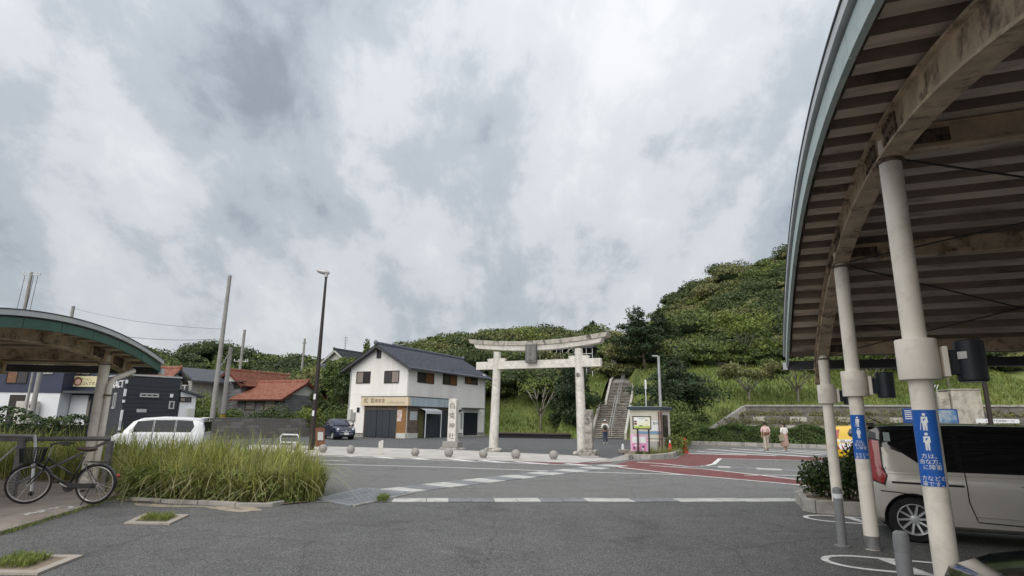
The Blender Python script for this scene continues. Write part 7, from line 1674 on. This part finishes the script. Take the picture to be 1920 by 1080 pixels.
# ================================================================== cycle and rack
M_bkf = mat('dark_cycle_frame', (.015, .018, .018), .35, var=.1, coat=.3); M_chrome = mat('dull_chrome', (.42, .41, .40), .3, metal=.8, var=.15, scale=20, stain=(.16, .10, .07), sscale=14, samt=.5)
M_tyb = mat('cycle_tyre', (.02, .018, .017), .85, var=.2); M_saddle = mat('brown_black_saddle', (.05, .032, .028), .5, var=.2)
bR = G(173, 945, .05); bF = G(58, 945, .05); 
bd = Vector((bF.x - bR.x, bF.y - bR.y, 0)); wbz = 1.10; ba = math.atan2(bd.y, bd.x)
BK = thing('city_bicycle', 'black city bicycle with front basket leaning at the cycle rack', 'bicycle', (bR.x, bR.y, .05), ba, rot=(rad(0), 0, ba))
WR = .335
def wheel(x, turn, name):
    M_ = Matrix.Rotation(turn, 4, 'Z'); Tm = Matrix.Translation((x, 0, WR)) @ M_
    def ring(rad_, rr, n=48, m=8): 
        mb = MB(); V_ = []
        for i in range(n):
            a = 2 * PI * i / n
            for k_ in range(m): b = 2 * PI * k_ / m; V_.append(((rad_ + rr * math.cos(b)) * math.cos(a), rr * math.sin(b), (rad_ + rr * math.cos(b)) * math.sin(a)))
        mb.add(V_, [(i * m + k_, i * m + (k_ + 1) % m, ((i + 1) % n) * m + (k_ + 1) % m, ((i + 1) % n) * m + k_) for i in range(n) for k_ in range(m)]); return mb
    o = ring(WR - .019, .019).xf(Tm).build(name, M_tyb, BK, smooth=True); ring(WR - .045, .012).xf(Tm).build('rim', M_chrome, o, smooth=True)
    mb = MB()
    for i in range(28): 
        a = 2 * PI * i / 28; mb.tube([(0, .025 * (-1) ** i, 0), ((WR - .05) * math.cos(a), 0, (WR - .05) * math.sin(a))], .0022, 4, cap=False)
    mb.xf(Tm); sp = mb.build('spokes', M_chrome, o, fix=False); sp['kind'] = 'stuff'
    MB().lathe([(.03, -.05), (.022, -.02), (.022, .02), (.03, .05)], 12, (0, 0, 0), Matrix.Rotation(PI / 2, 3, 'X')).xf(Tm).build('hub', M_chrome, o)
    mb = MB(); n = 14; V_ = []   # mudguard
    A0, A1 = (rad(-10), rad(165)) if name == 'rear_wheel' else (rad(20), rad(150))
    for i in range(n + 1):
        a = PI - (A0 + (A1 - A0) * i / n)
        for (dy, dr) in ((-.03, .006), (-.015, .018), (.015, .018), (.03, .006)): V_.append(((WR + dr) * math.cos(a), dy, (WR + dr) * math.sin(a)))
    mb.add(V_, [(i * 4 + k_, i * 4 + k_ + 1, (i + 1) * 4 + k_ + 1, (i + 1) * 4 + k_) for i in range(n) for k_ in range(3)]); mb.xf(Tm).build('mudguard', M_bkf, o)
    return o
TURN = rad(24)
wheel(0, 0, 'rear_wheel'); wheel(wbz, TURN, 'front_wheel')
bb = Vector((.44, 0, .29)); seat = Vector((.26, 0, .80)); headb = Vector((.90, 0, .58)); headt = Vector((.855, 0, .80)); hub0 = Vector((0, 0, WR)); hub1 = Vector((wbz, 0, WR))
for nm, a, b, r in (('seat_tube', bb, seat, .016), ('down_tube', headb + Vector((0, 0, .02)), bb, .019), ('top_tube', headt - Vector((0, 0, .04)), bb + (seat - bb) * .35, .016), ('head_tube', headb, headt, .02)): MB().tube([a, b], r, 10).build(nm, M_bkf, BK, smooth=True)
for sg in (-1, 1):
    MB().tube([bb + Vector((0, sg * .03, 0)), hub0 + Vector((0, sg * .06, 0))], .010, 8).build('chain_stay', M_bkf, BK); MB().tube([seat - Vector((.03, 0, .12)) + Vector((0, sg * .025, 0)), hub0 + Vector((0, sg * .06, 0))], .009, 8).build('seat_stay', M_bkf, BK)
    MB().tube([headb, headb + Vector((.03, sg * .045, -.03)), hub1 + Vector((0, sg * .05, 0))], .012, 8).build('fork_blade', M_bkf, BK)
MB().tube([seat, seat + Vector((-.02, 0, .09))], .013, 8).build('seat_post', M_chrome, BK)
MB().ball((.20, 0, .93), .13, 16, 8, sq=(1.05, .72, .34)).ball((.33, 0, .935), .07, 12, 8, sq=(1.3, .5, .5)).build('saddle', M_saddle, BK, smooth=True)
rot2 = Matrix.Rotation(TURN, 4, 'Z')
MB().tube([headt, headt + Vector((-.03, 0, .16))], .014, 8).build('stem', M_chrome, BK)
hb = [Vector(v) for v in ((-.28, .30, .05), (-.12, .28, .07), (-.0, .14, .06), (.02, 0, .0), (-.0, -.14, .06), (-.12, -.28, .07), (-.28, -.30, .05))]
MB().tube([headt + Vector((-.03, 0, .16)) + (rot2 @ v) for v in hb], .012, 8).build('handlebar', M_bkf, BK, smooth=True)
for i in (0, 6): MB().tube([headt + Vector((-.03, 0, .16)) + (rot2 @ hb[i]), headt + Vector((-.03, 0, .16)) + (rot2 @ (hb[i] + Vector((.11, -.01 if i == 0 else .01, .012))))], .018, 8).build('grip', M_blkpl, BK)
# basket of thin wires
mb = MB(); B0 = Vector((wbz - .05, 0, .70))
def bp(u_, v_, z): s_ = .8 + .2 * z / .24; return B0 + (rot2.to_3x3() @ Vector((u_ * .17 * s_ + .06, v_ * .20 * s_, z)))
for z in (0, .05, .10, .15, .20, .24): mb.tube([bp(-1, -1, z), bp(1, -1, z), bp(1, 1, z), bp(-1, 1, z), bp(-1, -1, z)], .006 if z in (0, .24) else .004, 4, cap=False)
for i in range(9):
    q = -1 + 2 * i / 8
    for (a, b) in (((q, -1), (q, -1)), ((q, 1), (q, 1)), ((-1, q), (-1, q)), ((1, q), (1, q))): mb.tube([bp(*a, 0), bp(*b, .24)], .007, 4, cap=False)
    mb.tube([bp(q, -1, 0), bp(q, 1, 0)], .004, 4, cap=False); mb.tube([bp(-1, q, 0), bp(1, q, 0)], .004, 4, cap=False)
o = mb.build('front_basket', M_blkpl, BK, fix=False); o['kind'] = 'stuff'
MB().ball((wbz - .02, 0, .64), .05, 12, 8).build('front_lamp', M_chrome, BK, smooth=True)
MB().tube([(-.05, 0, WR * 2 + .03), (.2, 0, WR * 2 + .045), (.2, .08, WR * 2 + .045), (-.2, .07, WR * 2 + .03), (-.2, -.07, WR * 2 + .03), (.2, -.08, WR * 2 + .045)], .007, 6).build('rear_carrier', M_bkf, BK)
MB().lathe([(.095, -.01), (.095, .01)], 24, bb, Matrix.Rotation(PI / 2, 3, 'X')).build('chain_ring', M_bkf, BK)
MB().box((.22, .05, .31), (.50, .02, .085)).build('chain_guard', M_bkf, BK, bevel=.02)
for a, dy in ((rad(30), .09), (rad(210), -.09)): 
    e_ = bb + Vector((math.cos(a) * .17, dy, math.sin(a) * .17)); cr_ = MB().tube([bb + Vector((0, dy * .6, 0)), e_], .010, 8).build('crank', M_chrome, BK); MB().box(e_ + Vector((0, dy * .5, 0)), (.09, .08, .025)).build('pedal', M_blkpl, BK)
MB().tube([(.02, .09, WR), (.10, .16, .0)], .009, 8).build('kick_stand', M_bkf, BK); MB().ball((-.36, 0, .48), .03, 10, 6).build('rear_reflector', M_redl, BK)
# rack
M_rack = mat('dull_grey_rack_paint', (.13, .125, .125), .6, var=.2, scale=5, stain=(.06, .05, .05), sscale=3, samt=.5)
rk = G(22, 930, .05); RK = thing('cycle_rack', 'grey steel cycle rack with overhead rail at the left edge', 'rack', (rk.x, rk.y, .05), rad(4))
zr = hz(22, 828, rk) - .05
box2('upright', (-.05, -.05, 0), (.05, .05, zr), M_rack, RK); box2('upright', (.05 + 1.2, .55, 0), (.15 + 1.2, .65, zr), M_rack, RK)
box2('rail', (-3.0, -.05, zr - .0), (.06, .05, zr + .1), M_rack, RK); MB().tube([(0, 0, zr + .05), (1.3, .6, zr + .05)], .045, 8).build('rail', M_rack, RK)
MB().tube([(.0, .0, zr * .2), (1.25, .6, zr)], .028, 8).build('diagonal_brace', M_rack, RK); MB().tube([(-.9, 0, .05), (.0, 0, zr)], .022, 8).build('diagonal_brace', M_silver, RK)
MB().tube([(.02, -.05, zr + .12), (.36, -.22, zr + .12), (.44, -.26, zr - .1), (.62, -.42, .12)], .027, 10).build('wheel_guide', M_silver, RK, auto=True); MB().ball((.625, -.425, .10), .045, 10, 8).build('guide_foot', M_blkpl, RK)
MB().tube([(-2.6, -.05, zr + .12), (.02, -.05, zr + .12)], .02, 8).build('top_bar', M_silver, RK)

# ================================================================== people
def skin(name, verts, edges, radii, m, parent, sub=1, root=0):
    me = bpy.data.meshes.new(name); me.from_pydata(verts, edges, []); o = bpy.data.objects.new(name, me); COL.objects.link(o); o.parent = parent; me.materials.append(m)
    md = o.modifiers.new('skin', 'SKIN'); md.use_smooth_shade = True
    for i, sv in enumerate(me.skin_vertices[0].data): sv.radius = radii[i] if isinstance(radii[i], tuple) else (radii[i], radii[i]); sv.use_root = (i == root)
    sm = o.modifiers.new('sub', 'SUBSURF'); sm.levels = sub; sm.render_levels = sub
    return o
M_skin = mat('skin_tone', (.42, .25, .17), .55, var=.04); M_hair = mat('black_hair', (.012, .010, .010), .5, var=.2)
def person(label, p, rz, H, shirt, trou, hair_long=False, skirt=None, cap=None, bag=None, look=0.0, step=.08, shoe=None, arm_bend=(0, 0), bagm=None):
    t = thing('person', label, 'person', p, rz); k = H / 1.7
    # local: faces -y
    hp, kn, an = .90 * k, .49 * k, .08 * k; sh = 1.40 * k
    V_ = [(0, 0, .96 * k), (0, .01, 1.15 * k), (0, 0, 1.33 * k), (0, -.005, 1.47 * k), (0, -.02, 1.56 * k), (0, -.03, 1.64 * k)]; E_ = [(0, 1), (1, 2), (2, 3), (3, 4), (4, 5)]; Rr = [.12, .115, .135, .055, .085, .085]
    Rr = [r * k for r in Rr]
    for sg in (-1, 1):
        n = len(V_); V_ += [(sg * .085 * k, 0, hp), (sg * .095 * k, -.01 + sg * step * .5, kn), (sg * .10 * k, .02 + sg * step, an), (sg * .115 * k, -.13 * k + sg * step, .04 * k)]; E_ += [(0, n), (n, n + 1), (n + 1, n + 2), (n + 2, n + 3)]; Rr += [.09 * k, .06 * k, .042 * k, .036 * k]
        n = len(V_); ab = arm_bend[0 if sg < 0 else 1]
        V_ += [(sg * .17 * k, 0, sh), (sg * .235 * k, .02, 1.13 * k), (sg * .24 * k, -.04 - ab * .16, .89 * k + ab * .20), (sg * .24 * k, -.06 - ab * .22, .81 * k + ab * .26)]; E_ += [(2, n), (n, n + 1), (n + 1, n + 2), (n + 2, n + 3)]; Rr += [.055 * k, .042 * k, .031 * k, .034 * k]
        # fingers as short chains
    skin('body', V_, E_, Rr, M_skin, t, 2)
    for sg in (-1, 1):
        ab = arm_bend[0 if sg < 0 else 1]; hx, hy, hz2 = sg * .24 * k, -.06 - ab * .22, .81 * k + ab * .26
        mb = MB()
        for f in range(4): fx = hy - .03 + f * .018; mb.tube([(hx, fx, hz2 - .01), (hx - sg * .006, fx - .004, hz2 - .05), (hx - sg * .018, fx - .006, hz2 - .085 + abs(f - 1.5) * .006)], [.009, .008, .006], 6)
        mb.tube([(hx, hy - .025, hz2 + .01), (hx - sg * .015, hy - .055, hz2 - .02), (hx - sg * .02, hy - .062, hz2 - .045)], [.010, .009, .007], 6); hn_ = mb.build('fingers', M_skin, t, smooth=True)
        hn_['kind'] = 'stuff'
    # shirt with short sleeves
    S = [(0, 0, .93 * k), (0, .01, 1.12 * k), (0, 0, 1.33 * k), (0, -.0, 1.43 * k)]; SE = [(0, 1), (1, 2), (2, 3)]; SR = [(.175 * k, .125 * k), (.165 * k, .125 * k), (.175 * k, .13 * k), (.07 * k, .07 * k)]
    for sg in (-1, 1): n = len(S); S += [(sg * .18 * k, 0, 1.385 * k), (sg * .235 * k, .015, 1.20 * k), (sg * .245 * k, .0, 1.10 * k)]; SE += [(2, n), (n, n + 1), (n + 1, n + 2)]; SR += [.075 * k, .068 * k, .062 * k]
    skin('shirt', S, SE, SR, shirt, t, 2)
    if skirt: MB().lathe([(.18 * k, .95 * k), (.20 * k, .85 * k), (.23 * k, .55 * k), (.25 * k, .30 * k), (.245 * k, .295 * k)], 20).build('skirt', skirt, t, smooth=True)
    else:
        T = [(0, 0, .97 * k)]; TE = []; TR = [(.165 * k, .12 * k)]
        for sg in (-1, 1): n = len(T); T += [(sg * .088 * k, 0, .87 * k), (sg * .096 * k, -.01 + sg * step * .5, kn), (sg * .10 * k, .02 + sg * step, .12 * k)]; TE += [(0, n), (n, n + 1), (n + 1, n + 2)]; TR += [.105 * k, .082 * k, .072 * k]
        skin('trousers', T, TE, TR, trou, t, 2)
    for sg in (-1, 1): MB().ball((sg * .112 * k, -.06 * k + sg * step, .045 * k), .06 * k, 12, 8, sq=(.85, 2.0, .72)).build('shoe', shoe or M_whr, t, smooth=True)
    # head details
    Rz = Matrix.Rotation(look, 3, 'Z'); hc_ = Vector((0, -.028 * k, 1.60 * k))
    MB().ball(hc_ + Rz @ Vector((0, .018 * k, .028 * k)), .108 * k, 16, 10, sq=(.9, 1.0, 1.05), M=Rz).build('hair', M_hair, t, smooth=True)
    MB().ball(hc_ + Rz @ Vector((0, -.035 * k, -.02 * k)), .083 * k, 16, 10, sq=(.86, .9, 1.2), M=Rz).build('face', M_skin, t, smooth=True)
    MB().add([hc_ + Rz @ Vector(v) for v in ((-.012 * k, -.105 * k, -.02 * k), (.012 * k, -.105 * k, -.02 * k), (0, -.128 * k, -.03 * k), (0, -.105 * k, .015 * k))], [(0, 1, 2), (0, 2, 3), (1, 3, 2)]).build('nose', M_skin, t)
    for sg in (-1, 1):
        MB().ball(hc_ + Rz @ Vector((sg * .03 * k, -.103 * k, .0)), .010 * k, 8, 6).build('eye', M_blkpl, t); MB().ball(hc_ + Rz @ Vector((sg * .085 * k, .0, -.01 * k)), .022 * k, 8, 6, sq=(.5, .8, 1.3)).build('ear', M_skin, t)
    MB().box(hc_ + Rz @ Vector((0, -.103 * k, -.055 * k)), (.035 * k, .01, .008), Rz).build('mouth', mat('lip_tone', (.30, .10, .08), .5, var=0), t)
    if hair_long: MB().ball(hc_ + Rz @ Vector((0, .05 * k, -.10 * k)), .09 * k, 12, 8, sq=(.9, .6, 1.4), M=Rz).build('hair_back', M_hair, t, smooth=True)
    if cap: MB().lathe([(.112 * k, 0), (.11 * k, .05), (.07 * k, .10), (.01, .115)], 16, hc_ + Vector((0, .01, .03 * k))).build('cap', cap, t, smooth=True)
    if bag == 'sling':
        MB().box((.02, .15 * k, 1.03 * k), (.25 * k, .09, .16 * k)).build('sling_bag', bagm, t, bevel=.03); MB().tube([(-.15 * k, .02, 1.42 * k), (-.06 * k, .15 * k, 1.25 * k), (.02, .165 * k, 1.1 * k)], .014, 6).build('bag_strap', bagm, t)
    if bag == 'tote':
        MB().box((.27 * k, .03, .80 * k), (.10, .30, .36), Matrix.Rotation(.1, 3, 'X')).build('tote_bag', bagm, t, bevel=.03); MB().tube([(.26 * k, .12, .96 * k), (.20 * k, .03, 1.38 * k), (.26 * k, -.06, .96 * k)], .012, 6).build('bag_strap', bagm, t)
    if bag == 'pack':
        MB().ball((0, .19 * k, 1.18 * k), .17 * k, 14, 10, sq=(.9, .6, 1.2)).build('backpack', bagm, t, smooth=True)
        for sg in (-1, 1): MB().tube([(sg * .09 * k, .12 * k, 1.40 * k), (sg * .10 * k, -.02, 1.44 * k), (sg * .10 * k, -.13 * k, 1.25 * k)], .014, 6).build('strap', bagm, t)
    return t
sh_p = mat('pale_pink_shirt', (.62, .44, .42), .8, var=.05); sh_w = mat('white_blouse', (.66, .65, .62), .8, var=.05); tr_b = mat('beige_trousers', (.40, .35, .28), .8, var=.06); tr_n = mat('navy_jeans', (.03, .045, .09), .8, var=.1)
sk_p = mat('dusty_pink_skirt', (.36, .24, .20), .85, var=.08, scale=6, stretch=(5, 5, .3)); bag_b = mat('brown_leather_bag', (.14, .06, .035), .5, var=.1); bag_g = mat('khaki_tote', (.28, .25, .17), .8, var=.1); bag_d = mat('dark_backpack', (.05, .045, .045), .7, var=.1)
pp = G(1438, 845.5); person('person in pale pink shirt and beige trousers with brown sling bag, by the hedge', (pp.x, pp.y, .005), rad(176), 1.66, sh_p, tr_b, bag='sling', bagm=bag_b, step=.1, shoe=M_dgrey)
pp = G(1473, 846.2); person('person in white blouse and dusty pink skirt holding a tote bag', (pp.x, pp.y, .005), rad(200), 1.62, sh_w, tr_b, hair_long=True, skirt=sk_p, bag='tote', bagm=bag_g, look=.6, step=.03, shoe=M_whr)
pp = G(1135, 832); person('person in white top and navy jeans with backpack walking to the stairs', (pp.x, pp.y, 0), rad(172), 1.66, sh_w, tr_n, bag='pack', bagm=bag_d, cap=mat('pale_cap', (.55, .52, .48), .8, var=0), step=.12)
